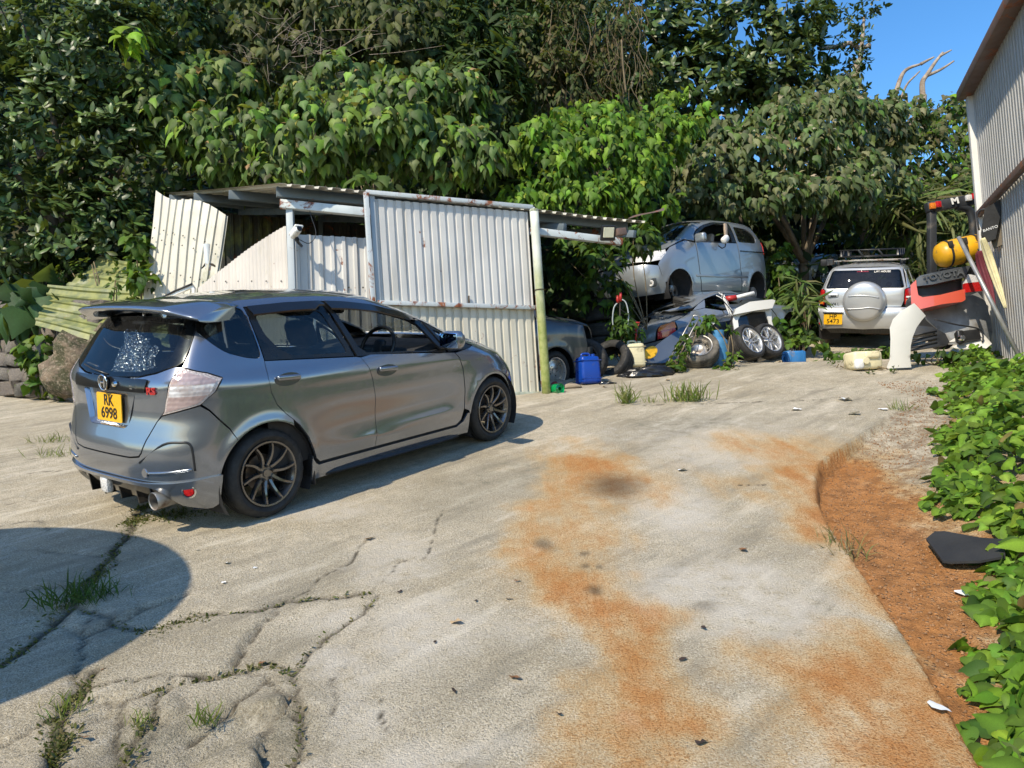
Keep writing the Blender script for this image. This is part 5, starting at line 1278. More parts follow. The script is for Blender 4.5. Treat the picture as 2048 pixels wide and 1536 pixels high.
# ------------------------------------------------------------------ sheet metal
def sheet_metal(name, col, moss=.0, rust=.0, streak=.25, rough=.5, mossdir=None):
    s = NT(name)
    c = s.mix(s.ramp(s.noise(1.4, 5, .6), .3, .7), tuple(x * .86 for x in col), col)
    st = s.noise(9, 5, .6, stretch=(1, 1, .06))
    c = s.mix(s.ramp(st, .5, .75, 0, streak), c, tuple(x * .5 for x in (col[0], col[1] * .95, col[2] * .82)))
    if moss:
        f = s.ramp(s.noise(1.7, 6, .65, stretch=(1, 1, .45)), .62 - moss * .35, .80 - moss * .3)
        g = s.mix(s.ramp(s.noise(7, 4), .35, .65), (.22, .23, .045), (.10, .125, .03))
        c = s.mix(s.math('MULTIPLY', f, .85), c, g)
    if rust:
        f = s.ramp(s.noise(4.5, 6, .7, dist=.8), .68 - rust * .3, .74 - rust * .25)
        rc_ = s.mix(s.ramp(s.noise(20, 4), .35, .65), (.16, .045, .018), (.30, .10, .035))
        c = s.mix(f, c, rc_)
    s.princ(c, s.ramp(s.noise(5, 4), .3, .7, rough - .1, rough + .15), 0, s.bump(s.noise(2.2, 3, .5), .25, .03), spec=.45)
    return s.m
M['sheet_white'] = sheet_metal('white_sheet', (.62, .605, .575), .0, .06, .45)
M['sheet_cream'] = sheet_metal('cream_sheet', (.60, .565, .47), .22, .10, .45)
M['sheet_pale'] = sheet_metal('pale_pink_sheet', (.60, .55, .49), .10, .06, .45)
M['sheet_moss'] = sheet_metal('mossy_sheet', (.40, .40, .28), .95, .08, .5)
M['sheet_roof'] = sheet_metal('roof_sheet', (.55, .52, .44), .15, .15)
M['sheet_grey'] = sheet_metal('grey_sheet', (.36, .355, .345), .02, .03, .45, .38)
M['frame_rust'] = sheet_metal('rusty_white_frame', (.52, .56, .57), .0, .55)
M['frame_grey'] = sheet_metal('grey_steel_frame', (.40, .44, .46), .0, .25)
M['beam_blue'] = sheet_metal('blue_grey_beam', (.13, .165, .19), .0, .15)
M['beam_white'] = sheet_metal('white_rusty_beam', (.60, .65, .65), .0, .50)
M['post_moss'] = sheet_metal('mossy_white_post', (.62, .64, .54), .55, .08)
s = NT('algae_post'); zz = s.sep(s.co)[2]; c = s.mix(s.ramp(s.noise(6, 5), .3, .7), (.60, .62, .54), (.72, .72, .66)); f = s.ramp(s.math('ADD', s.math('MULTIPLY', zz, .55), s.noise(3, 5, .6, stretch=(1, 1, .3))), .85, 1.45, 1, .12); c = s.mix(f, c, s.mix(s.ramp(s.noise(11, 5, .6), .35, .65), (.20, .24, .05), (.33, .34, .12))); s.princ(c, .6, 0, s.bump(s.noise(12, 4), .2, .01)); M['algae_post'] = s.m
M['trim_brown'] = sheet_metal('brown_trim', (.16, .105, .085), .0, .45)

def corrugated(name, TL, TR, BL, BR, m, parent=None, pitch=.15, depth=.028, kind='trap', warp=0.0, nv=10, top=None, thick=.002, seed=0):
    """ribbed sheet spanned by four corners (ribs run from top edge to bottom edge)"""
    TL, TR, BL, BR = [np.array(p, float) for p in (TL, TR, BL, BR)]
    wdt = max(np.linalg.norm(TR - TL), np.linalg.norm(BR - BL)); nr = max(2, int(round(wdt / pitch)))
    cols = []
    if kind == 'trap':
        for i in range(nr):
            for f, d in ((0, 0), (.52, 0), (.60, 1), (.86, 1), (.94, 0)): cols.append(((i + f) / nr, d))
        cols.append((1.0, 0))
    elif kind == 'fine':
        for i in range(nr * 6 + 1): cols.append((i / (nr * 6), .5 - .5 * math.cos(i / 6 * 2 * math.pi)))
    nrm = np.cross(TR - TL, BL - TL); nrm /= -np.linalg.norm(nrm)
    mid = (TL + TR + BL + BR) / 4
    if nrm @ (CAM - mid) < 0: nrm = -nrm
    V, Fc = [], []; nc = len(cols)
    for j in range(nv + 1):
        v = j / nv
        for (u_, d) in cols:
            p = (TL * (1 - u_) + TR * u_) * (1 - v) + (BL * (1 - u_) + BR * u_) * v
            if top is not None: # ragged / curved top edge: lower the start of each column
                k = top(u_); p = p + ((BL * (1 - u_) + BR * u_) - (TL * (1 - u_) + TR * u_)) * k * (1 - v)
            wv = warp * (math.sin(u_ * 5 + seed) * math.sin(v * 4 + seed * 2) + .5 * math.sin(u_ * 13 + v * 3 + seed))
            V.append(p + nrm * (d * depth + wv))
    for j in range(nv):
        for i in range(nc - 1): a = j * nc + i; Fc.append((a, a + 1, a + nc + 1, a + nc))
    n0 = len(V); V += [np.array(p) - nrm * thick for p in V]
    Fc += [tuple(q + n0 for q in f[::-1]) for f in Fc]
    bt = list(range(nc)); 
    for i in range(nc - 1):
        Fc.append((i + 1, i, n0 + i, n0 + i + 1)); a = nv * nc + i; Fc.append((a, a + 1, n0 + a + 1, n0 + a))
    me = mesh(name, V, Fc, m, smooth=False)
    return link(name, me, parent)
def loc_thing(name, label, cat, p, **kw): return thing(name, label, cat, loc=tuple(p), **kw)
def rel(p, base): return np.array(p, float) - np.array(base, float)

# ---- the gate: framed ribbed door standing open against the shed
dR, dL = 9.78, 8.92
g_TL, g_TR, g_BR = PD(730, 386, dL), PD(1062, 416, dR), PD(1086, 790, dR)
g_BL = g_TL + (g_BR - g_TR)
gt = loc_thing('metal_gate', 'large white ribbed metal gate with rusty frame leaning beside the green post', 'gate', g_BL)
gl = [rel(p, g_BL) for p in (g_TL, g_TR, g_BL, g_BR)]
ux = (gl[1] - gl[0]) / np.linalg.norm(gl[1] - gl[0]); uy = (gl[2] - gl[0]) / np.linalg.norm(gl[2] - gl[0])
gw, gh = np.linalg.norm(gl[1] - gl[0]), np.linalg.norm(gl[2] - gl[0])
gn = np.cross(ux, uy); gn = gn if gn @ (CAM - g_TL) > 0 else -gn
at_ = lambda a, b_, c=0: gl[0] + ux * a + uy * b_ + gn * c
fr_ = .055
midf = (600 - 386) / (797 - 386.0) * 1.02
corrugated('upper_sheet', at_(fr_, fr_), at_(gw - fr_, fr_), at_(fr_, gh * midf), at_(gw - fr_, gh * midf), M['sheet_white'], gt, .108, .022)
corrugated('lower_sheet', at_(fr_, gh * midf + .02), at_(gw - fr_, gh * midf + .02), at_(fr_, gh - .03), at_(gw - fr_, gh - .03), M['sheet_cream'], gt, .108, .022)
for nm, a, b_, c, d, m_ in (('top_rail', 0, 0, gw, 0, 'frame_rust'), ('mid_rail', fr_, gh * midf + .01, gw - .02, gh * midf + .01, 'frame_rust'), ('bottom_rail', 0, gh - .02, gw, gh - .02, 'post_moss'), ('left_stile', .0, 0, .0, gh, 'frame_rust'), ('right_stile', gw, 0, gw, gh, 'frame_rust')):
    c0 = .035
    bar(nm, at_(a, b_, c0), at_(c, d, c0), .05, .06, M[m_], gt, tuple(gn))
bar('inner_stile', at_(.075, .03, .01), at_(.075, gh, .01), .06, .03, M['frame_grey'], gt, tuple(gn))
tube('drop_bolt', [at_(gw * .56, gh * midf - .11, .03), at_(gw * .56, gh * midf, .03)], .012, M['dark_steel'], gt, 6)
for vb in (.13, .42, .93):
    box('hinge', at_(gw + .03, gh * vb, .02), (.05, .05, .11), M['frame_rust'], gt, .01)
# ---- round post
pp0 = GP(1093, 786); pt = PD(1068, 420, gdepth(1093, 786))
post = loc_thing('gate_post', 'round white gate post overgrown with green algae at its foot', 'post', pp0)
d_ = rel(pt, pp0)
V_, F_ = tube_data([d_ * t - np.array([0, 0, .1]) * (t == 0) for t in np.linspace(0, 1, 12)], .055, 20)
mk('tube', V_, F_, M['algae_post'], post)
tube('tie_wire', [d_ * .56 + np.array([.062 * math.cos(a), .062 * math.sin(a), .01 * a / 6]) for a in np.linspace(0, 6.28, 16)], .006, M['dark_steel'], post, 5)
lathe('cap', [(0, .012), (.05, .01), (.057, 0), (.057, -.02)], M['post_moss'], post, 20, 'z', loc=tuple(d_))

# ---- shed: roof, beams, posts
fl, fr2, rl = PD(558, 366, 8.9), PD(1292, 441, 10.9), PD(330, 386, 12.6)
rr2 = rl + (fr2 - fl)
shed = loc_thing('open_shed', 'open lean-to shed with ribbed metal roof on blue-grey steel beams', 'shed', (fl[0], fl[1], gz(fl[0], fl[1])))
SO = np.array(shed.location)
corrugated('roof_sheet', *[rel(p, SO) for p in (rl, rr2, fl, fr2)], M['sheet_roof'], shed, .155, .03, nv=8, warp=.012)
dn = np.array([0, 0, -1.0]); lerp = lambda a, b_, t: a + (b_ - a) * t
for t, dz in ((.06, .09), (.36, .10), (.68, .10), (.95, .10)):
    a, b_ = lerp(fl, rl, t), lerp(fr2, rr2, t); a = lerp(a, b_, .015 if t < .1 else .0); b_ = lerp(a, b_, .985)
    bar('purlin', rel(a, SO) + dn * dz, rel(b_, SO) + dn * dz, .06, .12, M['beam_blue'], shed)
for t in (.23, .50, .74, .96):
    a, b_ = lerp(fl, fr2, t), lerp(rl, rr2, t)
    bar('rafter', rel(a, SO) + dn * .21, rel(b_, SO) + dn * .21, .06, .10, M['beam_blue'], shed)
wb0, wb1 = PD(560, 408, 9.15), PD(800, 432, 9.45)
bar('front_beam', rel(wb0, SO), rel(wb1, SO), .09, .10, M['beam_white'], shed)
rb0, rb1 = PD(1060, 462, 9.8), PD(1243, 484, 10.4)
bar('side_beam', rel(rb0, SO), rel(rb1, SO), .08, .09, M['beam_white'], shed)
def vpost(top, name, m_, w_=.08):
    b_ = np.array([top[0], top[1], gz(top[0], top[1]) - .05]); bar(name, rel(top, SO), rel(b_, SO), w_, w_, m_, shed, (0, 1, 0))
vpost(PD(580, 418, 9.2), 'corner_post', M['frame_grey']); vpost(rl + dn * .15 + (rr2 - rl) * .05, 'rear_post', M['beam_blue']); vpost(rr2 + dn * .15 - (rr2 - rl) * .03, 'rear_post', M['beam_blue'])
vpost(lerp(rl, rr2, .5) + dn * .15, 'rear_post', M['beam_blue'])
bl = np.array([rl[0], rl[1], gz(rl[0], rl[1])]); br = np.array([rr2[0], rr2[1], gz(rr2[0], rr2[1])])
M['sheet_dark'] = sheet_metal('shade_backdrop_sheet', (.05, .05, .045), .3, .3)
corrugated('shade_backdrop', rel(rl + dn * .25, SO), rel(rr2 + dn * .25, SO), rel(bl, SO), rel(br, SO), M['sheet_dark'], shed, .15, .02)  # added wall in a near-black tone, put in to darken the shed interior
# torn flap of roofing at the right end
a0, a1 = PD(1255, 438, 11.0), PD(1328, 421, 11.4); b0 = PD(1300, 446, 10.8)
V_ = []
for i in range(9):
    t = i / 8
    c = lerp(a0, lerp(b0, a1, t), t); k = math.sin(t * math.pi)
    V_ += [rel(c, SO) + np.array([0, 0, .04 * k]), rel(c, SO) + np.array([.02, .05 + .25 * (1 - t), .06 + .10 * (1 - t) * k])]
mk('torn_flap', V_, [(2 * i, 2 * i + 2, 2 * i + 3, 2 * i + 1) for i in range(8)], M['trim_brown'], shed)
# ---- wall sheets left of the gate
def sheet_thing(name, label, TLp, TRp, m, zlow=None, group=None, BLp=None, BRp=None, **kw):
    TL, TR = PD(*TLp), PD(*TRp)
    BL = np.array([TL[0], TL[1], gz(TL[0], TL[1]) - .03]) if BLp is None else PD(*BLp)
    BR = np.array([TR[0], TR[1], gz(TR[0], TR[1]) - .03]) if BRp is None else PD(*BRp)
    o = loc_thing(name, label, 'metal sheet', BL, group=group)
    corrugated('sheet', *[rel(p, BL) for p in (TL, TR, BL, BR)], m, o, **kw)
    if name != 'fallen_sheet':
        nr_ = np.cross(TR - TL, BL - TL); nr_ /= np.linalg.norm(nr_); nr_ = nr_ if nr_ @ (CAM - TL) > 0 else -nr_
        v_, f_ = lathe_data([(0, -.006), (.006, -.005), (.011, 0)], 8); sm_ = WH.setdefault('screw', mesh('screw', v_, f_, M['dark_steel']))
        for vv in (.30, .38, .62):
            for k in range(7):
                uu = (k + .5) / 7 + .02 * math.sin(k * 7 + vv * 9); p = (TL * (1 - uu) + TR * uu) * (1 - vv) + (BL * (1 - uu) + BR * uu) * vv
                link('screw', sm_, o, mat=Matrix.Translation(Vector(rel(p, BL) + nr_ * (kw.get('depth', .02) * .2 + abs(kw.get('warp', 0)) * 1.4 + .004))) @ Vector((0, -1, 0)).rotation_difference(Vector(nr_)).to_matrix().to_4x4())
    return o
w1 = sheet_thing('wall_sheet', 'white wide-ribbed wall sheet under the security camera', (577, 468, 9.3), (760, 478, 9.62), M['sheet_white'], group=None, pitch=.135, depth=.026, warp=.006)
w2 = sheet_thing('wall_sheet', 'pale fine-ribbed wall sheet with slanting top edge behind the hatchback roof', (393, 460, 10.1), (572, 452, 9.32), M['sheet_pale'], pitch=.062, depth=.014, kind='fine', warp=.008, top=lambda u_: .34 * (1 - u_) ** 1.15)
w3 = sheet_thing('leaning_sheet', 'tall cream ribbed sheet with green algae leaning at the left end of the shed', (311, 380, 10.6), (456, 428, 10.3), M['sheet_cream'], pitch=.13, depth=.024, warp=.03, seed=2, BLp=(283, 640, 10.2), BRp=(420, 655, 10.0), top=lambda u_: .03 * math.sin(u_ * 7))
w4 = sheet_thing('fallen_sheet', 'mossy green-yellow ribbed sheet fallen across the stone wall', (340, 725, 10.2), (335, 585, 10.9), M['sheet_moss'], pitch=.23, depth=.03, warp=.03, seed=4, BLp=(72, 652, 10.8), BRp=(98, 570, 11.5))
w5 = sheet_thing('fallen_sheet', 'upper grey-green ribbed sheet lying against the leaning cream sheet', (330, 615, 10.75), (335, 535, 11.3), M['sheet_moss'], pitch=.23, depth=.03, warp=.03, seed=6, BLp=(120, 580, 11.5), BRp=(205, 514, 12.2))
# chain and stub pipe
stub = loc_thing('stub_pipe', 'short white pipe end standing up behind the slanting wall sheet', 'pipe', PD(419, 530, 10.2))
tube('pipe', [(0, 0, -.3), (-.01, 0, 0), (-.03, 0, .28)], .045, M['frame_rust'], stub, 14); tube('straps', [(-.1, 0, -.05), (-.04, -.02, .02), (.05, -.03, .0), (.12, 0, -.06)], .014, M['dark_steel'], stub, 6)
ch0 = PD(574, 628, 9.2); chn = loc_thing('hanging_chain', 'dark steel chain hanging on the wall sheet seen through the rear door window', 'chain', ch0)
V_, F_ = tube_data([(.012 * math.cos(a), 0, .022 * math.sin(a)) for a in np.linspace(0, 6.28, 10, endpoint=False)], .005, 5, closed=True)
lk = mesh('link', V_, F_, M['dark_steel'])
for i in range(13): link('link', lk, chn, loc=(.004 * math.sin(i), -.02, -.032 * i), rot=(0, 0, (i % 2) * 1.4))
# ---- security camera
cc = PD(592, 466, 9.02)
cctv = loc_thing('security_camera', 'white bullet security camera mounted on the shed corner post', 'camera', cc)
Rm = Matrix.Rotation(math.radians(38), 3, 'Z') @ Matrix.Rotation(math.radians(-18), 3, 'X')
bm = bmesh.new(); bm_box(bm, (0, -.02, 0), (.085, .19, .085), .03, 4, Rm); bmobj('body', bm, M['white_plastic'], cctv)
bm = bmesh.new(); bm_box(bm, (0, 0, .032), (.105, .22, .03), .012, 3, Rm); bmobj('sun_hood', bm, M['white_plastic'], cctv)
q0 = Rm @ Vector((0, -.118, -.004)); lathe('lens', [(0, -.004), (.028, 0), (.034, .012)], M['gloss_black'], cctv, 18, 'y', mat=Matrix.Translation(q0) @ Rm.to_4x4())
tube('bracket', [(0, 0, -.03), (0, .06, -.09), (0, .22, -.10)], .018, M['black_plastic'], cctv, 8); lathe('bracket_ball', [(0, -.03), (.02, -.022), (.03, 0), (.02, .022), (0, .03)], M['black_plastic'], cctv, 14, 'z', loc=(0, .03, -.07))
tube('cable', crom([(.02, .08, -.06), (.12, .12, -.10), (.20, .14, .02), (.14, .16, .25), (.10, .18, .45)], 4), .005, M['black_plastic'], cctv, 5)
# ---- floodlight
fp = PD(1216, 466, 10.1)
fld = loc_thing('floodlight', 'square black floodlight with pale panel fixed under the shed roof', 'floodlight', fp)
Rf = Matrix.Rotation(math.radians(12), 3, 'Z') @ Matrix.Rotation(math.radians(24), 3, 'X')
bm = bmesh.new(); bm_box(bm, (0, 0, 0), (.20, .05, .20), .012, 2, Rf); bmobj('housing', bm, M['black_plastic'], fld)
bm = bmesh.new(); bm_box(bm, tuple(Rf @ Vector((0, -.028, .01))), (.145, .01, .13), .004, 1, Rf); bmobj('panel', bm, pmat('floodlight_panel', (.62, .60, .45), .3), fld)
bar('bracket', (.1, 0, 0), (.22, .06, .02), .12, .09, M['trim_brown'], fld)
# ---- stone retaining wall at the left: every stone its own piece
s = NT('wall_stone'); oi = s.n('ShaderNodeObjectInfo')
c = s.mix(s.ramp(s.noise(9, 6, .65), .3, .7), (.085, .08, .07), (.20, .18, .15)); c = s.mix(s.math('MULTIPLY', oi.outputs['Random'], .5), c, (.17, .125, .10))
c = s.mix(s.ramp(s.noise(3, 5, .6), .58, .74, 0, .8), c, (.075, .09, .02)); s.princ(c, .9, 0, s.bump(s.noise(25, 6, .7), .7, .02)); M['stone'] = s.m
wa, wb_ = G(-330, 760), G(150, 800); wdir = rel(wb_, wa); wl = np.hypot(wdir[0], wdir[1]); wdir /= np.linalg.norm(wdir)
sw0 = loc_thing('stone_wall', 'mossy dry-stone retaining wall at the left edge of the yard', 'wall', (wa[0], wa[1], gz(wa[0], wa[1])))
up_w = np.array([0, 0, 1.0]); back = np.array([-wdir[1], wdir[0], 0]); back = back / np.linalg.norm(back)
if back[1] < 0: back = -back
rs = random.Random(5)
def stone_mesh(i):
    bm = bmesh.new(); bmesh.ops.create_cube(bm, size=1)
    bmesh.ops.bevel(bm, geom=list(bm.edges), offset=.08, segments=2, affect='EDGES', profile=.6)
    sk_ = [rs.uniform(-.14, .14) for _ in range(4)]
    for v in bm.verts: v.co += Vector((rs.uniform(-.05, .05) + sk_[0] * v.co.z, rs.uniform(-.07, .07) + sk_[1] * v.co.x, rs.uniform(-.05, .05) + sk_[2] * v.co.x))
    me = bpy.data.meshes.new('stone'); bm.to_mesh(me); bm.free(); me.materials.append(M['stone']); me.polygons.foreach_set('use_smooth', np.ones(len(me.polygons), bool)); return me
SM = [stone_mesh(i) for i in range(6)]
for row in range(7):
    a = -rs.uniform(0, .2)
    while a < wl:
        L = rs.uniform(.18, .44); h_ = .205
        p = wdir * (a + L / 2) + up_w * (.09 + row * h_) + back * (row * .085) + np.array([0, 0, 0])
        link('stone', rs.choice(SM), sw0, mat=Matrix.Translation(Vector(p)) @ basis((0, 0, 0), wdir) @ Matrix.Rotation(rs.uniform(-.11, .11), 4, 'Y') @ Matrix.Rotation(rs.uniform(-.15, .15), 4, 'Z') @ Matrix.Diagonal((L * rs.uniform(.90, .98), rs.uniform(.26, .36), h_ * rs.uniform(.86, 1.0), 1)))
        a += L
V_ = [wdir * t + up_w * z + back * k for t in (0, wl) for z, k in ((-.2, .12), (1.5, .75))]
mk('backing', V_, [(0, 2, 3, 1)], M['soil'], sw0)
# boulder between the wall and the car
bm = bmesh.new(); bmesh.ops.create_icosphere(bm, subdivisions=4, radius=1)
for v in bm.verts:
    n_ = v.co.normalized(); k = 1 + .22 * math.sin(n_.x * 3 + 1) * math.sin(n_.y * 2.5) + .10 * math.sin(n_.z * 7 + n_.x * 5) + .05 * math.sin(n_.y * 13 + n_.z * 9) + .03 * math.sin(n_.x * 23 + n_.z * 19) + .02 * math.sin(n_.y * 37 + n_.x * 31) - .12 * abs(math.sin(n_.x * 4 + n_.z * 3))
    v.co = n_ * k; v.co.x *= .62; v.co.y *= .55; v.co.z *= .62
s = NT('mossy_boulder'); c = s.mix(s.ramp(s.noise(3, 6, .65), .3, .7), (.09, .065, .042), (.26, .19, .125)); c = s.mix(s.ramp(s.noise(4.5, 6, .7), .42, .58, 0, .9), c, (.040, .045, .014)); c = s.mix(s.ramp(s.noise(30, 4, .7), .5, .66, 0, .6), c, (.38, .31, .22)); s.princ(c, .9, 0, s.bump(s.noise(14, 7, .7), .8, .05))
bo = bmobj('boulder', bm, s.m, auto=0, loc=GP(205, 795, .36)); tag(bo, 'brown mossy boulder between the stone wall and the hatchback', 'boulder')

# ---- ribbed building at the right
cA = G(1990, 706); zA = gz(cA[0], cA[1]); top_h = float(PD(1958, 176, gdepth(1990, 706))[2])
azw = math.radians(20.0); wd = np.array([-math.sin(azw), -math.cos(azw), 0])           # from the far corner towards the viewer
Lw = 3.6
bld = loc_thing('ribbed_building', 'tall grey ribbed metal building with brown roof trim at the right edge', 'building', (cA[0], cA[1], zA))
BO = np.array([cA[0], cA[1], zA]); o3 = np.array([0, 0, 0.]); H_ = top_h - zA
zb = lambda t: -GY * t * math.cos(azw) - .4
hm = float(PD(2011, 412, gdepth(1990, 706) * .985)[2]) - zA
corrugated('upper_wall', np.array([0, 0, H_]), wd * Lw + [0, 0, H_], np.array([0, 0, hm]), wd * Lw + [0, 0, hm], M['sheet_grey'], bld, .125, .03)
corrugated('lower_wall', np.array([0, 0, hm - .06]), wd * Lw + [0, 0, hm - .06], np.array([0, 0, -.3]), wd * Lw + [0, 0, zb(Lw)], M['sheet_grey'], bld, .125, .03, nv=14)
outw = np.array([-wd[1], wd[0], 0.]); outw = outw if outw[0] < 0 else -outw
tp = lambda t, z, o_=0.: wd * t + np.array([0, 0, z]) + outw * o_
bar('corner_post', tp(-.03, H_ - .02, .03), tp(-.03, -.25, .03), .12, .10, M['sheet_white'], bld, tuple(outw))
bar('roof_trim', tp(-.12, H_ + .05, .09), tp(Lw, H_ + .05, .09), .20, .14, M['trim_brown'], bld)
bar('mid_rail', tp(0, hm - .03, .06), tp(Lw, hm - .03, .06), .07, .09, M['trim_brown'], bld)
bar('foot_plate', tp(-.03, -.10, .035), tp(-.03, -.25, .035), .13, .115, M['trim_brown'], bld, tuple(outw))
corrugated('end_wall', np.array([0, 0, H_]), -outw * 5 + [0, 0, H_], np.array([0, 0, -.3]), -outw * 5 + [0, 0, -.3], M['sheet_grey'], bld, .125, .03)
corrugated('near_end_wall', wd * Lw + [0, 0, H_], wd * Lw - outw * 5 + [0, 0, H_], wd * Lw + [0, 0, zb(Lw)], wd * Lw - outw * 5 + [0, 0, zb(Lw)], M['sheet_grey'], bld, .125, .03)
mk('roof', [tp(-.15, H_ + .10, .12), tp(Lw, H_ + .10, .12), tp(Lw, H_ + 1.2, -5), tp(-.15, H_ + 1.2, -5)], [(0, 1, 2, 3)], M['sheet_roof'], bld)
# ------------------------------------------------------------------ loose things in the yard
CR_, CU_, CB_ = [C2W @ np.array(v, float) for v in ((1, 0, 0), (0, -1, 0), (0, 0, -1))]
def stand(u, v, dep, yaw=0, tilt=0, spin=0):
    """frame standing at a pixel: x to the right, y up, z towards the viewer; yaw turns it about its upright"""
    p = PD(u, v, dep)
    m = Matrix(((CR_[0], CU_[0], CB_[0], p[0]), (CR_[1], CU_[1], CB_[1], p[1]), (CR_[2], CU_[2], CB_[2], p[2]), (0, 0, 0, 1)))
    return m @ Matrix.Rotation(math.radians(yaw), 4, 'Y') @ Matrix.Rotation(math.radians(tilt), 4, 'X') @ Matrix.Rotation(math.radians(spin), 4, 'Z')
def pxp(pts, o, dep, sc=1.0, dx=0, dy=0):              # photo outline in metres about o
    k = dep / F * sc; return [((a + dx - o[0]) * k, (o[1] - b_ - dy) * k) for a, b_ in pts]
def curl(depth_, wdt):
    return lambda v: (v[0], v[1], v[2] - depth_ * (v[0] / wdt) ** 2)
def jerrycan(name, label, mt, w_, d_, h_, m):
    t = thing(name, label, 'jerrycan', mat=mt)
    bm = bmesh.new(); bm_box(bm, (0, h_ * .46, 0), (w_, h_ * .92, d_), min(w_, d_) * .18, 4)
    for v in bm.verts:
        if v.co.y > h_ * .8: v.co.x *= .93; v.co.z *= .93
        if abs(v.co.y - h_ * .46) < h_ * .3: v.co.x *= 1.0 + .01 * math.sin(v.co.y * 60)
    bmobj('can', bm, m, t)
    for k in (.18, .78): 
        bm = bmesh.new(); bm_box(bm, (0, h_ * k, 0), (w_ * 1.02, h_ * .03, d_ * 1.02), min(w_, d_) * .012, 2); bmobj('rib', bm, m, t)
    tube('handle', crom([(-w_ * .28, h_ * .90, 0), (-w_ * .26, h_ * 1.0, 0), (w_ * .08, h_ * 1.01, 0), (w_ * .12, h_ * .90, 0)], 4), .016, m, t, 8)
    lathe('cap', [(0, .035), (.026, .034), (.028, 0), (.03, -.01)], m, t, 16, 'y', loc=(w_ * .30, h_ * .92, 0))
    return t
M['blue_plastic'] = pmat('blue_plastic', (.004, .045, .30), .35, var=.15, dirt=(.10, .09, .08), dirt_amt=.1)
M['blue_faded'] = pmat('faded_blue_plastic', (.03, .17, .42), .45, var=.2, dirt=(.2, .18, .15), dirt_amt=.25)
M['cream_plastic'] = pmat('cream_plastic', (.68, .60, .38), .5, var=.12, dirt=(.22, .17, .09), dirt_amt=.22)
def up_frame(p, yaw=0, up=None):
    x = Vector((math.cos(math.radians(yaw)), math.sin(math.radians(yaw)), 0)); u_ = Vector(up if up is not None else (0, 0, 1)); x = (x - u_ * x.dot(u_)).normalized(); z = x.cross(u_)
    return Matrix(((x[0], u_[0], z[0], p[0]), (x[1], u_[1], z[1], p[1]), (x[2], u_[2], z[2], p[2]), (0, 0, 0, 1)))
jerrycan('jerrycan', 'blue upright plastic jerrycan standing at the shed opening', up_frame(GP(1177, 767, -.005), 22), .29, .24, .40, M['blue_plastic'])
jerrycan('jerrycan', 'cream upright plastic jerrycan beside the crushed silver car', up_frame(GP(1270, 742, .06), 12), .29, .22, .37, M['cream_plastic'])
jerrycan('jerrycan', 'faded blue jerrycan lying on its side right of the alloy wheels', up_frame(GP(1606, 706, .12), 10) @ Matrix.Rotation(math.radians(88), 4, 'Z'), .22, .22, .36, M['blue_faded'])
# clear tank lying on the slab
tk = thing('plastic_tank', 'translucent cream plastic tank lying on the concrete beside the white wing', 'tank', mat=up_frame(GP(1731, 741, .0), 8))
bm = bmesh.new(); bm_box(bm, (0, .13, -.05), (.42, .25, .30), .05, 3); bm_box(bm, (.04, .20, .10), (.22, .10, .08), .03, 3); bmobj('body', bm, M['cream_plastic'], tk)
lathe('cap', [(0, .04), (.045, .035), (.05, 0)], M['cream_plastic'], tk, 18, 'z', loc=(-.06, .12, .105)); bm = bmesh.new(); bm_box(bm, (-.14, .08, .08), (.13, .14, .10), .04, 3); bmobj('sump', bm, M['white_plastic'], tk)
# loose wheels and tyres
def loose(name, label, u, v, dep, yaw, tilt, R=.31, rim=.205, wd=.20, style=None, mt_=None, mr=None, group=None, spin=0.0):
    t = thing(name, label, 'wheel' if style else 'tyre', mat=stand(u, v, dep, yaw, tilt) @ Matrix.Rotation(math.radians(-90), 4, 'X') @ Matrix.Rotation(math.pi, 4, 'Y'), group=group)
    # local -y must look at the viewer (stand z)
    t.matrix_world = stand(u, v, dep, yaw, tilt) @ Matrix(((1, 0, 0, 0), (0, 0, 1, 0), (0, -1, 0, 0), (0, 0, 0, 1)))
    if style: wheel(None, None, R, rim, wd, style, mr or M['rim_silver'], mt_ or M['rubber'], disc=False, top=t, spin=spin)
    else: link('tyre', tyre_mesh(R, rim, wd, mt_ or M['rubber']), t)
    return t
loose('alloy_wheel', 'left one of two silver alloy wheels with tyres propped on the tailgate', 1496, 686, 11.75, 34, -24, .285, .205, .20, 'twin', spin=.3)
loose('alloy_wheel', 'right one of two silver alloy wheels with tyres propped on the tailgate', 1534, 683, 12.05, 30, -22, .285, .205, .20, 'twin', spin=.1)
loose('old_wheel', 'grey worn tyre on a steel wheel tilted against the crushed silver car', 1397, 700, 11.3, -14, -38, .30, .195, .22, 'steel', M['rubber_old'], M['steel'])
loose('trapped_tyre', 'black tyre squeezed flat between minivan and crushed car', 1376, 606, 13.6, 20, -76, .29, .19, .19)
loose('leaning_tyre', 'black tyre leaning behind the blue jerrycan', 1172, 722, 10.9, -20, -12, .31, .20, .20, 'five', M['rubber'], M['dark_steel'])
loose('leaning_tyre', 'black wide tyre tipped over beside the blue jerrycan', 1222, 724, 11.2, -38, -30, .33, .21, .24)
for i, (v, k) in enumerate(((690, 'lowest'), (660, 'second lowest'), (632, 'third'), (612, 'topmost'))):
    p = PD(1208, v, 12.9); t = thing('stacked_tyre', k + ' black tyre of the dark stack inside the shed', 'tyre', mat=Matrix.Translation(Vector(p)) @ Matrix.Rotation(math.radians(90 + (4 if i % 2 else -3)), 4, 'X'), group='tyre stack in the shed')
    link('tyre', tyre_mesh(.31, .20, .21, M['rubber']), t)
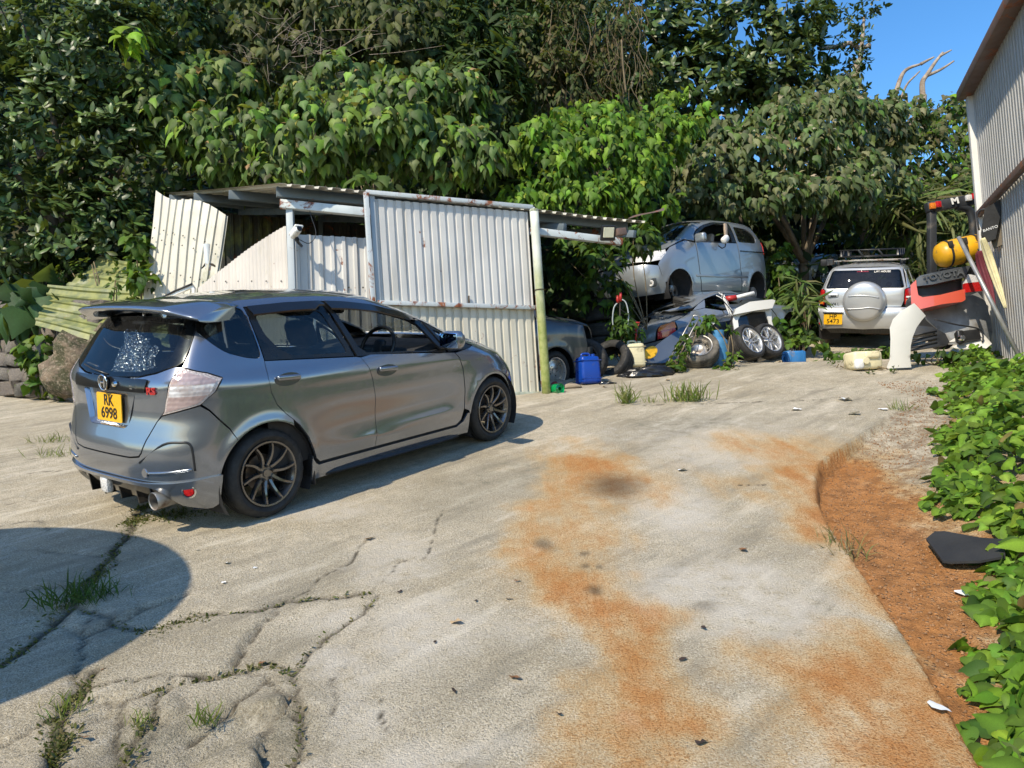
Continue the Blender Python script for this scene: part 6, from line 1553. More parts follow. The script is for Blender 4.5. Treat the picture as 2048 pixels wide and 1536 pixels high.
# gas cylinder
M['cyl_blue'] = pmat('blue_cylinder_paint', (.06, .22, .42), .5, var=.25, dirt=(.20, .13, .08), dirt_amt=.35)
gc = thing('gas_cylinder', 'faded blue gas cylinder with collar between the tyre and the alloy wheels', 'gas cylinder', loc=GP(1440, 731, .0))
lathe('body', [(0, .02), (.11, .0), (.135, .03), (.14, .10), (.14, .30), (.13, .36), (.09, .41), (.04, .43), (0, .43)], M['cyl_blue'], gc, 28, 'z')
lathe('collar', [(.085, .40), (.09, .52), (.082, .52), (.078, .41)], M['cyl_blue'], gc, 24, 'z'); lathe('valve', [(.03, .42), (.03, .47), (.018, .48), (.018, .54), (0, .54)], M['steel'], gc, 14, 'z'); lathe('foot_ring', [(.115, -.02), (.12, .04), (.11, .04), (.108, -.02)], M['cyl_blue'], gc, 24, 'z')
# tailgate propped up
dT = 12.4
tg = thing('loose_tailgate', 'white tailgate with dark glass propped upright behind the alloy wheels', 'tailgate', mat=stand(1515, 712, dT, 8, -8))
o_ = (1515, 712)
outl = pxp([(1474, 712), (1468, 640), (1474, 618), (1500, 606), (1549, 600), (1553, 612), (1550, 640), (1562, 700), (1560, 712)], o_, dT); hole = pxp([(1480, 700), (1478, 640), (1484, 630), (1510, 622), (1538, 620), (1543, 640), (1551, 698)], o_, dT)
bend = lambda a, b_: (a, b_, -.30 * a * a + .04 * math.sin(b_ * 4))
panel('frame', outl, bend, M['paint_white'], tg, holes=[hole], cell=.06, gap=0, thick=.05)
panel('window', hole, bend, M['glass_tint'], tg, cell=.1, off=-.02, gap=0, thick=0)
panel('spoiler', pxp([(1466, 630), (1472, 617), (1500, 604), (1550, 598), (1556, 600), (1548, 616), (1510, 622)], o_, dT), lambda a, b_: (a, b_, .10 - .2 * a * a), M['paint_white'], tg, cell=.06, gap=0, thick=.12)
panel('lining', [(p[0] * .97, p[1] * .97) for p in outl], lambda a, b_: (a, b_, -.12 - .3 * a * a), M['interior'], tg, cell=.1, gap=0, thick=.01)
# bent silver bonnet leaning on the wreck, rods, red tools
bn = thing('loose_bonnet', 'bent dark blue-grey car panel leaning on the crushed silver car', 'car panel', mat=stand(1345, 730, 11.6, 16, -34))
panel('sheet', pxp([(1292, 722), (1300, 700), (1345, 668), (1390, 640), (1404, 636), (1398, 668), (1380, 725)], (1345, 730), 11.6, 1.05), lambda a, b_: (a, b_, .05 * math.sin(a * 5) + .03 * math.sin(b_ * 7)), M['paint_blue_grey'], bn, cell=.06, gap=0, thick=.02)
tr = thing('trolley_frame', 'bent steel tube handle of a trolley standing among the vines', 'trolley', loc=tuple(PD(1345, 722, 11.2)))
q = lambda u, v, d: rel(PD(u, v, d), PD(1345, 722, 11.2))
for du in (0, 14): tube('tube', [q(1337 + du, 724, 11.1), q(1372 + du, 658, 11.3), q(1385 + du, 636, 11.35)], .012, M['steel'], tr, 8)
tube('crossbar', [q(1385, 636, 11.35), q(1388, 631, 11.35), q(1396, 631, 11.35), q(1399, 636, 11.35)], .012, M['steel'], tr, 8)
M['red_plastic'] = pmat('red_plastic', (.42, .025, .02), .45, var=.2)
bc = thing('bolt_cutter', 'red-handled bolt cutter with grey hoses stuck upright among the creepers', 'tool', loc=tuple(PD(1240, 660, 11.3)))
q = lambda u, v, d=11.3: rel(PD(u, v, d), PD(1240, 660, 11.3))
for a, b_ in (((1236, 606), (1234, 591)), ((1241, 603), (1241, 585))): tube('grip', [q(*a), q(*b_)], .022, M['red_plastic'], bc, 10)
tube('shaft', [q(1240, 660), q(1240, 606)], .012, M['dark_steel'], bc, 8)
for pts in ([(1228, 660), (1225, 640), (1228, 615), (1236, 605)], [(1255, 655), (1257, 630), (1252, 606), (1244, 599)]): tube('hose', crom([q(*p) for p in pts], 4), .010, M['frame_grey'], bc, 6)
sp_ = thing('spade_handle', 'red D-shaped spade handle poking out of the creepers', 'spade', loc=tuple(PD(1272, 668, 11.4)))
q = lambda u, v, d=11.4: rel(PD(u, v, d), PD(1272, 668, 11.4))
tube('grip', [q(1265, 645), q(1279, 645), q(1277, 650), q(1272, 658), q(1267, 650)], .012, M['red_plastic'], sp_, 8, closed=True); tube('shaft', [q(1272, 658), q(1272, 690)], .014, M['red_plastic'], sp_, 8)
jk = thing('hand_jack_handle', 'red and white steel handle lying across the black wreck under the minivan', 'tool', loc=tuple(PD(1470, 594, 13.2)))
q = lambda u, v, d=13.2: rel(PD(u, v, d), PD(1470, 594, 13.2))
tube('red_grip', [q(1452, 598), q(1472, 595)], .05, M['red_plastic'], jk, 10); tube('white_bar', [q(1472, 595), q(1508, 586)], .035, M['white_plastic'], jk, 10)
wrs = thing('cable_bundle', 'pale bundle of loose cables hanging on the black wreck', 'cables', loc=tuple(PD(1452, 596, 13.1)))
rs = random.Random(3)
for i in range(9):
    a = [rel(PD(1432 + rs.uniform(0, 18), 588 + rs.uniform(-3, 4), 13.0), PD(1452, 596, 13.1)), rel(PD(1448 + rs.uniform(-4, 8), 602 + rs.uniform(-4, 4), 12.95), PD(1452, 596, 13.1)), rel(PD(1460 + rs.uniform(-6, 8), 628 + rs.uniform(-8, 6), 12.9), PD(1452, 596, 13.1))]
    tube('cable', crom(a, 5), .008, M['white_plastic'] if i % 3 else M['black_plastic'], wrs, 5)
yd = thing('yellow_disc', 'small yellow plastic disc behind the cream jerrycan', 'disc', mat=stand(1301, 705, 11.3, 20, -20, 35)); lathe('disc', [(0, .02), (.13, .015), (.14, 0), (0, -.01)], pmat('yellow_plastic', (.72, .40, .02), .45), yd, 24, 'z', scale=(1, .6, 1))
# heap of black plastic
def crumple(name, label, cat, p, sx, sy, sz, m, seed=0, sub=4):
    bm = bmesh.new(); bmesh.ops.create_icosphere(bm, subdivisions=sub, radius=1)
    for v in bm.verts:
        n_ = v.co.copy(); k = 1
        for f, a in ((2.3, .22), (5.1, .14), (11, .08), (21, .035)): k += a * math.sin(n_.x * f + seed + n_.z * f * .7) * math.sin(n_.y * f * 1.1 + seed * 2 + n_.z * f)
        v.co = Vector((n_.x * k * sx, n_.y * k * sy, max(n_.z * k * sz, -.02)))
    o = bmobj(name, bm, m, auto=0, loc=p); return tag(o, label, cat)
M['bin_liner'] = pmat('black_bin_liner', (.012, .012, .013), .28, var=.2, bump=.5, bscale=18)
crumple('plastic_sheet_heap', 'crumpled black plastic sheet on the ground in front of the cream jerrycan', 'plastic sheet', GP(1290, 752, 0), .36, .16, .13, M['bin_liner'], 2)
crumple('small_plastic_heap', 'small crumpled black plastic piece beside the blue jerrycan', 'plastic sheet', GP(1216, 768, 0), .12, .05, .035, M['bin_liner'], 5, 3)
gb = thing('plastic_bottle', 'green plastic bottle lying with its round base towards the yard', 'bottle', mat=up_frame(GP(1120, 786, .055), 35) @ Matrix.Rotation(math.radians(90), 4, 'X'))
s = NT('green_bottle'); s.princ((.0, .36, .10), .12, 0, None, 1.0, trans=.35); lathe('bottle', [(.025, .0), (.045, -.012), (.062, -.012), (.068, .01), (.068, -.20)], s.m, gb, 20, 'y'); lathe('neck', [(.068, -.20), (.05, -.25), (.02, -.27), (.02, -.31), (0, -.31)], s.m, gb, 20, 'y')
crumple('old_shoe', 'beige dusty rag lying behind the green bottle', 'rag', GP(1138, 776, .02), .15, .06, .045, pmat('beige_cloth', (.30, .24, .17), .9), 3, 3)
crumple('red_rag', 'small dark red rag at the foot of the gate post', 'rag', GP(1108, 777, .03), .05, .05, .06, pmat('red_cloth', (.20, .02, .025), .9), 8, 3)
# ---- right-hand group: wing, tailgates, bumper, panels
dF = 10.35
wing = thing('loose_front_wing', 'white car wing standing upright on the concrete in front of the off-road car', 'car panel', mat=stand(1800, 736, dF, -12, 2))
wo = [(1821.5, 608), (1846, 632.5), (1837, 642), (1827, 656), (1820, 675), (1817.5, 692), (1818, 718), (1821.5, 735), (1776, 737), (1778, 729), (1781, 718), (1780, 678), (1778, 656), (1783, 639), (1797, 623)]
wo = pxp(wo, (1800, 736), dF)
panel('skin', wo, lambda a, b_: (a, b_, -1.1 * (a - .02) ** 2 + .10 * math.sin(b_ * 2.2) - (.012 if .14 < b_ < .16 else 0)), M['paint_white'], wing, cell=.035, gap=0, thick=.035)
dA = 11.2
rt = bpy.data.objects.new('temporary_frame', None); rt.matrix_basis = stand(1890, 620, dA, -10, -6); COL.objects.link(rt)
lt = thing('loose_tail_lamp', 'red and clear car tail lamp propped beside the orange forklift body', 'lamp', mat=stand(1890, 620, dA, -10, -6))
z2_ = lambda L_: pxp([(1780 + a / 6.98, 520 + b_ / 6.98) for a, b_ in L_], (1890, 620), dA)
sk = lambda d: (lambda a, b_: (a, b_, d - .35 * a * a))
panel('counterweight', z2_([(340, 330), (410, 258), (415, 360), (430, 480), (480, 512), (700, 490), (1030, 408), (1032, 560), (980, 592), (720, 622), (400, 692), (342, 640)]), sk(.04), M['paint_red'], rt, cell=.05, gap=0, thick=.55)
panel('counterweight_cap', z2_([(410, 355), (402, 250), (450, 208), (1110, 78), (1062, 180), (1030, 250), (590, 345)]), sk(.07), pmat('satin_black', (.09, .095, .10), .35, .4), rt, cell=.05, gap=0, thick=.50)
panel('counterweight_recess', z2_([(412, 350), (590, 340), (1035, 245), (1035, 415), (590, 475), (425, 492)]), sk(-.08), M['black_plastic'], rt, cell=.08, gap=0, thick=.02)
panel('lamp_red', z2_([(1028, 330), (1028, 462), (1300, 425), (1250, 300)]), sk(.06), M['lens_red'], lt, cell=.04, gap=0, thick=.06)
panel('lamp_clear', z2_([(1070, 200), (1028, 330), (1250, 300), (1190, 215)]), sk(.06), M['lens_clear'], lt, cell=.04, gap=0, thick=.06)
panel('pillar', z2_([(1112, 80), (1072, 195), (1190, 212), (1300, 420), (1330, 100)]), sk(.0), M['gloss_black'], lt, cell=.06, gap=0, thick=.03)
c0 = z2_([(735, 225)])[0]
text('lettering', 'TOYOTA', .115, pmat('letter_grey', (.14, .145, .15), .25, .5), rt, Matrix.Translation((c0[0], c0[1], .085)) @ Matrix.Rotation(math.radians(9.5), 4, 'Z'), .006, 1.15, .004)
dB = 11.5
gp = thing('silver_wing_panel', 'silver-grey crumpled wing panel standing behind the white wing', 'car panel', mat=stand(1930, 695, dB, 4, -6))
z3_ = lambda L_: pxp([(1780 + a / 6.98, 520 + b_ / 6.98) for a, b_ in L_], (1930, 695), dB)
panel('skin', z3_([(480, 720), (640, 690), (900, 580), (1300, 430), (1420, 560), (1450, 1000), (1400, 1180), (820, 1180), (700, 990), (520, 830)]), lambda a, b_: (a, b_, .06 * math.sin(a * 6 + 1) + .05 * math.sin(b_ * 5)), pmat('dusty_grey_panel', (.34, .35, .36), .42, .3, var=.25, dirt=(.2, .18, .15), dirt_amt=.3), gp, cell=.06, gap=0, thick=.02)
bmp = thing('black_bumper', 'black slatted front bumper lying between white wing and silver panel', 'bumper', mat=stand(1858, 700, 10.9, -16, -8))
z4_ = lambda L_: pxp([(1780 + a / 6.98, 520 + b_ / 6.98) for a, b_ in L_], (1858, 700), 10.9)
panel('shell', z4_([(270, 1265), (270, 1130), (330, 1000), (400, 900), (600, 930), (760, 1020), (815, 1140), (770, 1190)]), lambda a, b_: (a, b_, -.5 * a * a), M['black_plastic'], bmp, holes=[z4_([(330, 1060), (630, 1010), (640, 1050), (340, 1105)]), z4_([(300, 1165), (640, 1090), (650, 1120), (300, 1200)])], cell=.04, gap=0, thick=.08)
for k in range(4):
    a, b_ = z4_([(300, 1225 - k * 55), (650, 1150 - k * 55)]); tube('slat', [(a[0], a[1], .03), (b_[0], b_[1], .0)], .012, M['black_plastic'], bmp, 6)
wp = thing('torn_white_panel', 'torn white and pale blue body panel lying on the leaves by the building', 'car panel', mat=stand(1950, 698, 10.9, 6, -48))
z5_ = lambda L_: [(a, b_ * 1.35) for a, b_ in pxp([(1780 + a / 6.98, 520 + b_ / 6.98) for a, b_ in L_], (1950, 698), 10.9)]
panel('skin', z5_([(900, 1165), (1150, 1090), (1060, 1075), (920, 1080), (1100, 1010), (1290, 1005), (1460, 1015), (1465, 1190), (1320, 1265), (1250, 1225), (1120, 1215)]), lambda a, b_: (a, b_, .05 * math.sin(a * 7) - .1 * a * a), M['paint_white'], wp, cell=.05, gap=0, thick=.015)
dr = thing('lamp_unit', 'dark headlamp unit with bulb sockets hanging on the silver panel', 'lamp', mat=stand(1935, 672, 11.0, 0, -10))
bm = bmesh.new(); bm_box(bm, (0, 0, 0), (.34, .16, .10), .03, 2, Matrix.Rotation(.12, 3, 'Z')); bm_box(bm, (-.14, -.03, .05), (.10, .20, .08), .03, 3); bmobj('housing', bm, M['black_plastic'], dr); lathe('socket', [(0, .05), (.035, .04), (.05, 0)], M['chrome'], dr, 16, 'z', loc=(-.14, -.05, .08)); tube('wire', crom([(-.45, .25, .0), (-.2, .16, .05), (.12, .10, .05), (.19, .0, .05), (.17, -.10, .05)], 5), .012, M['black_plastic'], dr, 6)
# ---- forklift behind
dK = 12.6
fk = thing('forklift_truck', 'forklift truck with dark overhead guard and orange counterweight beside the ribbed building', 'forklift', loc=tuple(PD(1905, 690, dK)))
q = lambda u, v, d=dK: rel(PD(u, v, d), PD(1905, 690, dK))
M['forklift_black'] = pmat('forklift_black', (.03, .032, .036), .45, var=.2, dirt=(.12, .1, .08), dirt_amt=.15)
bar('guard_post', q(1864, 600), q(1863, 424), .12, .12, M['forklift_black'], fk, (0, 1, 0), .02)
bar('guard_beam', q(1852, 416), q(1985, 393), .14, .17, M['forklift_black'], fk, (0, 0, 1), .03)
bar('guard_side', q(1856, 414), q(1890, 405, 14.6), .12, .12, M['forklift_black'], fk, (0, 0, 1), .03); bar('guard_side', q(1980, 392), q(1990, 386, 14.6), .12, .12, M['forklift_black'], fk, (0, 0, 1), .03)
tube('front_pillar', crom([q(1915, 412), q(1938, 420), q(1946, 445), q(1950, 500), q(1952, 560)], 5), .065, M['forklift_black'], fk, 10)
bar('guard_post', q(1985, 600), q(1982, 394), .12, .12, M['forklift_black'], fk, (0, 1, 0), .02)
bm = bmesh.new(); bm_box(bm, (0, 0, 0), (1.15, 1.6, .75), .12, 3); bmobj('chassis', bm, M['forklift_black'], fk, loc=tuple(q(1925, 620, 12.9)))
for ch in list(rt.children):
    mb = Matrix.Translation(-Vector(fk.location)) @ rt.matrix_basis @ ch.matrix_basis; ch.parent = fk; ch.matrix_basis = mb
bpy.data.objects.remove(rt)
bm = bmesh.new(); bm_box(bm, (0, 0, 0), (1.0, .5, .10), .03, 2); bmobj('cylinder_tray', bm, M['forklift_black'], fk, loc=tuple(q(1925, 545, 12.8)))
for uu in (1882, 1968): lathe('tyre', [(.12, -.11), (.30, -.11), (.34, -.08), (.34, .08), (.30, .11), (.12, .11)], M['rubber'], fk, 28, 'x', loc=tuple(q(uu, 660, 13.4)))
for (a, b_, d_, n_) in ((1865, 410, 'lens_amber', 'indicator'), (1876, 407, 'lens_red', 'tail_light'), (1948, 391, 'lens_red', 'tail_light'), (1960, 388, 'lens_amber', 'indicator'), (1937, 394, 'lens_clear', 'reversing_light')):
    bm = bmesh.new(); bm_box(bm, (0, 0, 0), (.09, .06, .10), .012, 2); bmobj(n_, bm, M[d_], fk, loc=tuple(q(a, b_ + 2, dK - .09)))
text('guard_badge', 'M', .14, M['white_plastic'], fk, Matrix.Translation(Vector(q(1910, 402, dK - .1))) @ Matrix.Rotation(math.radians(90), 4, 'X') @ Matrix.Rotation(math.radians(8), 4, 'Z'), .003, 1.2, .006)
M['yellow_paint'] = pmat('worn_yellow_paint', (.70, .36, .012), .42, var=.15, dirt=(.08, .06, .04), dirt_amt=.22, dscale=9)
la_, lb_ = Vector(PD(1876, 512, 12.15)), Vector(PD(1964, 492, 12.15))
lp = thing('lpg_cylinder', 'yellow gas cylinder strapped across the back of the forklift', 'gas cylinder', mat=basis((la_ + lb_) / 2, lb_ - la_) @ Matrix.Scale(1.16, 4))
lathe('body', [(0, -.33), (.08, -.33), (.15, -.29), (.178, -.22), (.18, 0), (.183, .0), (.183, .02), (.18, .02), (.18, .22), (.15, .30), (.10, .34), (0, .35)], M['yellow_paint'], lp, 32, 'x')
lathe('collar', [(.13, .30), (.15, .46), (.14, .46), (.12, .31)], M['yellow_paint'], lp, 24, 'x')
for x in (-.20, -.005, .18): lathe('strap', [(.182, x - .014), (.189, x - .014), (.189, x + .014), (.182, x + .014)], M['black_cloth'], lp, 32, 'x'); box('buckle', (x, -.17, .10), (.06, .04, .09), M['dark_steel'], lp, .01)
# ---- things hung on the building wall
pole = thing('steel_pole', 'grey steel pole leaning against the ribbed building', 'pole', loc=tuple(GP(2038, 712)))
tube('tube', [rel(PD(2038, 712, 10.2), GP(2038, 712)), rel(PD(1917, 474, 10.9), GP(2038, 712))], .028, pmat('galvanised', (.36, .36, .35), .4, .5), pole, 14)
def umbrella(name, label, a, b_, m, fold):
    t = thing(name, label, 'umbrella', loc=tuple(PD(*a))); o_ = PD(*a)
    pts = [rel(PD(*a), o_), rel(PD((a[0] * .6 + b_[0] * .4), (a[1] * .6 + b_[1] * .4), a[2]), o_), rel(PD(*b_), o_)]
    P = crom(pts, 8); secs = []
    ax = Vector(P[-1] - P[0]).normalized(); e1 = ax.orthogonal().normalized(); e2 = ax.cross(e1)
    for i, p in enumerate(P):
        t_ = i / (len(P) - 1); r_ = fold * (.45 + .75 * math.sin(t_ * 2.4 + .35)) * (1 - .55 * t_ ** 3)
        secs.append([tuple(Vector(p) + (e1 * math.cos(w_) + e2 * math.sin(w_)) * r_ * (1 + .22 * math.sin(w_ * 5 + t_ * 2.5))) for w_ in np.linspace(0, 2 * math.pi, 26, endpoint=False)])
    loft('canopy', secs, m, t, auto=0); tube('stick', [P[0] + (P[0] - P[3]) * .6, P[0]], .01, M['dark_steel'], t, 6)
    return t
M['cloth_cream'] = pmat('cream_cloth', (.58, .52, .30), .9, var=.2, bump=.3, bscale=30); M['cloth_red'] = pmat('burgundy_cloth', (.12, .018, .028), .85, var=.25)
umbrella('folded_umbrella', 'cream folded umbrella hanging on the ribbed building', (1966, 478, 10.9), (2011, 616, 10.4), M['cloth_cream'], .045)
umbrella('folded_umbrella', 'burgundy folded umbrella hanging beside the cream one', (1958, 505, 11.0), (1988, 614, 10.5), M['cloth_red'], .055)
bg_ = thing('hanging_bag', 'black bag with printed flap hung from the wall rail of the ribbed building', 'bag', mat=stand(1992, 450, 10.85, -42, 0, -6))
z6_ = lambda L_: pxp([(1800 + a / 7.68, 360 + b_ / 7.68) for a, b_ in L_], (1992, 450), 10.85, 1.15)
panel('flap', z6_([(1330, 480), (1510, 350), (1520, 600), (1500, 880), (1350, 950), (1320, 800)]), lambda a, b_: (a, b_, .05 + .25 * a * a), M['black_cloth'], bg_, cell=.05, gap=0, thick=.04)
panel('back', z6_([(1480, 360), (1590, 350), (1650, 600), (1640, 900), (1470, 1000), (1430, 900)]), lambda a, b_: (a, b_, -.06), pmat('canvas_brown', (.14, .115, .085), .9), bg_, cell=.06, gap=0, thick=.03)
tube('handle', crom([z6_([p])[0] + (.03,) for p in ((1290, 760), (1245, 560), (1280, 490), (1340, 480))], 5), .012, M['black_plastic'], bg_, 8); tube('hook', [z6_([p])[0] + (.0,) for p in ((1520, 340), (1540, 320), (1660, 305))], .012, M['white_plastic'], bg_, 6)
c0 = z6_([(1425, 745)])[0]; text('print', 'BANTO', .055, M['white_plastic'], bg_, Matrix.Translation((c0[0], c0[1], .055 + .25 * c0[0] ** 2)) @ Matrix.Rotation(math.radians(20), 4, 'Z'), .001)
# ---- black mat and white frame behind the hatchback
mt0 = GP(1930, 1100)
mato = thing('car_mat', 'black rubber car mat lying on the rusty strip under the leaves', 'mat', loc=tuple(mt0))
mp = [(1852, 1075), (1870, 1064), (1890, 1066), (1960, 1086), (2010, 1094), (2012, 1128), (1960, 1130), (1900, 1122), (1885, 1118)]
mw = [G(*p) for p in mp]
bm = bmesh.new(); f = bm.faces.new([bm.verts.new((p[0] - mt0.x, p[1] - mt0.y, 0)) for p in mw]); r_ = bmesh.ops.extrude_face_region(bm, geom=[f])
for g in r_['geom']:
    if isinstance(g, bmesh.types.BMVert): g.co.z += .012
bmesh.ops.triangulate(bm, faces=bm.faces)
for _ in range(3): bmesh.ops.subdivide_edges(bm, edges=bm.edges, cuts=1, use_grid_fill=True)
for v in bm.verts: v.co.z += gz(v.co.x + mt0.x, v.co.y + mt0.y) - mt0.z + .022 + .03 * max(0, math.sin(v.co.x * 5 + 1.5))
bmobj('mat', bm, M['black_cloth'], mato, auto=60)
wf = thing('white_door_frame', 'white car door frame with black seal standing behind the hatchback roof', 'car panel', mat=stand(350, 640, 9.6, -10, 0))
z7_ = lambda L_: pxp([(40 + a / 3.94, 340 + b_ / 3.94) for a, b_ in L_], (350, 640), 9.6)
panel('frame', z7_([(930, 1150), (940, 1090), (1130, 1000), (1250, 945), (1380, 905), (1405, 940), (1405, 1150)]), lambda a, b_: (a, b_, .05 - .1 * a * a), M['paint_white'], wf, holes=[z7_([(1160, 1060), (1250, 985), (1380, 935), (1392, 1030), (1200, 1075)])], cell=.05, gap=0, thick=.05)
tube('seal', [p + (.06,) for p in z7_([(1135, 1100), (1128, 1010), (1250, 955), (1395, 905)])], .012, M['black_plastic'], wf, 6)
# made-up canopy out of view, added to cast the round shadow at lower left
ps = G(-215, 1222); hgt = 2.25
sh = np.array(to_sun); cen = ps + sh * (hgt / sh[2])
caster = thing('shadow_canopy', 'round canopy out of view at the left, added to cast the round shadow', 'shadow_canopy', loc=(cen[0], cen[1], gz(cen[0], cen[1]) - .05))
zc0 = cen[2] - float(caster.location.z)
N8 = 56; V_ = [(0, 0, zc0 + .32)]; F_ = []
for k, (r_, dz) in enumerate(((.6, .22), (1.1, .08), (1.47, 0.0), (1.49, -.08))):
    for i in range(N8): a = 2 * math.pi * i / N8; V_.append((r_ * math.cos(a), r_ * math.sin(a), zc0 + dz))
F_ += [(0, 1 + i, 1 + (i + 1) % N8) for i in range(N8)]
for k in range(3):
    for i in range(N8): F_.append((1 + k * N8 + i, 1 + (k + 1) * N8 + i, 1 + (k + 1) * N8 + (i + 1) % N8, 1 + k * N8 + (i + 1) % N8))
mk('canopy', V_, F_, M['cloth_cream'], caster); tube('pole', [(0, 0, -.1), (0, 0, zc0 + .3)], .02, M['steel'], caster, 10)
# ------------------------------------------------------------------ leaves
def leaf_shape(kind):
    if kind == 'heart':
        mid = [(0, 0, 0), (0, .30, .05), (0, .62, .05), (0, 1.08, -.14)]
        sd = [(.26, -.07, -.05), (.47, .20, -.10), (.20, .62, -.06)]
    elif kind == 'round':
        mid = [(0, 0, 0), (0, .34, .05), (0, .70, .03), (0, 1.06, -.12)]
        sd = [(.33, -.10, .02), (.50, .22, -.06), (.27, .68, -.06)]
    elif kind == 'ellip':
        mid = [(0, 0, 0), (0, .36, .03), (0, .72, .02), (0, 1.0, -.06)]
        sd = [(.06, .08, .0), (.205, .42, -.03), (.17, .74, -.04)]
    elif kind == 'lance':
        mid = [(0, 0, 0), (0, .36, .05), (0, .72, .0), (0, 1.0, -.16)]
        sd = [(.05, .06, .0), (.105, .38, .02), (.075, .72, -.02)]
    V = mid + sd + [(-a, b_, c) for a, b_, c in sd]
    T = []
    for o_ in (4, 7):
        q = [(0, o_, o_ + 1), (0, o_ + 1, 1), (1, o_ + 1, o_ + 2), (1, o_ + 2, 2), (2, o_ + 2, 3)]
        T += q if o_ == 4 else [(a, c, b_) for a, b_, c in q]
    return np.array(V, float), np.array(T)
def smooth_leaf(sides, mids):
    n = len(sides); V = [(0, y, .05 * math.sin(min(1, y) * 3) - .13 * max(0, y) ** 2) for y in mids]
    V += [(x, y, -.16 * x - .13 * max(0, y) ** 2 + .02 * math.sin(y * 9)) for x, y in sides]; V += [(-x, y, -.16 * x - .13 * max(0, y) ** 2 + .02 * math.sin(y * 9 + 1)) for x, y in sides]
    T = []; m = len(mids)
    for side, o_ in ((1, m), (-1, m + n)):
        q = [(0, o_, 1)]
        for i in range(n - 1): q += [(i + 1, o_ + i, o_ + i + 1), (i + 1, o_ + i + 1, i + 2)]
        q.append((n, o_ + n - 1, n + 1))
        T += q if side > 0 else [(a, c, b_) for a, b_, c in q]
    return np.array(V, float), np.array(T)
SHAPE = {k: leaf_shape(k) for k in ('heart', 'round', 'ellip', 'lance')}
SHAPE['ovate'] = smooth_leaf([(.16, -.11), (.33, -.08), (.46, .08), (.50, .26), (.44, .46), (.30, .68), (.13, .90)], [0, .04, .10, .20, .34, .52, .72, .92, 1.10])
VEINS = {k: np.array([1.35, 1.25, 1.2, 1.05] + [.9] * 6)[:, None] for k in ('heart', 'round', 'ellip', 'lance')}
VEINS['ovate'] = np.array([1.4] * 9 + [.92] * 14)[:, None]
def leaf_mat(name, gloss=.45, trans=.35, spec=.4):
    s = NT(name); a = s.attr('lc')
    c = a.outputs['Color']
    c = s.mix(s.ramp(s.noise(30, 3), .35, .7, 0, .25), c, (.03, .035, .01))
    p = s.princ(c, gloss, 0, None, spec=spec, link=False)
    t = s.n('ShaderNodeBsdfTranslucent'); s.set(t.inputs[0], s.mix(.45, c, (.26, .30, .02)))
    m = s.n('ShaderNodeMixShader'); m.inputs[0].default_value = trans; s.set(m.inputs[1], p); s.set(m.inputs[2], t.outputs[0]); s.t.links.new(m.outputs[0], s.out.inputs[0])
    return s.m
M['leaf_matte'] = leaf_mat('leaf_matte', .55, .30, .35)
M['leaf_gloss'] = leaf_mat('leaf_gloss', .42, .22, .5)
M['leaf_soft'] = leaf_mat('leaf_soft', .55, .42, .28)
s = NT('bark'); c = s.mix(s.ramp(s.noise(5, 6, .65, stretch=(1, 1, .3)), .3, .7), (.10, .075, .05), (.22, .18, .13)); s.princ(c, .9, 0, s.bump(s.noise(16, 6, .7, stretch=(1, 1, .25)), .8, .03)); M['bark'] = s.m
s = NT('dead_wood'); c = s.mix(s.ramp(s.noise(6, 6, .65), .3, .7), (.20, .15, .11), (.42, .35, .28)); s.princ(c, .9, 0, s.bump(s.noise(20, 5, .7), .7, .02)); M['dead_wood'] = s.m
s = NT('vine_stem'); s.princ(s.mix(s.ramp(s.noise(8, 3), .3, .7), (.11, .085, .045), (.20, .15, .085)), .9); M['vine_stem'] = s.m

def unit(a): return a / (np.linalg.norm(a, axis=-1, keepdims=True) + 1e-9)
def leaf_frames(P, D, Nn):
    y = unit(D); z = unit(Nn - y * np.sum(Nn * y, 1, keepdims=True)); x = np.cross(y, z); return x, y, z
def leaf_cloud(name, kind, P, D, Nn, S, Cc, m, parent=None, origin=(0, 0, 0), wide=1.0):
    Vt, T = SHAPE[kind]; k = len(Vt); n = len(P)
    x, y, z = leaf_frames(P, D, Nn)
    droop = RNG.uniform(.5, 1.9, (n, 1, 1))
    W = P[:, None, :] + S[:, None, None] * (x[:, None, :] * Vt[None, :, 0:1] * wide + y[:, None, :] * Vt[None, :, 1:2] + z[:, None, :] * Vt[None, :, 2:3] * droop)
    W = W.reshape(-1, 3) - np.array(origin)
    Tt = (T[None] + (np.arange(n) * k)[:, None, None]).reshape(-1, 3)
    me = fastmesh(name, W, Tt, m, {'lc': (Cc[:, None, :] * VEINS[kind][None]).reshape(-1, 3)})
    o = link(name, me, parent)
    return o
LEAFM = {}
def leaf_objects(kind, P, D, Nn, S, Cc, m, parent, origin, wide=1.0):
    x, y, z = leaf_frames(P, D, Nn)
    for i in range(len(P)):
        ck = tuple(np.round(Cc[i] * 60).astype(int)); key = (kind, ck, m.name, wide)
        if key not in LEAFM:
            Vt, T = SHAPE[kind]; V2 = Vt * np.array([wide, 1, 1.2]); LEAFM[key] = fastmesh('leaf', V2, T, m, {'lc': np.array([ck], float) / 60 * VEINS[kind]})
        p = P[i] - np.array(origin); s_ = S[i]
        link('leaf', LEAFM[key], parent, mat=Matrix(((x[i][0] * s_, y[i][0] * s_, z[i][0] * s_, p[0]), (x[i][1] * s_, y[i][1] * s_, z[i][1] * s_, p[1]), (x[i][2] * s_, y[i][2] * s_, z[i][2] * s_, p[2]), (0, 0, 0, 1))))
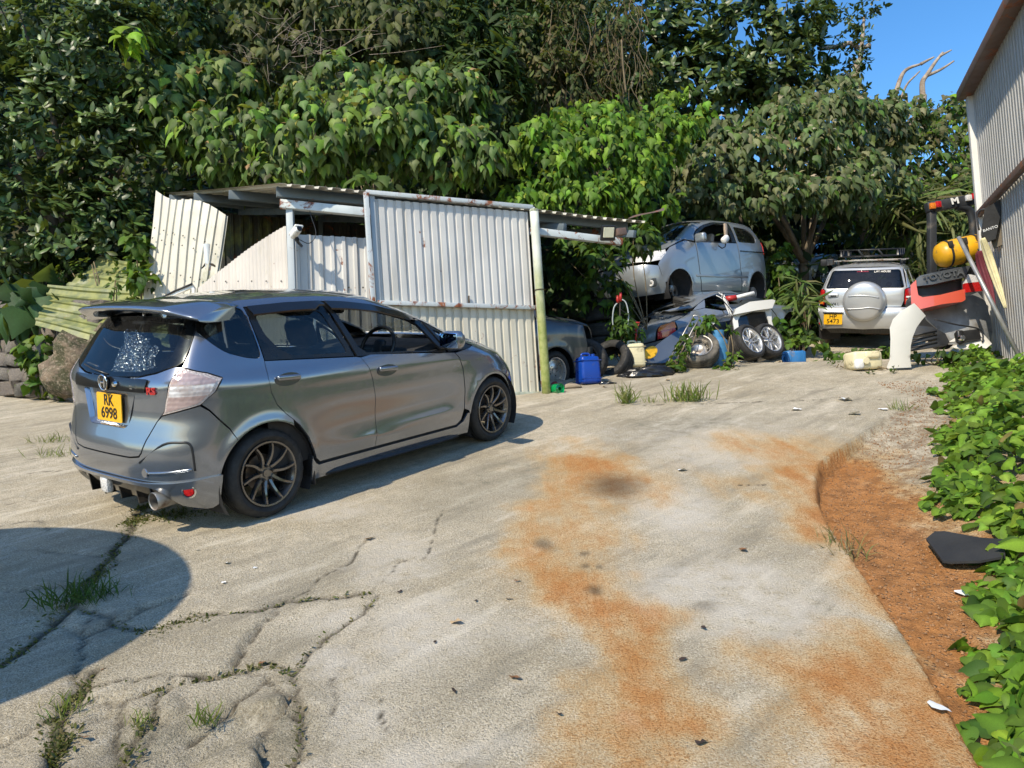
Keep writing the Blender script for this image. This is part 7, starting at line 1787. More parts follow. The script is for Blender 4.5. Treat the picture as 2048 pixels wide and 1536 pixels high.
def tips_in(ells, density, seed=0, back=-.25):
    rs_ = np.random.default_rng(seed); TP, TO = [], []
    for (u, v, dep, ru, rv, *rd) in ells:
        c = PD(u, v, dep); rx, ry = ru * dep / F, rv * dep / F; rz = rd[0] if rd else .75 * min(rx, ry) + .25
        n = max(6, int(density * (rx * ry * 4 + rx * rz + ry * rz)))
        d = unit(rs_.normal(size=(n * 3, 3))); toc = unit((CAM - c)[None])[0]
        d = d[(d @ toc) > back][:n]
        rr_ = rs_.uniform(.62, 1.0, (len(d), 1)) ** .6
        lob = 1 + .22 * np.sin(d[:, :1] * 5 + u) * np.sin(d[:, 2:3] * 4 + v)
        TP.append(c + d * rr_ * lob * np.array([rx, rz, ry])); TO.append(unit(d * np.array([1 / rx, 1 / rz, 1 / ry])))
    return np.concatenate(TP), np.concatenate(TO)
def palette(n, rs_, cols, wts, jit=.22):
    c = np.array(cols)[rs_.choice(len(cols), n, p=np.array(wts) / sum(wts))]
    return np.clip(c * (1 + rs_.normal(0, jit, (n, 1))) * (1 + rs_.normal(0, .06, (n, 3))), .004, .9)
def leaves_at(TP, TO, per, kind, size, cols, wts, seed, droop=1.0, spread=.16, hang=0.0):
    rs_ = np.random.default_rng(seed); n = len(TP); N_ = n * per
    tip = np.repeat(TP, per, 0); out = np.repeat(TO, per, 0)
    ax = unit(out + np.array([0, 0, .5]))
    ang = rs_.uniform(0, 2 * np.pi, N_); e1 = unit(np.cross(ax, rs_.normal(size=(N_, 3)))); e2 = np.cross(ax, e1)
    rad = e1 * np.cos(ang)[:, None] + e2 * np.sin(ang)[:, None]
    if kind in ('heart', 'round', 'ovate'):
        base = tip + rad * rs_.uniform(.3, 1.0, (N_, 1)) * spread * 1.3 + ax * rs_.uniform(-.6, .5, (N_, 1)) * spread
        D = unit(rad * .50 + np.array([0, 0, -1.0]) * droop * 1.25 + out * .30 + rs_.normal(0, .28, (N_, 3)))
        Nn = unit(out * .8 + rad * .55 + np.array([0, 0, .45]) + rs_.normal(0, .38, (N_, 3)))
    else:
        base = tip + rs_.normal(0, .25, (N_, 3)) * spread
        D = unit(rad + ax * rs_.uniform(.1, .9, (N_, 1)) + np.array([0, 0, -1.0]) * hang + rs_.normal(0, .15, (N_, 3)))
        Nn = unit(ax + np.array([0, 0, .4]) + rs_.normal(0, .3, (N_, 3)))
    S = size * rs_.uniform(.65, 1.25, N_)
    Cc = palette(N_, rs_, cols, wts)
    return base, D, Nn, S, Cc
def limbs(parent, origin, base, ells, r0, m, seed=0, name='trunk', extra=3):
    rs_ = random.Random(seed); cs = [PD(e_[0], e_[1], e_[2]) for e_ in ells]; cen = np.mean(cs, 0)
    fork = base + (cen - base) * .45 + np.array([rs_.uniform(-.2, .2), .1, 0])
    tube(name, crom([rel(base, origin) - np.array([0, 0, .3]), rel(base + (fork - base) * .5 + np.array([rs_.uniform(-.15, .15), 0, 0]), origin), rel(fork, origin)], 6), list(np.linspace(r0, r0 * .7, 13)), m, parent, 10)
    for c in cs:
        md = fork + (c - fork) * .5 + np.array([rs_.uniform(-.25, .25), rs_.uniform(-.1, .2), rs_.uniform(0, .3)])
        tube('limb', crom([rel(fork, origin), rel(md, origin), rel(c + np.array([0, .1, -.05]), origin)], 5), list(np.linspace(r0 * .55, r0 * .12, 11)), m, parent, 7)
        for j in range(extra):
            e_ = c + np.array([rs_.uniform(-.7, .7), rs_.uniform(-.4, .2), rs_.uniform(-.35, .55)])
            tube('branch', crom([rel(md + (c - md) * .5, origin), rel((md + c) / 2 + (e_ - c) * .5 + [0, 0, .1], origin), rel(e_, origin)], 4), list(np.linspace(r0 * .16, r0 * .04, 9)), m, parent, 5)
def tree(name, label, base, ells, density, per, kind, size, cols, wts, seed, m='leaf_matte', r0=.11, nobj=0, droop=1.0, spread=.16, hang=0.0, wide=1.0, cat='tree', young=None, back=-.25, bark='bark', extra=3):
    o = thing(name, label, cat, loc=tuple(base))
    TP, TO = tips_in(ells, density, seed, back)
    P, D, Nn, S, Cc = leaves_at(TP, TO, per, kind, size, cols, wts, seed + 1, droop, spread, hang)
    if young is not None:                                     # the newest leaves stand at the shoot tips and are paler and smaller
        k = np.arange(0, len(P), per); P[k] = TP + TO * .04 + np.array([0, 0, .05]); S[k] *= .6; Cc[k] = palette(len(k), RNG, *young); D[k] = unit(D[k] + TO * .6 + np.array([0, 0, .5]))
    if r0: limbs(o, base, np.array(base), ells, r0, M[bark], seed, extra=extra)
    idx = np.arange(len(P))
    if nobj:
        toc = unit(CAM - P); fr = np.sum(unit(Nn) * toc, 1); dep = np.linalg.norm(P - CAM, axis=1)
        sc = S / dep * np.clip(np.abs(fr), .2, 1); front = np.argsort(-(sc - .004 * (dep - dep.min())))[:nobj]
        leaf_objects(kind, P[front], D[front], Nn[front], S[front], Cc[front], M[m], o, base, wide)
        idx = np.setdiff1d(idx, front)
    c = leaf_cloud('crown' if cat == 'tree' else 'foliage', kind, P[idx], D[idx], Nn[idx], S[idx], Cc[idx], M[m], o, base, wide); c['kind'] = 'stuff'
    return o
def hillp(u, v, dep):
    p = PD(u, v, dep); return np.array([p[0], p[1], float(hill(np.array([p[0]]), np.array([p[1]]))[0])])

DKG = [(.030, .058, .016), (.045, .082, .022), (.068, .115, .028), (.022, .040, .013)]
MAC = [(.065, .115, .026), (.090, .150, .036), (.110, .155, .046), (.16, .25, .035)]
LIM = [(.11, .22, .020), (.16, .30, .026), (.08, .16, .022), (.20, .35, .035)]
GRY = [(.105, .135, .046), (.140, .165, .066), (.080, .112, .034), (.19, .19, .09)]
YNG = ([(.30, .26, .06), (.24, .30, .04), (.36, .24, .10)], [1, 1.5, .6])
tree('glossy_tree', 'dark glossy-leaved tree filling the upper left corner', hillp(110, 620, 13.6),
     [(40, 40, 13.4, 190, 150), (200, 120, 13.0, 150, 150), (80, 270, 12.8, 180, 140), (240, 320, 12.8, 110, 150), (40, 440, 12.4, 130, 110), (170, 470, 12.4, 120, 90), (300, 30, 13.8, 120, 100), (-130, 200, 13, 150, 260), (240, 440, 12.6, 70, 80)],
     22, 10, 'ellip', .185, [(.05, .085, .024), (.075, .125, .032), (.11, .17, .04), (.035, .06, .018)], [2, 3, 2, 1], 11, 'leaf_gloss', .16, 120, spread=.12, wide=1.15)
tree('broadleaf_tree', 'broad drooping grey-green leaves of the tree hanging over the shed roof', hillp(500, 480, 14.2),
     [(350, 220, 13.2, 90, 90), (470, 290, 12.9, 120, 75), (610, 280, 12.8, 130, 80), (750, 260, 13.2, 130, 80), (880, 300, 13.3, 110, 55), (975, 300, 13.5, 70, 55), (420, 170, 13.6, 110, 55), (850, 190, 14, 130, 60), (690, 190, 13.9, 130, 60), (580, 340, 12.7, 110, 40)],
     15, 9, 'heart', .215, MAC + LIM[:2] + GRY[:1], [3, 3, 2, 2.5, 1, .6, 1], 21, 'leaf_matte', .15, 300, 1.15, .20, young=YNG)
tree('olive_vine_tree', 'vine-covered tree with olive leaves above the drooping tree', hillp(640, 300, 16.5),
     [(470, 30, 14.6, 140, 70), (640, 20, 15.0, 160, 80), (780, 60, 15.0, 110, 90), (560, 110, 14.6, 130, 60)], 12, 8, 'heart', .20, [(.085, .10, .035), (.11, .13, .04), (.06, .075, .025), (.14, .15, .05)], [2, 2, 2, 1], 31, 'leaf_soft', .13, 120, 1.0, .22)
tree('lanceleaf_tree', 'dark narrow-leaved tree between the drooping tree and the vine curtain', hillp(930, 330, 16.5),
     [(890, 90, 15.8, 130, 100), (980, 60, 16.4, 120, 110), (960, 200, 15.2, 90, 130), (930, 340, 14.6, 90, 60), (1000, 380, 14.3, 80, 60)], 16, 8, 'lance', .36, DKG + [(.05, .095, .022)], [2, 3, 3, 1, 1], 41, 'leaf_soft', .12, 0, spread=.14, hang=.55, wide=1.3)
tree('curtain_vine_tree', 'tall tree draped with an olive-brown curtain of hanging vines', hillp(1120, 300, 17.0),
     [(1080, 70, 16.2, 110, 130), (1180, 60, 16.2, 110, 130), (1120, 180, 15.8, 120, 90), (1230, 160, 16.4, 80, 110)], 22, 7, 'ellip', .19, [(.085, .090, .025), (.065, .085, .022), (.12, .10, .04), (.045, .065, .018)], [3, 3, 2, 2], 51, 'leaf_soft', .16, 0, spread=.2, hang=1.3, wide=.9)
tree('canopy_tree', 'tall dark glossy tree with its edge against the sky', hillp(1450, 330, 20),
     [(1300, 50, 18.2, 130, 110), (1420, 50, 18.2, 140, 110), (1545, 65, 18.2, 105, 105), (1620, 20, 18.6, 40, 60), (1390, 150, 17.8, 140, 70), (1540, 155, 18, 80, 60), (1610, 120, 18.4, 40, 60)], 15, 9, 'ellip', .25, [(.045, .08, .02), (.07, .115, .028), (.10, .14, .035), (.03, .055, .015)], [2, 3, 2, 1], 61, 'leaf_gloss', .2, 0, spread=.16, wide=1.1)
tree('lime_broadleaf_tree', 'bright lime-green heart-leaved tree behind the shed roof', hillp(1200, 480, 14.6),
     [(1110, 320, 13.8, 85, 85), (1220, 320, 13.8, 110, 80), (1150, 390, 13.4, 110, 45), (1310, 270, 14.6, 90, 55), (1270, 390, 13.8, 80, 50), (1060, 400, 13.6, 60, 40), (1350, 230, 15, 60, 40), (1180, 250, 14.4, 90, 40)],
     20, 8, 'heart', .165, LIM, [3, 2, 3, 1], 71, 'leaf_soft', .10, 260, 1.1, .16, young=([(.26, .34, .04)], [1]))
tree('grey_broadleaf_tree', 'grey-green drooping broadleaf tree above the minivan', hillp(1600, 520, 18.2),
     [(1440, 330, 16.5, 100, 80), (1540, 300, 16.8, 120, 100), (1640, 250, 17.4, 110, 90), (1730, 265, 18.2, 95, 70), (1620, 190, 18.4, 100, 50), (1520, 390, 16.0, 150, 40), (1690, 370, 16.8, 120, 60), (1800, 235, 18.8, 45, 45), (1450, 225, 18.8, 90, 50)],
     16, 9, 'heart', .19, GRY + [MAC[1], LIM[2]], [3, 3, 2, 1.5, 2, 1], 81, 'leaf_matte', .14, 240, 1.1, .19, young=([(.26, .24, .12), (.33, .30, .20)], [1, 1]))
tree('right_bush_tree', 'mixed olive bushy tree beyond the forklift at the right', hillp(1850, 480, 20.5),
     [(1820, 330, 19.2, 110, 80), (1900, 300, 20, 90, 90), (1930, 240, 21, 60, 45), (1770, 400, 18.2, 130, 50), (1890, 400, 18.6, 110, 60), (1980, 330, 20.5, 60, 120)],
     15, 9, 'heart', .18, GRY + LIM[:2] + [(.10, .10, .04)], [2, 2, 2, 1, 1, 1, 2], 91, 'leaf_soft', .12, 0, .8, .2, young=([(.26, .24, .12)], [1]))
# wood that fills the slope behind: too dense to count
def understory(name, label, n, box_, kind, size, cols, wts, seed, lift=(.1, 1.6), m='leaf_matte'):
    rs_ = np.random.default_rng(seed); x = rs_.uniform(box_[0], box_[1], n); y = rs_.uniform(box_[2], box_[3], n)
    k = (y - foot_of(x)) > .5; x, y = x[k], y[k]; n = len(x)
    z = hill(x, y) + rs_.uniform(lift[0], lift[1], n) * (.4 + 1.2 * np.clip(fbm(x * .8, y * .8, 3, seed) + .5, 0, 1))
    P = np.stack([x, y, z], 1); D = unit(rs_.normal(0, .7, (n, 3)) + np.array([0, -.3, -.5])); Nn = unit(rs_.normal(0, .5, (n, 3)) + np.array([-.2, -.5, .7]))
    o = leaf_cloud(name, kind, P, D, Nn, size * rs_.uniform(.6, 1.3, n), palette(n, rs_, cols, wts), M[m]); return tag(o, label, 'undergrowth', kind='stuff')
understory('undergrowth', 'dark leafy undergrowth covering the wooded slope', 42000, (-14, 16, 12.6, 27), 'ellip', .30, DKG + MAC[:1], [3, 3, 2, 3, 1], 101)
understory('undergrowth_high', 'dense foliage of the wood high on the slope', 22000, (-14, 13, 17, 32), 'ellip', .42, DKG + MAC[:2], [3, 3, 3, 2, 1, 1], 102, (.5, 3.4))
understory('undergrowth_right', 'far bushes on the low slope at the right', 9000, (6, 22, 17, 34), 'round', .26, GRY + DKG[:2], [2, 2, 2, 1, 2, 2], 103, (.2, 2.0))
# bare limbs against the sky
dd = thing('dead_tree', 'bare dead branches rising above the grey-green tree against the sky', 'tree', loc=tuple(hillp(1810, 420, 19.5)))
DO = np.array(dd.location); q = lambda u, v, d=19.3: rel(PD(u, v, d), DO)
tube('trunk', crom([np.array([0, 0, -.3]), q(1800, 320), q(1838, 230), q(1846, 190)], 6), list(np.linspace(.16, .09, 19)), M['dead_wood'], dd, 8)
for pts, r_ in (([(1846, 195), (1845, 165), (1855, 148), (1870, 125), (1886, 105)], .075), ([(1852, 152), (1880, 140), (1908, 122)], .05), ([(1880, 112), (1903, 100)], .04), ([(1780, 230), (1798, 165), (1812, 140), (1842, 128)], .07), ([(1842, 128), (1868, 114)], .045), ([(1796, 215), (1812, 172), (1832, 150), (1840, 142)], .035)):
    tube('limb', crom([q(*p) for p in pts], 5), list(np.linspace(r_, r_ * .4, (len(pts) - 1) * 5 + 1)), M['dead_wood'], dd, 7)
iv = thing('ivy_clad_trunk', 'thin ivy-covered trunk standing free against the sky', 'tree', loc=tuple(hillp(1712, 300, 19)))
IO = np.array(iv.location); q = lambda u, v, d=19: rel(PD(u, v, d), IO)
tube('trunk', crom([np.array([0, 0, -.2]), q(1712, 200), q(1722, 110), q(1728, 35)], 6), list(np.linspace(.12, .03, 19)), M['dead_wood'], iv, 8)
tube('limb', crom([q(1640, 98), q(1680, 92), q(1700, 86), q(1720, 96), q(1740, 90)], 5), list(np.linspace(.05, .06, 21)), M['dead_wood'], iv, 7)
TP, TO = tips_in([(1712, 150, 19, 22, 60), (1725, 70, 19, 14, 40), (1690, 40, 19, 30, 25), (1700, 110, 19, 40, 25), (1745, 10, 19, 30, 20)], 26, 111, -1)
c = leaf_cloud('crown', 'ellip', *leaves_at(TP, TO, 7, 'ellip', .15, DKG + MAC[:1], [1, 2, 2, 1, 1], 112, spread=.1), M['leaf_gloss'], iv, IO); c['kind'] = 'stuff'
# hanging vine stems and the dry twig tangle
vn = thing('dry_twig_tangle', 'tangle of dry brown twigs caught in the tree top above the drooping leaves', 'twigs', loc=tuple(PD(590, 110, 14.3)))
rs = random.Random(9); VO = PD(590, 110, 14.3); V_, F_ = [], []
for i in range(110):
    a = np.array(rel(PD(590 + rs.gauss(0, 60), 105 + rs.gauss(0, 32), 14.1 + rs.uniform(-.3, .3)), VO)); d = np.array([rs.gauss(0, .4), rs.gauss(0, .15), rs.gauss(0, .22)])
    v, f = tube_data(crom([a, a + d * .5 + np.array([0, 0, rs.uniform(-.1, .12)]), a + d * 1.2], 3), [.005, .005, .004, .004, .003, .003, .002], 4, False); k = len(V_); V_ += v; F_ += [tuple(x_ + k for x_ in g) for g in f]
o = mk('twig_mass', V_, F_, M['dead_wood'], vn); o['kind'] = 'stuff'
vc = thing('hanging_vines', 'long brown vine stems hanging down in front of the curtain tree', 'vines', loc=tuple(PD(1130, 20, 15.5)))
VO = PD(1130, 20, 15.5); V_, F_ = [], []
for i in range(90):
    u = rs.uniform(1010, 1290); v0 = rs.uniform(-60, 120); L = rs.uniform(60, 230); dp = 15.4 + rs.uniform(-.3, .6)
    pts = [rel(PD(u + rs.gauss(0, 7) + k * rs.gauss(0, 4), v0 + L * k / 4, dp), VO) for k in range(5)]
    v, f = tube_data(crom(pts, 3), rs.uniform(.004, .008), 4, False); k = len(V_); V_ += v; F_ += [tuple(x_ + k for x_ in g) for g in f]
o = mk('stem_mass', V_, F_, M['vine_stem'], vc); o['kind'] = 'stuff'
for pts in ([(1243, 80), (1246, 130), (1252, 185)], [(360, 350), (378, 356), (395, 348), (410, 350)], [(432, 352), (470, 356), (482, 345)]):
    tube('stem', crom([rel(PD(*p, 14.0), VO) for p in pts], 5), .018, M['vine_stem'], vc, 6)

# ------------------------------------------------------------------ climbers and low plants
def plant(name, label, ells, density, per, kind, size, cols, wts, seed, m='leaf_soft', nobj=0, cat='plant', spread=.08, droop=.5, back=-.4, hang=0, wide=1.0, stems=6, group=None):
    c0 = ells[0]; b0 = PD(c0[0], c0[1] + c0[4], c0[2]); b0 = np.array([b0[0], b0[1], min(b0[2], max(gz(b0[0], b0[1]), b0[2] - 1.2))])
    o = tree(name, label, b0, ells, density, per, kind, size, cols, wts, seed, m, 0, nobj, droop, spread, hang, wide, cat, back=back)
    rs_ = random.Random(seed)
    for i in range(stems):
        e_ = ells[i % len(ells)]; p = PD(e_[0] + rs_.uniform(-.6, .6) * e_[3], e_[1] + rs_.uniform(-.6, .2) * e_[4], e_[2])
        mid = (b0 + p) / 2 + np.array([rs_.uniform(-.1, .1), rs_.uniform(-.05, .05), rs_.uniform(-.05, .1)])
        tube('stem', crom([rel(b0, b0), rel(mid, b0), rel(p, b0)], 4), [.008] * 9, M['vine_stem'], o, 5)
    if group: o['group'] = group
    return o
VIN = [(.05, .11, .018), (.075, .15, .02), (.11, .20, .025), (.035, .075, .016)]
plant('shed_creeper', 'creeper with drooping leaves hanging down under the right end of the shed roof', [(1285, 475, 12.2, 34, 34, .3), (1205, 550, 12.8, 60, 80, .5), (1235, 620, 12.9, 30, 60, .4), (1150, 520, 13.2, 50, 60, .5)], 26, 7, 'heart', .15, VIN + DKG[:1], [2, 2, 1, 2, 2], 201, nobj=80)
plant('scrap_creeper', 'creeper climbing over the bolt cutter and spade handle', [(1245, 655, 11.45, 24, 34, .2), (1268, 664, 11.6, 16, 14, .15), (1226, 690, 11.6, 10, 16, .15)], 55, 7, 'heart', .10, VIN, [2, 3, 1, 2], 202, nobj=60)
plant('scrap_creeper', 'creeper growing in front of the old grey tyre', [(1352, 722, 11.0, 16, 14, .12), (1340, 738, 10.9, 18, 7, .12), (1398, 650, 11.4, 16, 14, .15), (1368, 690, 11.1, 8, 14, .1)], 55, 7, 'heart', .085, VIN, [1, 3, 2, 1], 203, nobj=60)
plant('scrap_creeper', 'creeper trailing down the right side of the blue gas cylinder', [(1463, 690, 11.2, 9, 38, .1), (1452, 738, 11.0, 18, 6, .12), (1420, 642, 11.5, 12, 10, .12)], 60, 7, 'heart', .085, VIN, [1, 3, 2, 1], 204, nobj=60)
plant('bank_creeper', 'leafy creeper covering the bank left of the off-road car', [(1595, 655, 14.4, 34, 34, .4), (1612, 688, 13.4, 40, 14, .3), (1565, 610, 15.2, 30, 40, .4), (1560, 530, 16.6, 22, 40, .4), (1545, 660, 14.0, 20, 30, .3)], 30, 7, 'round', .14, VIN, [2, 3, 2, 1], 205, nobj=90)
plant('yard_edge_creeper', 'low creeper leaves in front of the off-road car bumper', [(1720, 708, 12.3, 50, 7, .25), (1775, 702, 12.2, 24, 8, .2), (1668, 716, 12.0, 24, 6, .2)], 60, 6, 'round', .10, VIN, [1, 3, 2, 1], 206, nobj=60)
plant('tank_creeper', 'small creeper sprawling around the cream plastic tank', [(1680, 732, 10.7, 22, 8), (1770, 738, 10.3, 16, 6), (1735, 748, 10.3, 20, 4)], 90, 5, 'ellip', .06, DKG + VIN[:1], [1, 1, 2, 1, 1], 207)
plant('panel_creeper', 'dark creeper on the ground under the torn white panel', [(1870, 709, 10.7, 46, 6, .2), (1930, 714, 10.5, 36, 6, .2)], 60, 6, 'round', .09, VIN[:1] + DKG, [2, 1, 1, 1, 1], 208, nobj=40)
plant('reed_clump', 'drooping reed clump with long blades beside the bank creeper', [(1598, 575, 14.2, 16, 22, .2), (1612, 600, 14.0, 14, 18, .2)], 30, 5, 'lance', .50, [(.09, .14, .035), (.13, .19, .05), (.16, .17, .07)], [2, 2, 1], 209, spread=.1, hang=.9, wide=.55)
plant('tall_grass_clump', 'tall pale grass growing behind the forklift', [(1830, 430, 17.2, 40, 40), (1900, 450, 17.4, 50, 50), (1930, 500, 17, 40, 40)], 16, 7, 'lance', 1.0, [(.10, .15, .04), (.15, .18, .06), (.17, .17, .07)], [2, 2, 1], 210, spread=.2, hang=.5, wide=.35)
plant('wall_shrub', 'bright green shrub growing out of the stone wall', [(82, 700, 10.9, 26, 30), (98, 735, 10.8, 18, 24), (85, 770, 10.8, 14, 16)], 55, 7, 'round', .13, VIN + LIM[:1], [2, 3, 2, 1, 1], 211, nobj=80)
plant('wall_weed', 'small leafy weed at the foot of the boulder', [(130, 790, 10.6, 18, 14)], 90, 6, 'round', .08, VIN, [1, 2, 2, 1], 212)
plant('sheet_vine', 'fine-leaved vine hanging over the fallen mossy sheets', [(245, 575, 10.7, 34, 34, .2), (195, 535, 11.6, 50, 20, .2), (140, 545, 11.9, 40, 16, .2), (270, 612, 10.45, 20, 18, .15)], 26, 8, 'ellip', .085, DKG + VIN[:2], [1, 2, 2, 1, 2, 2], 213, hang=.4, wide=1.5)
plant('sheet_vine', 'broad-leaved vine at the left edge of the tall leaning sheet', [(285, 520, 10.5, 26, 50), (295, 560, 10.3, 24, 20)], 40, 6, 'round', .14, VIN + LIM[:1], [2, 3, 2, 1, 1], 214, nobj=50)
plant('taro_plant', 'large-leaved taro plant in the shade above the stone wall', [(60, 600, 11.6, 55, 36)], 9, 5, 'heart', .46, [(.035, .085, .03), (.05, .11, .04)], [1, 1], 215, spread=.25)
plant('roof_sprig', 'large-leaved sprig growing above the front edge of the shed roof', [(740, 368, 11.8, 55, 18)], 16, 6, 'heart', .22, MAC + LIM[:1], [2, 2, 1, 1, 1], 216, nobj=40, spread=.14)
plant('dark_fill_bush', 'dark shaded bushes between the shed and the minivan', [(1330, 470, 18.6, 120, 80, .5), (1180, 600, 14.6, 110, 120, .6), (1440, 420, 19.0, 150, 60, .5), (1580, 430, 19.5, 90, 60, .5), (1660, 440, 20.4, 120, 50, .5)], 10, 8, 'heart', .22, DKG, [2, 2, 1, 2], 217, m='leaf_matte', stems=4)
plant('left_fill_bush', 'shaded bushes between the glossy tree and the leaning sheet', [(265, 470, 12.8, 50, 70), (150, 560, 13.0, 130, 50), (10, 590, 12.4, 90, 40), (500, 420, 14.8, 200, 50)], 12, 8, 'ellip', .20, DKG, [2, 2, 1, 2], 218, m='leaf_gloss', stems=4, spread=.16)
plant('lime_sprig', 'small bright yellow-green sprig in front of the dark glossy tree', [(258, 72, 12.0, 30, 22, .2)], 14, 4, 'heart', .24, [(.26, .42, .03), (.20, .36, .03)], [1, 1], 219, nobj=12, spread=.12, stems=0)
# ---- the big-leaved creeper along the right edge
CREEP = [(1880, 770), (1905, 715), (1960, 700), (2048, 700), (2200, 700), (2300, 900), (2400, 1200), (2500, 1560), (2120, 1560), (1990, 1500), (1950, 1450), (1905, 1400), (1870, 1390), (1935, 1350), (1975, 1290), (1990, 1200), (1955, 1150), (1985, 1110), (1950, 1040), (1885, 1010), (1868, 940), (1872, 870), (1905, 820)]
CW = [tuple(G(*p)[:2]) for p in CREEP[:4]] + [(7.0, 11.0), (6.2, 9.4), (5.8, 7.6), (5.3, 4.6), (5.0, 1.6)] + [tuple(G(*p)[:2]) for p in CREEP[8:]]
rs_ = np.random.default_rng(301); cw = np.array(CW)
x = rs_.uniform(cw[:, 0].min(), cw[:, 0].max(), 90000); y = rs_.uniform(cw[:, 1].min(), cw[:, 1].max(), 90000)
k = inpoly(x + .45 * fbm(x * 3, y * 3, 3, 7), y + .45 * fbm(x * 3 + 4, y * 3, 3, 9), [tuple(p) for p in cw]) & (rs_.uniform(size=90000) < np.clip(2.2 / y, .2, 1) * sstep(.18, .55, fbm(x * 2.2, y * 2.2, 3, 77) + .62)); x, y = x[k][:19000], y[k][:19000]
ins = np.minimum(seg_dist(x, y, np.vstack([cw, cw[:1]])), 1.0)
h_ = (.04 + .36 * sstep(0, .55, ins) * (.35 + 1.3 * np.clip(fbm(x * 2.4, y * 2.4, 3, 33) + .45, 0, 1))) * rs_.uniform(.35, 1.0, len(x))
P = np.stack([x, y, pz(x, y) + relief(x, y) + h_], 1); n = len(P)
D = unit(rs_.normal(0, .6, (n, 3)) * np.array([1, 1, .35]) + np.array([-.35, -.35, -.18])); Nn = unit(rs_.normal(0, .62, (n, 3)) + np.array([-.25, -.42, .9]))
S = .064 * rs_.uniform(.5, 1.7, n) * (1 + .3 * (rs_.uniform(size=n) < .12)); Cc = palette(n, rs_, [(.085, .165, .018), (.125, .235, .024), (.18, .32, .03), (.06, .12, .018), (.23, .37, .04), (.24, .17, .06)], [3, 3, 2.2, 1.6, 1.2, .25])
cb = GP(1990, 1200); co = thing('creeper_patch', 'bright green broad-leaved creeper covering the bank along the right edge', 'creeper', loc=tuple(cb))
dep = np.linalg.norm(P - CAM, axis=1); vis = (np.linalg.inv(C2W) @ (P - CAM).T).T; inn = (vis[:, 0] / vis[:, 2] < .67) & (vis[:, 1] / vis[:, 2] < .51)
front = np.argsort(np.where(inn, dep - 2.5 * h_ , 99))[:300]
leaf_objects('ovate', P[front], D[front], Nn[front], S[front], Cc[front], M['leaf_soft'], co, tuple(cb))
idx = np.setdiff1d(np.arange(n), front); c = leaf_cloud('foliage', 'ovate', P[idx], D[idx], Nn[idx], S[idx], Cc[idx], M['leaf_soft'], co, tuple(cb)); c['kind'] = 'stuff'
V_, F_ = [], []
for i in rs_.choice(n, 260, replace=False):
    p = P[i]; v, f = tube_data([rel((p[0] + rs_.normal(0, .05), p[1] + rs_.normal(0, .05), p[2] - h_[i]), cb), rel((p[0], p[1], p[2] - .4 * h_[i]), cb), rel(p, cb)], .004, 4, False); kk = len(V_); V_ += v; F_ += [tuple(a + kk for a in g) for g in f]
o = mk('stems', V_, F_, M['vine_stem'], co); o['kind'] = 'stuff'
# ---- tufts, moss in the joints, litter
def tuft(label, u, v, h, n, seed, cols=((.14, .22, .04), (.20, .27, .05), (.28, .28, .10)), spread=.10, group=None, name='grass_tuft', wide=.2):
    rs_ = np.random.default_rng(seed); p = GP(u, v); o = thing(name, label, 'grass', loc=tuple(p), group=group)
    P = np.stack([rs_.normal(0, spread * .5, n), rs_.normal(0, spread * .4, n), np.zeros(n) - .01], 1); D = unit(np.stack([rs_.normal(0, .45, n), rs_.normal(0, .45, n), rs_.uniform(.5, 1.2, n)], 1)); Nn = unit(rs_.normal(0, 1, (n, 3)))
    c = leaf_cloud('blades', 'lance', P, D, Nn, h * rs_.uniform(.5, 1.25, n), palette(n, rs_, cols, [1] * len(cols)), M['leaf_soft'], o, (0, 0, 0), wide); c['kind'] = 'stuff'
tuft('left of the grass tufts in the joint below the black plastic heap', 1254, 808, .24, 60, 1); tuft('small low grass tuft between two taller ones in the concrete joint', 1303, 806, .12, 30, 2); tuft('biggest grass tuft in the concrete joint in front of the tyres', 1376, 804, .24, 120, 3, spread=.2)
tuft('tiny weed at the top end of the ramp kerb', 1803, 818, .13, 34, 4); tuft('dry wiry weed growing from the ramp edge in the rust', 1694, 1092, .20, 46, 5, ((.26, .21, .09), (.34, .26, .14), (.18, .19, .06)), .12, wide=.12)
tuft('green weed in the shaded crack at the left', 150, 1205, .16, 90, 6, ((.05, .11, .02), (.08, .15, .03)), .18); tuft('second green weed just right of the shaded weed', 205, 1195, .11, 60, 7, ((.05, .11, .02), (.08, .15, .03)), .16); tuft('grass beside the left rear corner of the hatchback', 125, 912, .13, 60, 8, spread=.24); tuft('grass strip left of the hatchback bumper', 110, 884, .13, 60, 9, spread=.26)
tuft('small grass sprout in the broken slab near the bottom', 416, 1446, .09, 40, 10, spread=.06); tuft('tiny sprout left of the small grass sprout', 276, 1448, .07, 24, 11, spread=.05); tuft('flat weed on the joint at the lower left', 130, 1425, .09, 50, 12, spread=.1)
rs_ = np.random.default_rng(400); PP = []
for ci, dn_, wd_ in ((0, 700, .035), (1, 260, .018), (3, 420, .03), (4, 260, .014), (5, 200, .02), (2, 100, .012)):
    c = CRX[ci]; sg = rs_.integers(0, len(c) - 1, dn_); t = rs_.uniform(size=dn_)[:, None]; p = c[sg] * (1 - t) + c[sg + 1] * t + rs_.normal(0, wd_, (dn_, 2)); PP.append(p)
for (u, v, ru, rv, kk) in ((350, 1030, 75, 12, 900), (270, 1042, 30, 8, 200), (325, 1268, 45, 14, 420), (400, 1245, 40, 8, 260), (300, 1400, 16, 22, 200), (110, 1500, 24, 34, 320), (190, 1150, 30, 20, 260)):
    cx, cy, rx, ry = world_blob(u, v, ru, rv); PP.append(np.stack([cx + rs_.normal(0, .5, kk) * rx, cy + rs_.normal(0, .5, kk) * ry], 1))
p = np.concatenate(PP); n = len(p); x, y = p[:, 0], p[:, 1]
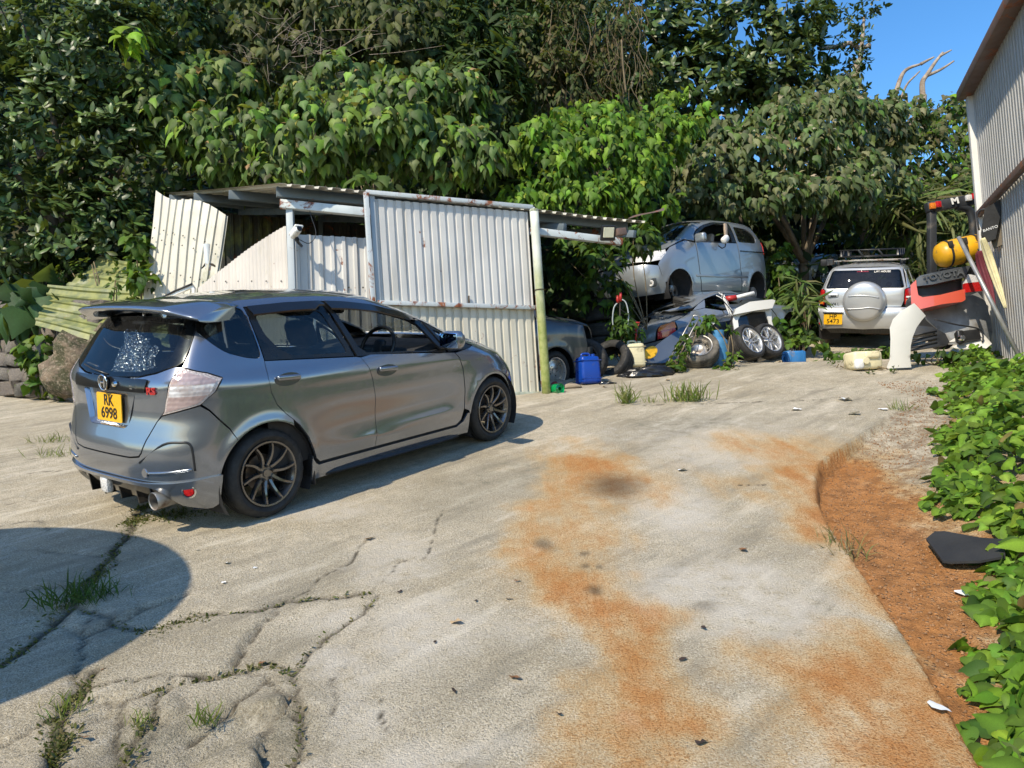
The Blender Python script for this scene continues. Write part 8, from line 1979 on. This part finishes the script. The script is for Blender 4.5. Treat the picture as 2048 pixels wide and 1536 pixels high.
mo = leaf_cloud('moss', 'ellip', np.stack([x, y, pz(x, y) + relief(x, y) - .004], 1), unit(rs_.normal(0, 1, (n, 3)) * np.array([1, 1, .3]) + np.array([0, 0, .5])), unit(rs_.normal(0, .4, (n, 3)) + np.array([0, 0, 1])), rs_.uniform(.012, .032, n), palette(n, rs_, [(.12, .13, .035), (.16, .15, .06), (.08, .10, .025), (.20, .17, .09)], [2, 2, 2, 1]), M['leaf_soft']); tag(mo, 'low moss and tiny weeds growing in the cracks of the slab', 'moss', kind='stuff')
# dry leaves and paper scraps
def scrap(name, label, u, v, s_, m, cat, seed, group=None, kind='leaf'):
    rs_ = random.Random(seed); bm = bmesh.new(); n_ = 9; vs_ = []
    for i in range(n_):
        a = 2 * math.pi * i / n_; r_ = s_ * (rs_.uniform(.6, 1.1)) * (1 if kind == 'paper' else (.55 + .5 * abs(math.cos(a)))); vs_.append(bm.verts.new((r_ * math.cos(a), r_ * math.sin(a) * .8, rs_.uniform(0, .35) * s_)))
    c_ = bm.verts.new((0, 0, .12 * s_)); [bm.faces.new((c_, vs_[i], vs_[(i + 1) % n_])) for i in range(n_)]
    o = bmobj(name, bm, m, auto=0, loc=tuple(GP(u, v, .006)), rot=(math.atan(GY), 0, rs_.uniform(0, 6))); tag(o, label, cat, group)
M['dry_leaf'] = pmat('dry_leaf', (.24, .115, .045), .8, var=.3); M['pale_leaf'] = pmat('pale_dry_leaf', (.45, .32, .18), .8, var=.2); M['dark_leaf'] = pmat('dark_dry_leaf', (.05, .03, .02), .8, var=.3); M['paper'] = pmat('paper', (.80, .80, .78), .8, var=.06)
LEAVES = [(1487, 1104, .035, 'dry_leaf', 'curled orange-brown leaf on pale concrete left of the ramp edge'), (914, 1250, .04, 'pale_leaf', 'largest pale tan leaf lying in mid slab left of the rust'), (1032, 1364, .03, 'dry_leaf', 'red-brown leaf left of the rust band near the bottom'),
          (1018, 1205, .02, 'dark_leaf', 'small dark leaf just left of the dark spot in the rust'), (952, 1206, .016, 'dark_leaf', 'tiny dark leaf bit above the large pale tan leaf'), (908, 1388, .02, 'dark_leaf', 'dark leaf below the large pale tan leaf'),
          (1408, 1260, .022, 'dark_leaf', 'dark star-shaped leaf right of the rust band'), (1405, 1488, .032, 'dark_leaf', 'flat black leaf strip at the bottom right of centre'), (1118, 1432, .018, 'dark_leaf', 'small dark leaf at the left border of the lower rust band'),
          (168, 1480, .03, 'dry_leaf', 'orange leaf on the broken slab in the lower left corner'), (210, 1342, .025, 'dry_leaf', 'orange leaf at the lower edge of the round shadow'), (740, 1080, .04, 'pale_leaf', 'pale leaf at the top end of the slab crack below the hatchback'),
          (1035, 1168, .02, 'dry_leaf', 'brown leaf sliver left of the rust spots'), (800, 1186, .02, 'dark_leaf', 'dark leaf right of the meeting of two slab cracks'), (1560, 716, .05, 'pale_leaf', 'pale leaf in front of the two alloy wheels'),
          (1335, 762, .05, 'pale_leaf', 'pale leaf at the right end of the black plastic heap'), (1210, 775, .05, 'pale_leaf', 'pale leaf at the foot of the upright blue jerrycan'), (1365, 1323, .022, 'dark_leaf', 'bluish dark leaf right of the lower rust band'),
          (525, 1330, .025, 'dry_leaf', 'brown leaf lying in the long crack of the lower left slab'), (870, 1290, .015, 'dark_leaf', 'tiny dark leaf left below the large pale tan leaf')]
for i, (u, v, s_, m_, lb) in enumerate(LEAVES): scrap('fallen_leaf', lb, u, v, s_, M[m_], 'leaf', i, 'dry leaves scattered on the slab')
scrap('paper_scrap', 'round white paper scrap beside the oil stain', 1365, 943, .05, M['paper'], 'paper', 50, kind='paper'); scrap('paper_scrap', 'white crumpled tissue on the rusty strip below the black mat', 1926, 1168, .045, M['paper'], 'paper', 51, kind='paper'); scrap('paper_scrap', 'torn white wrapper at the ramp edge near the bottom right', 1880, 1415, .05, M['paper'], 'paper', 52, kind='paper')
scrap('paper_scrap', 'white and green leaflet on the far slab', 1690, 801, .10, M['paper'], 'paper', 53, kind='paper'); scrap('paper_scrap', 'small white slip near the kerb end on the far slab', 1766, 820, .05, M['paper'], 'paper', 54, kind='paper'); scrap('paper_scrap', 'folded black and white card on the far slab', 1710, 830, .08, M['paper'], 'paper', 55, kind='paper'); scrap('paper_scrap', 'thin white slip left of the leaflet on the far slab', 1592, 821, .06, M['paper'], 'paper', 56, kind='paper')
for i, (u, v, lb) in enumerate(((393, 1102, 'leftmost of the white paper crumbs behind the hatchback'), (455, 1128, 'biggest of the white paper crumbs behind the hatchback'), (510, 1138, 'rightmost of the white paper crumbs behind the hatchback'), (447, 1167, 'lowest of the white paper crumbs behind the hatchback'))): scrap('paper_scrap', lb, u, v, .022 if i == 1 else .016, M['paper'], 'paper', 60 + i, 'white crumbs behind the hatchback', 'paper')
# loose stones on the rusty strip
rs_ = np.random.default_rng(500); y = rs_.uniform(2.2, 9.5, 2600); ex = np.interp(y, EDGE_W[::-1, 1], EDGE_W[::-1, 0]); x = ex + .03 + np.abs(rs_.normal(0, .5, 2600)); sz = rs_.uniform(.003, .010, 2600)
oc = np.array([(1, 0, 0), (-1, 0, 0), (0, 1, 0), (0, -1, 0), (0, 0, 1), (0, 0, -1.0)]); of = np.array([(0, 2, 4), (2, 1, 4), (1, 3, 4), (3, 0, 4), (2, 0, 5), (1, 2, 5), (3, 1, 5), (0, 3, 5)])
Vg = (np.stack([x, y, pz(x, y) + relief(x, y) + .003], 1)[:, None, :] + oc[None] * sz[:, None, None] * rs_.uniform(.6, 1.3, (2600, 6, 1))).reshape(-1, 3); Fg = (of[None] + (np.arange(2600) * 6)[:, None, None]).reshape(-1, 3)
gv = link('gravel', fastmesh('gravel', Vg, Fg, pmat('gravel', (.27, .145, .065), .9, var=.45, vscale=30))); gv.data.polygons.foreach_set('use_smooth', np.zeros(len(Fg), bool)); tag(gv, 'loose small stones on the rusty strip beside the ramp', 'gravel', kind='stuff')
